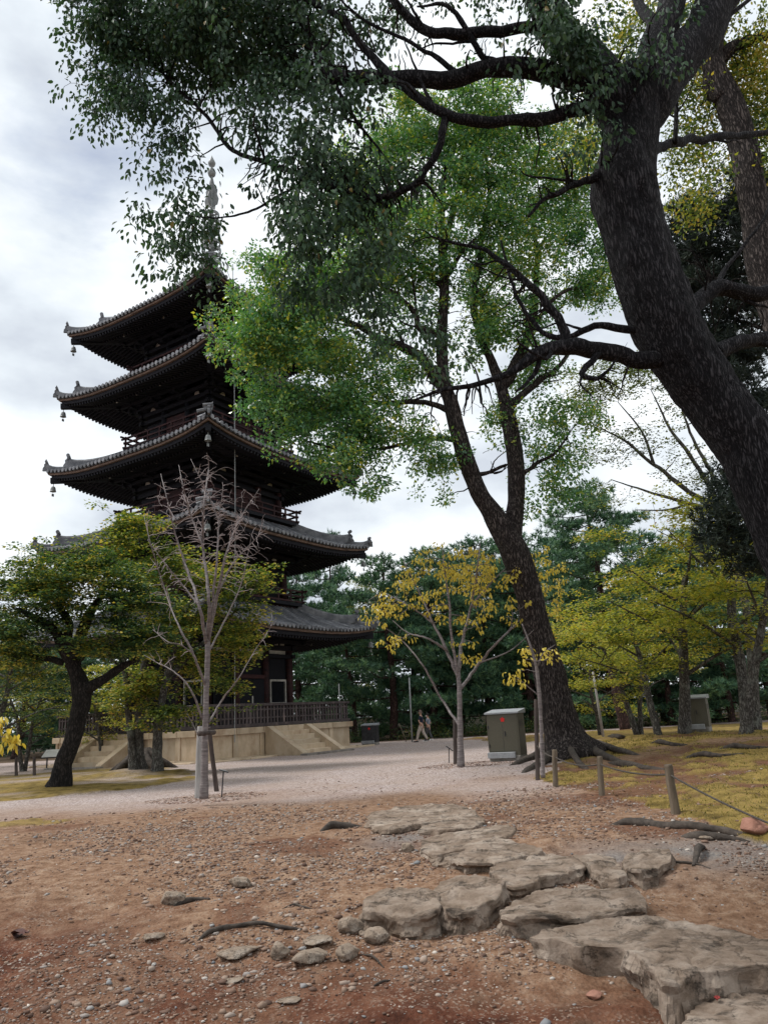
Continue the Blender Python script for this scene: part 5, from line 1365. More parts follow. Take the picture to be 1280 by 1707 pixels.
T_blobs = [(205, 885, 45, 38, Y2, 1.2, 26), (225, 935, 60, 40, Y2, 1.6, 44), (290, 960, 70, 40, Y2, 1.8, 50), (370, 975, 60, 36, Y2, 1.6, 40), (420, 965, 28, 20, Y2, 0.8, 12), (300, 1030, 80, 36, Y2, 1.8, 54), (380, 1040, 50, 40, Y2, 1.4, 32), (400, 1085, 28, 34, Y2, 0.8, 14), (280, 1100, 60, 36, Y2, 1.5, 36), (350, 1120, 45, 40, Y2, 1.2, 20), (235, 1145, 55, 40, Y2, 1.2, 36), (270, 1190, 40, 36, Y2, 1.0, 26), (200, 1150, 30, 30, Y2 + 0.5, 0.8, 12), (370, 1165, 25, 28, Y2, 0.6, 8), (240, 885, 40, 20, Y2, 0.8, 10)]
t2 = build_tree('maple_tree', 'multi-stemmed maple with turning leaves growing from a mound of roots', 'tree', None, Tb, T_tr, T_limbs, blobs_to_clusters(T_blobs, 1.6, (5, 0.35)), M['bark_lichen'], LM['maple2'], maple_leaves(52, (0.5, 0.5, 0.16), 0.125), M['bark_dark'], (0.006, 0.04), 0.10)
for ri in range(11):
    a = ri / 11 * 6.283 + 0.3 * math.sin(ri * 7); ln = 0.85 + 0.5 * abs(math.sin(ri * 3.1))
    w = [Tb + np.array([0.15 * math.cos(a), 0.15 * math.sin(a), 0.62]), Tb + np.array([0.5 * ln * math.cos(a), 0.5 * ln * math.sin(a), 0.38]), Tb + np.array([ln * math.cos(a + .2), ln * math.sin(a + .2), 0.10]), Tb + np.array([1.5 * ln * math.cos(a + .3), 1.5 * ln * math.sin(a + .3), -0.2])]
    v, f, p_, r_ = bark_tube(w, [0.20, 0.19, 0.13, 0.05], 9, 6, 0.3, 6)
    link('root', np_mesh('root', v - Tb, f, M['root'], True), t2)

YB = 15.9; kB = pxm(YB, 1100)
def rb(w): return w * kB / 2
Bb = on_ground(340, 1329)
B_tr = [(px_line([(340, 1332), (341, 1270), (342, 1210), (344, 1150), (346, 1095), (346, 1062)], YB), [rb(w) for w in (14, 10.5, 10, 9.5, 9, 8.5)], 14)]
B_limbs = []
for pts, w0, w1 in (
    ([(345, 1075), (332, 1010), (312, 950), (292, 890), (278, 830), (268, 790)], 8, 1.6), ([(346, 1065), (348, 990), (338, 910), (340, 840), (348, 780), (345, 755)], 9, 1.6),
    ([(347, 1065), (362, 990), (378, 920), (400, 865), (432, 815)], 9, 1.6), ([(348, 1070), (355, 1000), (362, 930), (365, 870), (372, 810)], 8, 1.6),
    ([(343, 1145), (322, 1090), (296, 1040), (272, 975), (252, 910), (240, 860)], 6, 1.4), ([(348, 1205), (372, 1165), (398, 1130), (428, 1080), (462, 1030)], 5, 1.2),
    ([(338, 1200), (318, 1150), (290, 1120), (262, 1105), (240, 1092)], 5, 1.2), ([(338, 910), (318, 860), (305, 810), (298, 775)], 5, 1.3), ([(362, 990), (388, 940), (420, 905), (445, 880)], 5, 1.3),
    ([(332, 1010), (300, 970), (268, 930), (246, 900)], 5, 1.3), ([(346, 1090), (372, 1040), (400, 980), (412, 930), (420, 890)], 5, 1.3), ([(365, 870), (350, 830), (330, 790), (318, 765)], 4, 1.2), ([(322, 1090), (300, 1075), (280, 1070), (255, 1050)], 4, 1.2), ([(340, 1250), (325, 1215), (312, 1190)], 3, 1)):
    pts = [(x, y, YB + 0.5 * math.sin(0.05 * x + 0.013 * y * (q % 3))) for q, (x, y) in enumerate(pts)]
    pts[0] = (pts[0][0], pts[0][1], YB)
    B_limbs.append((px_line(pts, YB), [rb(w0 * 0.75), rb((w0 + w1) * 0.36), rb(w1 * 0.7)], 7))
B_cl = blobs_to_clusters([(295, 850, 55, 75, YB, 0.8, 90), (350, 830, 55, 75, YB, 0.8, 90), (400, 860, 50, 65, YB, 0.8, 90), (270, 950, 40, 70, YB, 0.7, 60), (420, 940, 35, 70, YB, 0.6, 40), (440, 1050, 30, 40, YB, 0.4, 12), (280, 1070, 50, 40, YB, 0.4, 26), (340, 960, 60, 60, YB, 0.7, 40), (330, 880, 90, 100, YB, 0.8, 160), (400, 900, 60, 80, YB, 0.8, 80)])
build_tree('cherry_tree', 'leafless young tree with pinkish grey upswept branches tied to two stakes', 'tree', None, Bb, B_tr, B_limbs, B_cl, M['bark_cherry'], LM['gold'], None, M['twig_pink'], (0.0028, 0.007), 0.04, wobble=0.05)

YC = 21.8; kC = pxm(YC, 1100)
def rc(w): return w * kC / 2
Cb = on_ground(768, 1273)
C_tr = [(px_line([(768, 1278), (767, 1230), (766, 1180), (765, 1150), (764, 1120)], YC), [rc(w) for w in (12, 9, 8.5, 8, 7.5)], 14)]
C_limbs = []
for pts, w0, w1 in (([(764, 1130), (745, 1085), (722, 1040), (700, 990), (672, 935)], 7, 1.5), ([(764, 1125), (770, 1070), (785, 1010), (795, 950), (800, 905)], 7, 1.5), ([(766, 1150), (800, 1105), (835, 1065), (870, 1030), (900, 990)], 6, 1.5),
                    ([(766, 1210), (735, 1165), (705, 1110), (672, 1070), (640, 1045)], 5, 1.3), ([(764, 1125), (752, 1060), (748, 1000), (740, 940), (738, 915)], 6, 1.4), ([(745, 1085), (715, 1065), (680, 1055), (655, 1035)], 4, 1.2), ([(785, 1010), (820, 970), (850, 940)], 4, 1.2), ([(800, 1105), (850, 1085), (890, 1050)], 3, 1.1), ([(722, 1040), (690, 1015), (640, 990), (615, 1000)], 3, 1.1)):
    pts = [(x, y, YC + 0.8 * math.sin(0.03 * x + 0.02 * y * (q % 3))) for q, (x, y) in enumerate(pts)]; pts[0] = (pts[0][0], pts[0][1], YC)
    C_limbs.append((px_line(pts, YC), [rc(w0), rc((w0 + w1) / 2), rc(w1)], 7))
C_cl = blobs_to_clusters([(740, 950, 90, 42, YC, 1.3, 60), (690, 985, 60, 40, YC, 1.1, 22), (640, 1020, 34, 36, YC, 0.8, 16), (800, 975, 70, 50, YC, 1.2, 34), (850, 1000, 40, 45, YC, 1.0, 14), (660, 1065, 30, 18, YC, 0.5, 6), (760, 1030, 70, 30, YC, 1.0, 12), (905, 950, 40, 45, YC + 1.6, 1.0, 26), (920, 1000, 30, 30, YC + 1.6, 0.8, 12), (790, 1080, 50, 30, YC, 0.8, 5)])
def gold_leaves(cl, d): return spray_leaves(cl, d, 12, (0.20, 0.20, 0.12), 0.115, 'droop', True, 0.45, 0.1)
build_tree('cherry_tree', 'slender young tree with sparse golden drooping leaves beside the olive cabinet', 'tree', None, Cb, C_tr, C_limbs, C_cl, M['bark_cherry'], LM['gold'], gold_leaves, M['bark_cherry'], (0.005, 0.015), 0.04)

# sapling in front of the leaning trunk
YS = 16.4; Sb = on_ground(905, 1293)
build_tree('sapling', 'thin grey sapling standing by the rope fence before the leaning trunk', 'sapling', None, Sb, [(px_line([(905, 1297), (903, 1240), (900, 1180), (895, 1120), (885, 1080), (870, 1040)], YS), [0.05, 0.045, 0.04, 0.035, 0.025, 0.012], 10)],
           [(px_line([(898, 1160), (880, 1145), (862, 1130)], YS), [0.016, 0.012, 0.006], 6), (px_line([(894, 1115), (905, 1090), (925, 1075)], YS), [0.016, 0.012, 0.006], 6)],
           blobs_to_clusters([(862, 1125, 22, 20, YS, 0.3, 7), (880, 1090, 25, 20, YS, 0.3, 6), (910, 1090, 22, 18, YS, 0.3, 5)]), M['bark_cherry'], LM['gold'], lambda cl, d: spray_leaves(cl, d, 9, (0.14, 0.14, 0.1), 0.09, 'droop', True, 0.45), None, (0.003, 0.008), 0.03)

# ---------------- the second trunk, cedar and airy maple behind the big tree
YK = 13.0; kK = pxm(YK, 300)
def rkk(w): return w * kK / 2
Kb = on_ground(1480, 1285); Kb = np.array([P(1480, 1285, YK)[0], YK, 0.0])
build_tree('oak_tree', 'curving pale-barked tree with yellowing leaves behind the huge trunk', 'tree', None, Kb,
           [([Kb - np.array([0, 0, 0.1])] + px_line([(1420, 900), (1340, 640), (1275, 440), (1252, 330), (1240, 240), (1212, 160), (1188, 100), (1198, 30), (1240, -60)], YK), [rkk(w) for w in (90, 76, 62, 52, 48, 44, 40, 36, 30, 20)], 28)],
           [(px_line([(1205, 165), (1190, 120), (1215, 75), (1290, 55)], YK), [rkk(w) for w in (30, 26, 22, 16)], 8), (px_line([(1195, 90), (1180, 20), (1150, -60)], YK), [rkk(w) for w in (26, 20, 12)], 8)],
           blobs_to_clusters([(1250, 160, 45, 90, YK + 0.6, 1.0, 80), (1275, 90, 50, 60, YK, 1.0, 50), (1150, 170, 40, 60, YK + 0.6, 0.9, 46), (1180, 40, 60, 40, YK, 1.0, 50), (1110, 120, 40, 60, YK + 1, 0.9, 44), (1040, 60, 80, 60, YK + 1, 1.2, 70), (970, 220, 40, 70, YK + 2, 0.8, 40), (1150, 260, 40, 50, YK + 1, 0.8, 40), (1265, 230, 40, 70, YK + 0.8, 0.8, 60), (1200, 120, 70, 70, YK + 1.2, 1.0, 70), (1120, 40, 60, 50, YK + 1, 1.0, 50), (1160, 340, 40, 40, YK + 1, 0.7, 26), (1180, 300, 40, 40, YK, 0.6, 10), (1270, 270, 30, 60, YK, 0.6, 12)]),
           M['bark_brown'], LM['maple2'], lambda cl, d: spray_leaves(cl, d, 30, (0.34, 0.34, 0.28), 0.095, 'round', False, 0.55, 0.2), M['bark_dark'], (0.005, 0.03), 0.08)

YD = 17.5; Db = np.array([P(1330, 1268, YD)[0], YD, 0.25])
def cedar_spray(cl, d): return needle_tufts(cl, 26, (0.42, 0.42, 0.2), 0.20, 7, 0.03)
D_blobs = [(1150, 380, 40, 50, YD, 0.8, 34), (1140, 560, 30, 40, YD, 0.7, 14), (1220, 340, 60, 50, YD, 1.0, 50), (1230, 420, 100, 75, YD, 1.4, 90), (1170, 600, 50, 50, YD, 1.0, 30), (1150, 480, 40, 60, YD, 0.8, 26), (1180, 520, 70, 60, YD, 1.2, 40), (1250, 560, 80, 70, YD, 1.4, 60), (1260, 680, 70, 70, YD, 1.4, 50), (1250, 800, 60, 70, YD, 1.4, 60), (1215, 880, 40, 50, YD, 1.0, 34), (1290, 320, 70, 70, YD, 1.2, 36), (1160, 420, 30, 40, YD, 0.7, 9), (1290, 920, 80, 50, YD, 1.4, 40)]
build_tree('cedar_tree', 'dark cedar with fine needled boughs half hidden behind the huge trunk', 'tree', None, Db, [([Db - np.array([0, 0, 0.2])] + px_line([(1325, 1000), (1315, 700), (1305, 400), (1300, 200)], YD), [0.32, 0.27, 0.2, 0.12, 0.05], 16)],
           [(px_line(pp, YD), [0.07, 0.05, 0.02], 7) for pp in ([(1320, 850), (1270, 840), (1210, 880)], [(1315, 700), (1260, 690), (1210, 650)], [(1310, 560), (1250, 540), (1180, 520)], [(1305, 430), (1250, 420), (1170, 410)])],
           blobs_to_clusters(D_blobs), M['bark_pine'], LM['cedar'], cedar_spray, None, (0.006, 0.03), 0.08)

YE = 27.0; Eb = on_ground(1262, 1236)
E_l = []
for pts, w0 in (([(1205, 850), (1150, 820), (1090, 775), (1040, 735), (985, 705)], 11), ([(1212, 860), (1150, 840), (1080, 820), (1020, 800)], 9), ([(1215, 880), (1170, 790), (1120, 720), (1085, 650)], 11), ([(1225, 900), (1190, 800), (1150, 720), (1125, 640)], 10), ([(1090, 775), (1070, 720), (1030, 670)], 6), ([(1150, 840), (1110, 850), (1060, 850)], 5)):
    E_l.append((px_line(pts, YE), [w0 * pxm(YE) / 2, w0 * pxm(YE) / 3.2, 0.015], 7))
build_tree('maple_tree', 'airy tree fanning thin branches against the sky between the two great trunks', 'tree', None, Eb, [(px_line([(1262, 1240), (1252, 1100), (1238, 980), (1215, 870)], YE), [0.19, 0.15, 0.12, 0.09], 14)], E_l,
           blobs_to_clusters([(1010, 640, 75, 40, YE, 1.6, 60), (1085, 625, 60, 36, YE, 1.4, 40), (985, 680, 45, 40, YE, 1.3, 26), (1050, 720, 60, 40, YE, 1.2, 14), (1000, 760, 55, 40, YE, 1.2, 16), (1110, 760, 50, 50, YE, 1.2, 12), (1150, 680, 50, 50, YE, 1.2, 18), (1020, 830, 40, 25, YE, 0.9, 8), (1175, 800, 40, 50, YE, 1.2, 18)]),
           M['bark_lichen'], LM['pale'], maple_leaves(46, (0.5, 0.5, 0.16), 0.10), None, (0.006, 0.03), 0.05)

# ---------------- yellow-green maples on the bank
def spread_maple(seed, h, w, label, at, stems, mat, group, dens=1.0):
    """A vase-shaped maple built at its own place; its leaves lie in tiers."""
    r_ = np.random.default_rng(seed)
    tr, li, cl = [], [], []
    for s in range(stems):
        a = r_.random() * 6.283; lean = 0.16 * h * (0.4 + r_.random())
        d = np.array([math.cos(a), math.sin(a), 0]) * lean
        pts = [at + d * 0.12 * (s > 0) + np.array([0, 0, -0.1]), at + d * 0.35 + np.array([0, 0, h * 0.2]), at + d * 0.7 + np.array([r_.normal(0, .1), r_.normal(0, .1), h * 0.42]), at + d * 1.05 + np.array([0, 0, h * 0.62])]
        r0 = (0.017 + 0.006 * r_.random()) * h / (1 + 0.2 * (stems - 1))
        tr.append((pts, [r0 * 1.25, r0, r0 * 0.8, r0 * 0.5], 14))
        for q in range(6):
            t = 0.35 + 0.11 * q; p0 = catmull(pts, 10)[int(30 * min(0.99, t + 0.02))]
            aa = a + q * 2.4 + r_.normal(0, .3); ll = w * 0.5 * (0.6 + 0.5 * r_.random()) * (1.0 - 0.3 * q / 6)
            e1 = p0 + np.array([math.cos(aa) * ll * 0.5, math.sin(aa) * ll * 0.5, h * 0.09]); e2 = p0 + np.array([math.cos(aa) * ll, math.sin(aa) * ll, h * (0.13 + 0.02 * q)])
            li.append(([p0, e1, e2], [r0 * 0.4, r0 * 0.25, 0.012], 6))
    n = int(125 * dens * h * w / 30)
    g = unit(r_.normal(0, 1, (n, 3))) * (r_.random(n) ** 0.38)[:, None]
    mc = max(6, n // 5); own = r_.integers(0, mc, n)
    c = g[:mc][own] * np.array([w / 2, w / 2, h * 0.36]) + at + np.array([0, 0, h * 0.57]) + r_.normal(0, 1, (n, 3)) * np.array([0.55, 0.55, 0.10])
    cl = c[c[:, 2] > at[2] + 0.14 * h]
    return build_tree('maple_tree', label, 'tree', group, at, tr, li, cl, M['bark_lichen'], mat, maple_leaves(60, (0.5, 0.5, 0.14), 0.105), M['bark_dark'], (0.005, 0.02), 0.08)
gm = 'turning maples on the mossy bank'
spread_maple(11, 5.6, 5.6, 'yellow-green maple with a thick dark fork, first right of the leaning trunk', on_ground(1068, 1226), 2, LM['lime'], gm, 1.1)
spread_maple(12, 6.0, 5.4, 'yellow-green maple with a lichened trunk beside the far olive cabinet', on_ground(1098, 1227), 1, LM['lime'], gm, 0.8)
spread_maple(13, 8.6, 7.0, 'broad yellow maple at the edge of the view behind the mossy bank', on_ground(1240, 1228), 2, LM['lime'], gm, 1.1)
spread_maple(14, 8.0, 6.0, 'tall maple with a slim stem between the far cabinet and the broad yellow maple', on_ground(1140, 1225), 1, LM['maple2'], gm, 0.8)
spread_maple(15, 5.0, 4.6, 'small yellow maple just behind the foot of the leaning trunk', P(1000, 1216, 36) * np.array([1, 1, 0]), 1, LM['lime'], gm, 0.9)
spread_maple(16, 5.2, 5.0, 'yellow maple behind the info board beyond the dark crooked maple', P(40, 1258, 36) * np.array([1, 1, 0]), 2, LM['maple2'], gm.replace('on the mossy bank', 'beyond the platform'), 1.0)
spread_maple(17, 7.8, 6.6, 'dark green maple at the edge of the view behind the crooked maple', P(-20, 1258, 33) * np.array([1, 1, 0]), 2, LM['maple'], gm.replace('on the mossy bank', 'beyond the platform'), 1.1)
spread_maple(18, 5.0, 5.0, 'yellow-leaved maple showing between the crooked maple and the root mound', P(175, 1250, 37) * np.array([1, 1, 0]), 2, LM['lime'], gm.replace('on the mossy bank', 'beyond the platform'), 0.9)
spread_maple(19, 9.5, 7.0, 'tall dark tree behind the crown of the crooked maple', P(-60, 1250, 42) * np.array([1, 1, 0]), 1, LM['broad'], gm.replace('on the mossy bank', 'beyond the platform'), 0.9)

# ---------------- pines and dark wood behind the court
def make_pine(seed, label, at, h, w, low, lean=0.0):
    r_ = np.random.default_rng(seed)
    at = np.asarray(at, float)
    tp = at + np.array([lean * h, 0, h])
    pts = [at + np.array([0, 0, -0.2]), at + np.array([0.03 * h * r_.normal() + lean * h * .3, 0, h * 0.35]), at + np.array([0.03 * h * r_.normal() + lean * h * .7, 0, h * 0.7]), tp]
    sp = catmull(pts, 20)
    tr = [(pts, [0.024 * h, 0.018 * h, 0.011 * h, 0.003 * h], 12)]
    li, cl = [], []
    nb = int(h * 2.6)
    for q in range(nb):
        t = low + (1 - low) * (q / nb) ** 0.9
        p0 = sp[int(t * (len(sp) - 1))]
        a = q * 2.4 + r_.normal(0, .4)
        prof = math.sin(min(1, (1 - t) / (1 - low) * 1.05 + 0.14) * math.pi * 0.62)
        ll = w * 0.5 * prof * (0.65 + 0.5 * r_.random())
        d = np.array([math.cos(a), math.sin(a), 0])
        e2 = p0 + d * ll + np.array([0, 0, 0.12 * ll])
        li.append(([p0, p0 + d * ll * 0.5 + np.array([0, 0, -0.02 * ll]), e2], [0.006 * h * (1 - t) + 0.03, 0.03, 0.012], 5))
        for s in np.linspace(0.4, 1.0, max(2, int(ll / 0.55))):
            cl.append(p0 + d * ll * s + np.array([r_.normal(0, 0.25), r_.normal(0, 0.25), 0.1 * ll * s + r_.normal(0.12, 0.1)]))
    cl.append(tp)
    return build_tree('pine_tree', label, 'tree', 'pines behind the court', at, tr, li, np.array(cl), M['bark_pine'], LM['pine'], lambda c, d: needle_tufts(c, 30, (0.75, 0.75, 0.34), 0.34, 9, 0.06), None, (0.01, 0.05), 0.0, crown_name='needles')

def floor_at(px, y): return np.array([P(px, 1200, y)[0], y, float(H(P(px, 1200, y)[0], y))])
pine_a = make_pine(31, 'tall red-trunked pine with open boughs right of the leaning trunk', floor_at(1040, 46), 14.5, 8.5, 0.36, -0.05)
pine_b = make_pine(32, 'bushy dark pine behind the walking couple', floor_at(720, 54), 13.0, 8.5, 0.10)
pine_c = make_pine(33, 'dense pine whose boughs touch the lowest pagoda roof', floor_at(655, 52), 12.2, 8.0, 0.08)
pine_d = make_pine(34, 'low spreading pine beside the metal bin of the platform', floor_at(590, 53), 8.5, 7.0, 0.06)
for src, px, y, rz, s, lb in (
    (pine_b, 815, 56, 1.0, (1.0, 1.08), 'dark pine above the olive cabinet'),
    (pine_c, 890, 54, 2.0, (1.05, 1.12), 'dark pine seen just behind the leaning trunk'),
    (pine_b, 975, 58, 3.3, (1.0, 1.12), 'dark pine between the leaning trunk and the red-trunked pine'),
    (pine_c, 1110, 56, 4.0, (1.15, 1.12), 'broad dark pine right behind the red-trunked pine'),
    (pine_b, 1195, 54, 5.0, (1.1, 1.02), 'dark pine behind the tall slim maple'),
    (pine_c, 1290, 52, 0.7, (1.1, 0.98), 'dark pine at the edge of the view behind the broad yellow maple'),
    (pine_d, 690, 57, 2.2, (1.1, 1.0), 'low pine at ground level behind the walking couple'),
    (pine_d, 770, 55, 1.2, (1.0, 0.9), 'low pine at ground level behind the golden tree'),
    (pine_d, 860, 58, 4.2, (1.1, 0.95), 'low pine at ground level behind the olive cabinet'),
    (pine_d, 940, 57, 5.2, (1.1, 0.9), 'low pine at ground level behind the leaning trunk'),
    (pine_a, 745, 68, 2.4, (1.0, 1.05), 'thin topped pine standing above the golden tree'),
    (pine_a, 850, 66, 0.4, (1.0, 0.95), 'farther pine showing through beside the leaning fork'),
    (pine_c, 560, 66, 1.4, (0.8, 1.42), 'pointed dark tree top rising right of the second pagoda roof'),
    (pine_b, 500, 60, 1.9, (1.0, 1.0), 'dark pine showing between the first and second pagoda roofs'),
    (pine_c, 430, 62, 2.9, (1.0, 0.9), 'dark pine hidden mostly behind the pagoda body'),
    (pine_d, 1020, 52, 2.9, (1.1, 0.85), 'low pine at ground level behind the small yellow maple'),
    (pine_d, 1120, 50, 3.9, (1.1, 0.85), 'low pine at ground level behind the lichened trunk'),
    (pine_d, 1220, 49, 0.9, (1.1, 0.85), 'low pine at ground level behind the broad yellow maple'),
    (pine_b, 30, 58, 0.2, (1.1, 0.72), 'dark pine far behind the crooked maple'),
    (pine_c, 120, 62, 3.2, (1.1, 0.7), 'dark pine far behind the multi-stemmed maple'),
):
    copy_tree(src, floor_at(px, y), rz, s, lb, 'pines behind the court')
yb_ = spread_maple(41, 11.5, 6.5, 'green and yellow tree rising between pines right of the red-trunked pine', floor_at(1085, 60), 1, LM['lime'], None, 0.6)
copy_tree(yb_, floor_at(625, 64), 1.0, (0.8, 1.22), 'yellowish tree top rising above the lowest roof tip')
copy_tree(yb_, floor_at(985, 66), 2.0, (0.8, 0.62), 'small yellow tree glimpsed deep in the wood behind the sapling')

# undergrowth along the far edge of the court
ug_n = 260
ux = rng.uniform(-4, 26, ug_n); uy = 51.5 + rng.normal(0, 1.2, ug_n) - 0.12 * np.clip(ux - 6, 0, 30); uz = H(ux, uy) + np.abs(rng.normal(0.25, 0.35, ug_n))
uv_, uf_, ur_ = spray_leaves(np.stack([ux, uy, uz], -1), None, 60, (0.7, 0.5, 0.35), 0.12, 'round', False, 0.5)
set_props(link('undergrowth', np_mesh('undergrowth', uv_, uf_, LM['broad'], False, {'rnd': ('FACE', ur_)})), 'dark low shrubbery along the far edge of the gravel', 'shrubbery', None, 'stuff')

# the wood beyond, one dark mass with no tree to pick out
fo_n = 4200
fx = rng.uniform(-55, 62, fo_n); fy = rng.uniform(63, 74, fo_n)
top_h = 11.0 + 2.4 * fbm(np.stack([fx * 0.16, fy * 0.05, 0 * fx], -1), 3)
fz = top_h * rng.random(fo_n) ** 0.8
fv_, ff_, fr_ = spray_leaves(np.stack([fx, fy, fz], -1), None, 34, (1.5, 1.0, 0.8), 0.34, 'round', False, 0.55)
set_props(link('forest', np_mesh('forest', fv_, ff_, LM['wood'], False, {'rnd': ('FACE', fr_)})), 'dark evergreen wood far behind the pines', 'wood', None, 'stuff')

# ------------------------------------------------------------------ rope fence
def round_post(name, label, foot, top, r, mat, group, cat='post', n=12, cham=True):
    root = empty(name, foot, label, cat, group)
    foot = np.asarray(foot, float); top = np.asarray(top, float)
    d = top - foot
    mb = MB()
    pr = [0, 0.04, 0.3, 0.6, 0.9, 0.97, 1.0]
    pts = [-d * 0.12] + [d * t + np.array([0.004 * math.sin(t * 9), 0, 0]) for t in pr[1:]]
    mb.tube(pts, [r * 1.02, r * 1.04, r, r * 0.98, r * 0.97, r * 0.95, r * 0.82], n)
    mb.build('shaft', mat, root, False)
    return root
fence_px = [((926, 1314), (924, 1250), 0.055), ((1003, 1327), (999, 1261), 0.055), ((1127, 1362), (1113, 1275), 0.058)]
fl = ['slim wooden rope post nearest the leaning trunk', 'squat wooden rope post second from the leaning trunk', 'tall leaning wooden rope post nearest the viewer']
rope_pts = []
for (f_, t_, r_), lb in zip(fence_px, fl):
    f0 = on_ground(*f_); t0 = P(t_[0], t_[1], f0[1]); r_ = r_
    rt = round_post('fence_post', lb, f0, t0, r_ * (0.9 if f0[1] > 12 else 1.0), M['post'], 'wooden posts of the rope fence')
    rp = f0 + (t0 - f0) * 0.80; rope_pts.append(rp)
f0 = on_ground(896, 1300)
round_post('stake', 'tall dark stake tied to the thin grey sapling', f0, P(893, 1166, f0[1]), 0.045, M['post_dark'], None, 'stake')
rp0 = f0 + (P(893, 1166, f0[1]) - f0) * 0.42
def rope(label, a, b, sagm):
    n = 14; pts = []
    for q in range(n + 1):
        t = q / n; p = a * (1 - t) + b * t; p = p.copy(); p[2] -= sagm * 4 * t * (1 - t); pts.append(p)
    mb = MB(); mb.tube(pts, 0.013, 6)
    o = mb.build('rope', M['rope'], None, True, None, pts[0]); o.location = pts[0]
    set_props(o, label, 'rope', 'ropes strung between the posts')
rope('rope span hanging between the dark stake and the slim post', rp0, rope_pts[0], 0.05)
rope('rope span hanging between the slim post and the squat post', rope_pts[0], rope_pts[1], 0.08)
rope('rope span between the squat post and the tall leaning post', rope_pts[1], rope_pts[2], 0.06)
rope('rope span running down from the tall leaning post out of view', rope_pts[2], P(1330, 1392, 8.2), 0.04)
for rp in rope_pts: pass

# stakes of the bare tree
f0 = on_ground(331, 1331)
round_post('stake', 'bleached grey stake tied against the leafless tree', f0 + np.array([0, -0.05, 0]), P(334, 1211, f0[1]), 0.075, M['post_grey'], 'stakes that hold up the leafless tree', 'stake')
f0 = on_ground(357, 1322)
round_post('stake', 'leaning dark stake braced behind the leafless tree', f0 + np.array([0, 0.25, 0]), P(348, 1213, f0[1]), 0.055, M['post_dark'], 'stakes that hold up the leafless tree', 'stake')
xb = MB(); a_ = P(336, 1223, 15.75); b_ = P(357, 1221, 16.15); xb.tube([a_ + (a_ - b_) * 0.2, b_], 0.05, 10)
o = xb.build('cross_pole', M['post_dark'], None, True, None, a_); o.location = a_; set_props(o, 'short dark cross pole lashed between the two stakes of the leafless tree', 'pole')
f0 = on_ground(759, 1274)
round_post('stake', 'thin dark stake tied to the golden leaved tree', f0, P(758, 1196, f0[1]), 0.06, M['post_dark'], None, 'stake')

# posts at the far side
f0 = on_ground(27, 1294); round_post('low_post', 'low grey post at the edge of the view beside its pair', f0, P(27, 1263, f0[1]), 0.06, M['post_dark'], 'low posts before the info board', 'post')
f0 = on_ground(57, 1294); round_post('low_post', 'low grey post before the white info board', f0, P(57, 1262, f0[1]), 0.06, M['post_dark'], 'low posts before the info board', 'post')

# white slanted info board
f0 = on_ground(86, 1282)
ib = empty('info_board', f0, 'white slanted information board on two legs before the platform', 'sign')
k_ = pxm(f0[1], 1260)
for sx in (-0.28, 0.32):
    mb = MB(); mb.bar((sx, 0.1, -0.1), (sx, 0.1, 0.62), 0.05, 0.05, (0, 1, 0)); mb.build('leg', M['dark_metal'], ib)
mb = MB(); mb.bar((0.02, -0.22, 0.50), (0.02, 0.30, 0.84), 0.95, 0.04); bd_ = mb.build('board', M['dark_metal'], ib)
mb = MB(); mb.bar((0.02, -0.205, 0.535), (0.02, 0.285, 0.855), 0.89, 0.012); mb.build('board_face', M['white_board'], bd_)

# little plant labels on stakes
def label_stake(lb, foot, h, tilt):
    r = empty('plant_label', foot, lb, 'sign', 'plant labels stuck in the ground')
    mb = MB(); mb.bar((0, 0, -0.1), (0.04, 0.02, h), 0.025, 0.02, (0, 1, 0)); mb.build('stake', M['dark_metal'], r)
    mb = MB(); mb.bar((0.04 - 0.09, 0.0, h + 0.05), (0.04 + 0.11, 0.03, h - tilt), 0.15, 0.015); pl_ = mb.build('plate', M['dark_metal'], r)
    mb = MB(); mb.bar((0.04 - 0.08, -0.001, h + 0.058), (0.04 + 0.09, 0.029, h - tilt + 0.025), 0.13, 0.006); mb.build('plate_face', M['grey_metal'], pl_)
label_stake('small dark plant label on a stake beside the leafless tree', on_ground(369, 1330), 0.52, 0.02)
label_stake('small dark plant label on a stake beside the golden tree', on_ground(748, 1273), 0.44, 0.10)

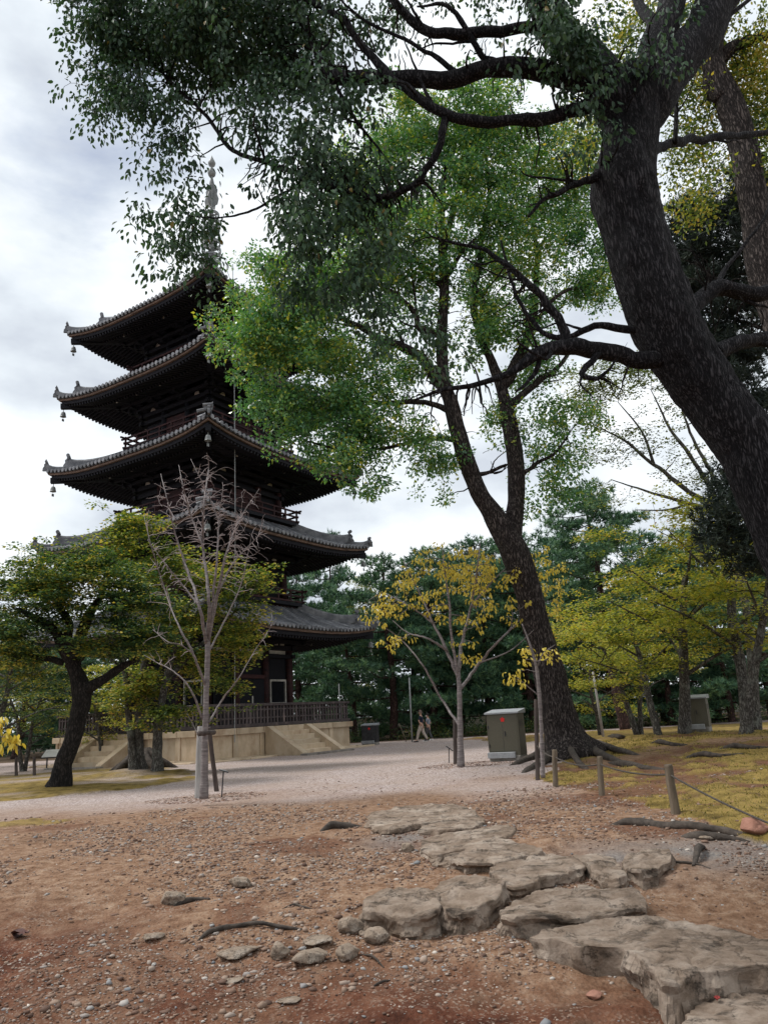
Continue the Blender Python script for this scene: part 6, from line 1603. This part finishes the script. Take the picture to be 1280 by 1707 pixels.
# ------------------------------------------------------------------ cabinets
def cabinet(name, label, foot, w, d, h, rz, group, mark=True, body='cabinet'):
    r = empty(name, foot, label, 'cabinet', group, rz)
    mb = MB(); mb.bevbox(-w / 2 + 0.0, w / 2 + 0.0, -d / 2 - 0.03, d / 2, -0.15, 0.14, 0.012); mb.build('plinth', M['concrete'], r)
    bd = MB()
    a, b2 = w / 2, d / 2
    v = [(-a, -b2, 0.142), (a, -b2, 0.142), (a, b2, 0.142), (-a, b2, 0.142), (-a, -b2, h), (a, -b2, h), (a, b2, h), (-a, b2, h)]
    bd.hexa(v); bd.build('body', M[body], r)
    t = 0.045; o_ = 0.05
    mb = MB(); mb.add([(-a - o_, -b2 - o_, h + 0.003), (a + o_, -b2 - o_, h + 0.003), (a + o_, b2 + o_, h + 0.003), (-a - o_, b2 + o_, h + 0.003), (-a - o_, -b2 - o_, h + t), (a + o_, -b2 - o_, h + t), (a + o_, b2 + o_, h + t + 0.09), (-a - o_, b2 + o_, h + t + 0.09)],
                      [(3, 2, 1, 0), (4, 5, 6, 7), (0, 1, 5, 4), (1, 2, 6, 5), (2, 3, 7, 6), (3, 0, 4, 7)]); mb.build('lid', M['cabinet_lid'], r)
    mb = MB(); mb.bevbox(-a - 0.02, a - 0.12, -b2 - 0.13, -b2 - 0.032, 0.08, 0.24, 0.01); mb.build('kick_plate', M['cabinet_lid'], r)
    for sx in (-0.495, 0.495):
        mb = MB(); mb.box(sx * w - 0.012, sx * w + 0.012, -b2 - 0.006, -b2 + 0.02, 0.28, h - 0.06); mb.build('door_edge', M[body], r)
    dr = MB(); dr.bevbox(-a + 0.03, a - 0.03, -b2 - 0.007, -b2 + 0.01, 0.27, h - 0.04, 0.004); dr = dr.build('door', M[body], r)
    mb = MB(); mb.box(-0.004, 0.004, -b2 - 0.010, -b2 + 0.01, 0.275, h - 0.30); mb.build('door_seam', M['dark_metal'], dr)
    for z in (0.42, h - 0.36):
        mb = MB(); mb.lathe([(0.014, -0.05), (0.016, -0.048), (0.016, 0.048), (0.014, 0.05)], 8, (-a + 0.03, -b2 - 0.008, z)); mb.build('hinge', M['dark_metal'], dr)
    mb = MB(); mb.bevbox(0.05, 0.075, -b2 - 0.03, -b2 + 0.002, h * 0.52, h * 0.52 + 0.14, 0.006); mb.build('handle', M['dark_metal'], dr)
    for q in range(5):
        mb = MB(); mb.bar((a + 0.002, -b2 * 0.55, h - 0.2 - q * 0.035), (a + 0.002, b2 * 0.55, h - 0.2 - q * 0.035), 0.012, 0.014); mb.build('vent_slat', M['dark_metal'], r)
    if mark:
        mb = MB(); c = 0.02; zc_ = h - 0.16; rr = 0.075        # flat red leaf-like mark with a notched rim
        pts = []
        for q in range(24):
            t_ = q / 24 * 2 * math.pi; q_ = rr * (0.82 + 0.18 * math.cos(5 * (t_ - math.pi / 2))); pts.append((c + q_ * math.cos(t_), zc_ + q_ * math.sin(t_)))
        n = len(pts)
        mb.add([(x, -b2 - 0.013, z) for x, z in pts] + [(x, -b2 + 0.004, z) for x, z in pts], [tuple(range(n)), tuple(range(2 * n - 1, n - 1, -1))] + [(q, n + q, n + (q + 1) % n, (q + 1) % n) for q in range(n)])
        mb.build('red_mark', M['red_mark'], dr)
    return r
f0 = on_ground(851, 1268)
cabinet('utility_cabinet', 'olive steel utility cabinet with a red mark at the foot of the leaning tree', f0 + np.array([0, 0.3, 0]), 0.92, 0.75, 1.30, R(-24), None)
f0 = on_ground(1165, 1222)
cabinet('utility_cabinet', 'far olive steel utility cabinet among the yellow maples', np.array([f0[0], f0[1], f0[2]]), 0.78, 0.55, 1.05, R(-30), None, False)
f0 = G(618, 1236); f0 = np.array([P(618, 1236, 45)[0], 45.0, 0.0])
cabinet('utility_cabinet', 'dark grey metal cabinet standing beside the platform corner', f0, 0.85, 0.6, 1.05, R(-14), None, True, 'dark_metal')
mb = MB(); mb.lathe([(0.17, -0.05), (0.15, 0.30), (0.11, 0.33), (0.02, 0.34)], 10); f0 = on_ground(391, 1251)
o = mb.build('stone_marker', M['granite'], None); o.location = f0; set_props(o, 'small pale stone block where the lightning cable meets the ground', 'stone')

# thin poles
def thin_pole(lb, foot, top, r, mat='grey_metal'):
    mb = MB(); mb.tube([np.zeros(3) - np.array([0, 0, 0.1]), (top - foot) * 0.5, top - foot], [r, r * 0.95, r * 0.85], 8)
    o = mb.build('pole', M[mat], None, True); o.location = foot; set_props(o, lb, 'pole', None)
f0 = np.array([P(687, 1237, 45.5)[0], 45.5, 0.0]); thin_pole('thin pale pole standing beside the walking couple', f0, P(682, 1130, 45.5), 0.05)
f0 = np.array([P(566, 1200, 49)[0], 49, 0.0]); thin_pole('thin grey pole behind the balustrade near the platform corner', f0, P(565, 1140, 49), 0.04)
f0 = np.array([P(678, 1236, 46.5)[0], 46.5, 0.0]); thin_pole('slanting thin cane leaning behind the walking couple', f0, P(665, 1206, 46.8), 0.025, 'post')
f0 = np.array([P(1005, 1224, 33)[0], 33, 0.2]); thin_pole('slim pale staking pole behind the leaning trunk', f0, P(988, 1120, 33), 0.055, 'post_grey')

# ------------------------------------------------------------------ far boundary wall
bw = empty('boundary_wall', (10, 78, 0), 'long low plastered wall with a tiled cap beyond the wood', 'wall')
mb = MB(); mb.box(-60, 60, -0.2, 0.2, -0.3, 1.55); mb.build('wall_face', M['plaster'], bw)
mb = MB(); mb.add([(-60, -0.5, 1.56), (60, -0.5, 1.56), (60, 0.5, 1.56), (-60, 0.5, 1.56), (-60, 0, 1.95), (60, 0, 1.95)], [(3, 2, 1, 0), (0, 1, 5, 4), (2, 3, 4, 5), (1, 2, 5), (3, 0, 4)]); mb.build('wall_cap', M['tile_pan'], bw)

# ------------------------------------------------------------------ roots and sticks on the bare earth
def ground_root(lb, pp, r0, r1, rise=0.02, name='exposed_root', cat='root', group='roots and sticks on the bare earth', mat='root'):
    w = []
    for q, p in enumerate(pp):
        g = G(*p); w.append(np.array([g[0], g[1], gz(g[0], g[1]) + rise * (0.4 if q in (0, len(pp) - 1) else 1.0) * (1 + 0.5 * math.sin(q * 2.2))]))
    w[0][2] -= r0; w[-1][2] -= r1
    v, f, p_, r_ = bark_tube(w, [r0 * 0.6, r0, (r0 + r1) / 2, r1], 8, 7, 0.3, 20)
    n = len(v); v = np.vstack([v, p_[-1:]]); cap = np.array([(n - 8 + i, n - 8 + (i + 1) % 8, n) for i in range(8)])
    b0 = w[0]; o = link(name, np_mesh(name, v - b0, [f, cap], M[mat], True)); o.location = b0
    set_props(o, lb, cat, group)
ground_root('long crooked dark root lying across the red earth', [(328, 1572), (350, 1562), (390, 1553), (430, 1550), (470, 1554), (512, 1552)], 0.020, 0.012, 0.02)
ground_root('short dark root fragment beside the white chalky rock', [(288, 1512), (310, 1506), (332, 1502), (350, 1502)], 0.022, 0.010)
ground_root('small forked dark stick right of the lone tan rock', [(470, 1518), (490, 1514), (505, 1518), (520, 1521)], 0.010, 0.006, 0.012)
ground_root('thin stick standing out of the gravel below the rubble heap', [(600, 1590), (622, 1600), (640, 1608)], 0.008, 0.005, 0.015)
ground_root('dark stick in the gravel near the bottom centre', [(618, 1648), (636, 1640), (650, 1632)], 0.008, 0.005, 0.012)
ground_root('gnarled root end curling from the mossy bank near the russet block', [(1172, 1408), (1166, 1425), (1160, 1440), (1156, 1450)], 0.035, 0.012, 0.05)
ground_root('root ridge running along the foot of the mossy bank', [(1010, 1378), (1050, 1376), (1100, 1380), (1150, 1384), (1200, 1390), (1245, 1396)], 0.06, 0.045, 0.02)
ground_root('dark root ridge crossing the bank below the russet block', [(1130, 1392), (1170, 1398), (1215, 1402), (1250, 1404)], 0.05, 0.03, 0.02)
ground_root('dark weathered root stump beside the farthest slab', [(532, 1386), (552, 1382), (575, 1380), (602, 1378)], 0.05, 0.07, 0.03)
ground_root('thin root on the earth near the layered stone', [(1095, 1440), (1130, 1444), (1160, 1447), (1185, 1452)], 0.012, 0.008, 0.012)
for lb, pp, r0 in (('long root ridge across the moss behind the squat post', [(1010, 1270), (1040, 1278), (1075, 1283), (1110, 1284)], 0.09), ('root ridge on the moss before the lichened trunk', [(1080, 1240), (1100, 1243), (1125, 1245), (1145, 1243)], 0.08), ('root ridge on the moss below the far olive cabinet', [(1140, 1262), (1170, 1266), (1200, 1267), (1240, 1262)], 0.07), ('short root ridge near the foot of the leaning tree', [(1010, 1228), (1030, 1232), (1045, 1229)], 0.10), ('root ridge crossing the moss at the edge of the view', [(1195, 1255), (1225, 1252), (1260, 1253), (1300, 1250)], 0.07)):
    ground_root(lb, pp, r0, r0 * 0.6, 0.03, group='root ridges in the mossy bank')

# dried leaves
def dry_leaf(lb, px, py, size, mat, seed):
    r_ = np.random.default_rng(seed); p = on_ground(px, py)
    mb = MB(); n = 9; 
    for q in range(r_.integers(3, 6) if size > 0.09 else 1):
        a = r_.random() * 6.28; c = r_.normal(0, size * 0.35, 3); c[2] = abs(c[2]) * 0.8
        v = []
        for s in range(6):
            t = s / 5; wv = size * 0.35 * math.sin(math.pi * (0.08 + 0.86 * t)); zc = size * 0.25 * math.sin(math.pi * t + q)
            for sg in (-1, 0, 1): v.append((c[0] + math.cos(a) * (t - .5) * size - math.sin(a) * wv * sg, c[1] + math.sin(a) * (t - .5) * size + math.cos(a) * wv * sg, c[2] + 0.012 + zc * 0.4 + abs(sg) * wv * 0.5))
        mb.add(v, [(s * 3 + g_, s * 3 + g_ + 1, s * 3 + g_ + 4, s * 3 + g_ + 3) for s in range(5) for g_ in (0, 1)])
    o = mb.build('fallen_leaf', mat, None, True); o.location = p; set_props(o, lb, 'leaf', 'fallen leaves on the ground')
dl = noise_mat('curled_dead_leaf', [(0.3, (0.035, 0.016, 0.014)), (0.7, (0.12, 0.05, 0.04))], 12, (1, 1, 1), 0.7, 0.3)
rl_ = noise_mat('red_fallen_leaf', [(0.3, (0.20, 0.02, 0.02)), (0.7, (0.34, 0.06, 0.05))], 12, (1, 1, 1), 0.6, 0.2)
dry_leaf('curled bunch of dead brown leaves at the edge of the red earth', 32, 1562, 0.13, dl, 1)
dry_leaf('small dead brown leaf upper left on the open earth', 108, 1492, 0.06, dl, 2)
dry_leaf('single brown leaf between the dead bunch and the root', 125, 1537, 0.05, dl, 3)
o_p = G(1247, 1549)
# the red leaf lies on the largest slab
r_ = MB(); 
def flat_leaf(lb, p, s, a, mat):
    mb = MB(); v = []
    for t, w in ((0, 0.05), (0.25, 0.8), (0.5, 1.0), (0.75, 0.75), (1.0, 0.04)):
        for sg in (-1, 0, 1): v.append((math.cos(a) * (t - .5) * s - math.sin(a) * w * s * 0.3 * sg, math.sin(a) * (t - .5) * s + math.cos(a) * w * s * 0.3 * sg, 0.01 + abs(sg) * 0.012))
    mb.add(v, [(q * 3 + g_, q * 3 + g_ + 1, q * 3 + g_ + 4, q * 3 + g_ + 3) for q in range(4) for g_ in (0, 1)])
    o = mb.build('fallen_leaf', mat, None, True); o.location = p; set_props(o, lb, 'leaf', 'fallen leaves on the ground')
zt9 = None
for ob in bpy.data.objects:
    if ob.get('label', '').startswith('largest stepping stone'):
        big = ob
    if ob.get('label', '').startswith('rounded stepping stone'):
        low = ob
def stone_top(ob, px, py):
    vs = np.zeros(len(ob.data.vertices) * 3, np.float32); ob.data.vertices.foreach_get('co', vs); vs = vs.reshape(-1, 3) + np.array(ob.location)
    z = vs[:, 2].max() - 0.03
    for _ in range(4):
        d = ray(px, py); p = EYE + d * ((z - CAM_H) / d[2]); near = vs[np.argsort(np.hypot(vs[:, 0] - p[0], vs[:, 1] - p[1]))[:6]]
        z = near[:, 2].max() + 0.004
    p[2] = z; return p
flat_leaf('crimson leaf lying on the largest slab', stone_top(big, 1247, 1550), 0.07, 0.4, rl_)
flat_leaf('dull red leaf lying on the rounded corner stone', stone_top(low, 1196, 1670), 0.06, 1.2, rl_)

# leaf litter round the foot of the staked trees
def litter(name, lb, c, rad, n, mat, size=0.06):
    a = rng.random(n) * 6.283; r_ = rad * np.sqrt(rng.random(n)); x = c[0] + r_ * np.cos(a) * 1.3; y = c[1] + r_ * np.sin(a)
    z = H(x, y) + micro(x, y, zones(x, y)[0]) + 0.008
    v, f, m_ = leaf_arrays(np.stack([x, y, z], -1), np.stack([np.cos(a * 3), np.sin(a * 3), 0.1 * rng.normal(0, 1, n)], -1), np.stack([0.3 * rng.normal(0, 1, n), 0.3 * rng.normal(0, 1, n), np.ones(n)], -1), size * rng.uniform(0.6, 1.2, n), 0.6, 0.1)
    set_props(link(name, np_mesh(name, v, f, mat, False, {'rnd': ('FACE', rng.random(n))})), lb, 'leaves', None, 'stuff')
dead = leaf_mat('brown_leaf_litter', [(0.0, (0.05, 0.025, 0.018)), (0.6, (0.14, 0.07, 0.045)), (1.0, (0.30, 0.16, 0.09))], 0.8, 0.05)
litter('leaf_litter', 'brown leaf litter scattered round the leafless tree', on_ground(345, 1332), 1.0, 700, dead)
litter('leaf_litter', 'brown leaf litter heaped round the golden tree', on_ground(780, 1276), 1.1, 900, dead)
litter('leaf_litter', 'thin leaf litter strewn over the mossy bank', np.array([8.5, 19, 0]), 8.5, 2600, dead)

litter('leaf_litter', 'a few dry leaves blown over the bare red earth', np.array([0, 8, 0]), 5.5, 420, dead, 0.045)

# moss and short grass blades on the bank, too many to count
mn = 60000
mx_ = rng.uniform(1.5, 17, mn); my_ = 8.2 + 18 * rng.random(mn) ** 1.3
mm_ = zones(mx_, my_)[0]
kp = rng.random(mn) < mm_ * 0.9
mx_, my_, mm_ = mx_[kp], my_[kp], mm_[kp]; mn = len(mx_)
mz_ = H(mx_, my_) + micro(mx_, my_, mm_)
mv_, mf_, _m = leaf_arrays(np.stack([mx_, my_, mz_ - 0.004], -1), np.stack([rng.normal(0, 0.6, mn), rng.normal(0, 0.6, mn), np.ones(mn)], -1), rng.normal(0, 1, (mn, 3)), rng.uniform(0.012, 0.04, mn) * (0.7 + my_ / 22), 0.35, 0.05)
moss_m = leaf_mat('moss_blade', [(0.0, (0.06, 0.065, 0.018)), (0.4, (0.17, 0.14, 0.035)), (0.75, (0.33, 0.26, 0.07)), (1.0, (0.40, 0.28, 0.11))], 0.8, 0.25, nscale=0.8, namp=0.6)
set_props(link('moss', np_mesh('moss', mv_, mf_, moss_m, False, {'rnd': ('FACE', rng.random(mn))})), 'ochre moss and short grass covering the bank behind the rope fence', 'moss', None, 'stuff')

# yellow leafed branch tip at the edge of the view
Yy = 12.5; Ub = np.array([P(-70, 1300, Yy)[0], Yy, 0.0])
build_tree('young_cherry', 'drooping yellow leaved young tree cut by the edge of the view', 'tree', None, Ub, [([Ub - np.array([0, 0, 0.1])] + px_line([(-72, 1250), (-66, 1200), (-55, 1150)], Yy), [0.03, 0.026, 0.02, 0.012], 10)],
           [(px_line([(-66, 1200), (-40, 1180), (-10, 1195), (8, 1210)], Yy), [0.012, 0.01, 0.007, 0.004], 6), (px_line([(-66, 1210), (-40, 1215), (-10, 1225), (20, 1232)], Yy), [0.012, 0.01, 0.007, 0.004], 6)],
           np.array(px_line([(2, 1200), (-8, 1210), (12, 1222), (24, 1228), (-15, 1225), (30, 1240), (5, 1240), (-40, 1180), (-60, 1150)], Yy)), M['bark_cherry'], LM['gold'], lambda cl, d: spray_leaves(cl, d, 9, (0.10, 0.10, 0.08), 0.16, 'droop', True, 0.36), None, (0.003, 0.006), 0.03)

# ------------------------------------------------------------------ people
skin_m = noise_mat('skin', [(0.3, (0.42, 0.25, 0.18)), (0.7, (0.50, 0.31, 0.23))], 20, (1, 1, 1), 0.6, 0.05)
def cloth(name, a, b, sc=14): return noise_mat(name, [(0.4, a), (0.6, b)], sc, (1, 1, 1), 0.85, 0.2, 60, 0.004)
def skin_body(name, chains, mat, parent, sub=2):
    """chains: lists of (x, y, z, radius); chains that start at an existing point branch from it."""
    vs, es, rs, key = [], [], [], {}
    for ch in chains:
        prev = None
        for x, y, z, r in ch:
            k = (round(x, 3), round(y, 3), round(z, 3))
            if k not in key: key[k] = len(vs); vs.append((x, y, z)); rs.append(r)
            if prev is not None and prev != key[k]: es.append((prev, key[k]))
            prev = key[k]
    me = bpy.data.meshes.new(name); me.from_pydata(vs, es, []); me.update()
    o = bpy.data.objects.new(name, me); COL.objects.link(o); o.parent = parent
    md = o.modifiers.new('Skin', 'SKIN'); md.use_smooth_shade = True
    sv = me.skin_vertices[0].data if me.skin_vertices else None
    if sv is None:
        bm = bmesh.new(); bm.from_mesh(me); bm.verts.layers.skin.verify(); bm.to_mesh(me); bm.free(); sv = me.skin_vertices[0].data
    for i, r in enumerate(rs): sv[i].radius = (r, r)
    sv[0].use_root = True
    o.modifiers.new('Sub', 'SUBSURF').levels = sub; o.modifiers['Sub'].render_levels = sub
    me.materials.append(mat)
    return o
def person(label, foot, h, rz, top_m, leg_m, hair_m, shoe_m, stride=0.30, mask=False, bag=False):
    """Walking towards local +x."""
    s = h / 1.72
    r = empty('person', foot, label, 'person', 'couple walking across the court', rz); r.scale = (s, s, s)
    hip = (0, 0, 0.93)
    def leg(sd, fx, bend, lift, g=0.0):
        y = 0.085 * sd
        return [(0, 0, 0.93, 0.11 + g), (0.0, y, 0.88, 0.088 + g), (fx * 0.45 + bend, y, 0.48, 0.060 + g), (fx * 0.95, y, 0.10 + lift, 0.040 + g)]
    lf, lb_ = leg(1, stride, 0.06, 0.0), leg(-1, -stride, 0.05, 0.06)
    arms = []
    def arm(sd, sw):
        y = 0.19 * sd
        return [(0.0, 0, 1.36, 0.10), (0.0, y, 1.38, 0.055), (-sw * 0.10, y + 0.03 * sd, 1.12, 0.042), (sw * 0.14, y + 0.02 * sd, 0.90, 0.030), (sw * 0.18, y + 0.01 * sd, 0.83, 0.032)]
    a1, a2 = arm(-1, 1.0), arm(1, -0.9)
    body = [[(0, 0, 0.93, 0.11), (0, 0, 1.12, 0.125), (0.0, 0, 1.36, 0.10), (0.0, 0, 1.46, 0.052), (0.03, 0, 1.55, 0.075), (0.035, 0, 1.64, 0.088), (0.025, 0, 1.70, 0.055)], lf + [(lf[-1][0] + 0.16, lf[-1][1], 0.05, 0.035)], lb_ + [(lb_[-1][0] + 0.13, lb_[-1][1], 0.05, 0.032)], a1, a2]
    for a in (a1, a2):
        x, y, z, _ = a[-1]
        for q, (dx, dy, ln) in enumerate(((0.025, 0, 0.07), (0.010, 0, 0.08), (-0.006, 0, 0.075), (-0.02, 0, 0.06))):
            body.append([(x, y, z, 0.032), (x + dx, y, z - 0.045, 0.010), (x + dx * 1.1 + 0.01, y, z - 0.05 - ln * 0.5, 0.008), (x + dx + 0.02, y, z - 0.05 - ln, 0.007)])
        body.append([(x, y, z, 0.032), (x + 0.04, y - 0.01, z - 0.02, 0.010), (x + 0.055, y - 0.012, z - 0.06, 0.008)])
    skin_body('body', body, skin_m, r)
    g = 0.018
    skin_body('trousers', [[(0, 0, 1.0, 0.128), (0, 0, 0.93, 0.13)], [(0, 0, 0.93, 0.13)] + [(x, y, z, q + g + 0.008) for x, y, z, q in lf[1:]], [(0, 0, 0.93, 0.13)] + [(x, y, z, q + g + 0.008) for x, y, z, q in lb_[1:]]], leg_m, r)
    def sl(a): return [(x, y, z, q + g) for x, y, z, q in a[:2]] + [((a[1][0] + a[2][0] * 3) / 4, (a[1][1] + a[2][1] * 3) / 4, (a[1][2] + a[2][2] * 3) / 4, 0.060)]
    skin_body('shirt', [[(0, 0, 0.95, 0.142), (0, 0, 1.12, 0.145), (0, 0, 1.36, 0.10 + g), (0, 0, 1.42, 0.07)], sl(a1), sl(a2)], top_m, r)
    mb = MB()
    n = 16; v = []; f = []
    for j in range(7):
        t = j / 6; ph = t * math.pi * 0.56
        for i in range(n):
            a = 2 * math.pi * i / n; v.append((0.018 + 0.108 * math.sin(ph) * math.cos(a) - 0.012, 0.092 * math.sin(ph) * math.sin(a), 1.635 + 0.135 * math.cos(ph) - (0.05 * max(0, -math.cos(a)) * t)))
    f = [(j * n + i, j * n + (i + 1) % n, (j + 1) * n + (i + 1) % n, (j + 1) * n + i) for j in range(6) for i in range(n)]
    mb.add(v, f); mb.build('hair', hair_m, r, True)
    for q in (lf, lb_):
        mb = MB(); x, y, z, _ = q[-1]; z0 = z - 0.10
        mb.bevbox(x - 0.08, x + 0.20, y - 0.05, y + 0.05, z0, z0 + 0.075, 0.02); mb.build('shoe', shoe_m, r)
    # face: nose, ears, eyes and mouth
    fm = MB(); fm.add([(0.115, -0.012, 1.60), (0.115, 0.012, 1.60), (0.145, 0, 1.598), (0.118, 0, 1.645)], [(0, 1, 2), (1, 3, 2), (3, 0, 2), (0, 3, 1)]); fm.build('nose', skin_m, r)
    for sy in (-1, 1):
        fm = MB(); fm.lathe([(0.004, -0.012), (0.011, 0), (0.004, 0.012)], 8, (0.112, 0.034 * sy, 1.637)); fm.build('eye', M['dark_metal'], r)
        fm = MB(); fm.lathe([(0.004, -0.03), (0.016, 0), (0.006, 0.03)], 8, (0.02, 0.094 * sy, 1.615)); fm.build('ear', skin_m, r)
    if mask:
        fm = MB(); fm.lathe([(0.01, -0.055), (0.055, -0.04), (0.062, 0.0), (0.05, 0.035), (0.01, 0.04)], 12, (0.085, 0, 1.575)); fm.build('face_mask', M['white_board'], r, True)
    else:
        fm = MB(); fm.bar((0.11, -0.022, 1.565), (0.11, 0.022, 1.565), 0.02, 0.008); fm.build('mouth', M['rock_red'], r)
    if bag:
        fm = MB(); fm.bevbox(-0.12, 0.12, -0.24, -0.17, 0.78, 1.02, 0.02); fm.build('shoulder_bag', M['dark_metal'], r)
    return r
navy = cloth('navy_knit', (0.010, 0.014, 0.030), (0.018, 0.024, 0.045)); khaki = cloth('pale_khaki_cotton', (0.40, 0.33, 0.28), (0.50, 0.43, 0.37))
print_m = cloth('blue_white_print', (0.03, 0.05, 0.10), (0.40, 0.42, 0.46), 60); greyt = cloth('charcoal_cotton', (0.05, 0.05, 0.055), (0.09, 0.09, 0.095))
hair_g = cloth('greying_hair', (0.10, 0.07, 0.055), (0.22, 0.17, 0.14)); hair_b = cloth('black_hair', (0.012, 0.010, 0.010), (0.03, 0.025, 0.022))
f0 = G(704, 1237); f0[2] = gz(f0[0], f0[1]); person('walking person in navy short-sleeved shirt and pale khaki trousers', f0, 1.74, R(165), navy, khaki, hair_g, M['dark_metal'])
f0 = f0 + np.array([0.42, 0.55, 0]); person('walking person in blue printed blouse and white face mask behind the navy shirt', f0, 1.55, R(160), print_m, greyt, hair_b, M['white_board'], 0.2, True)
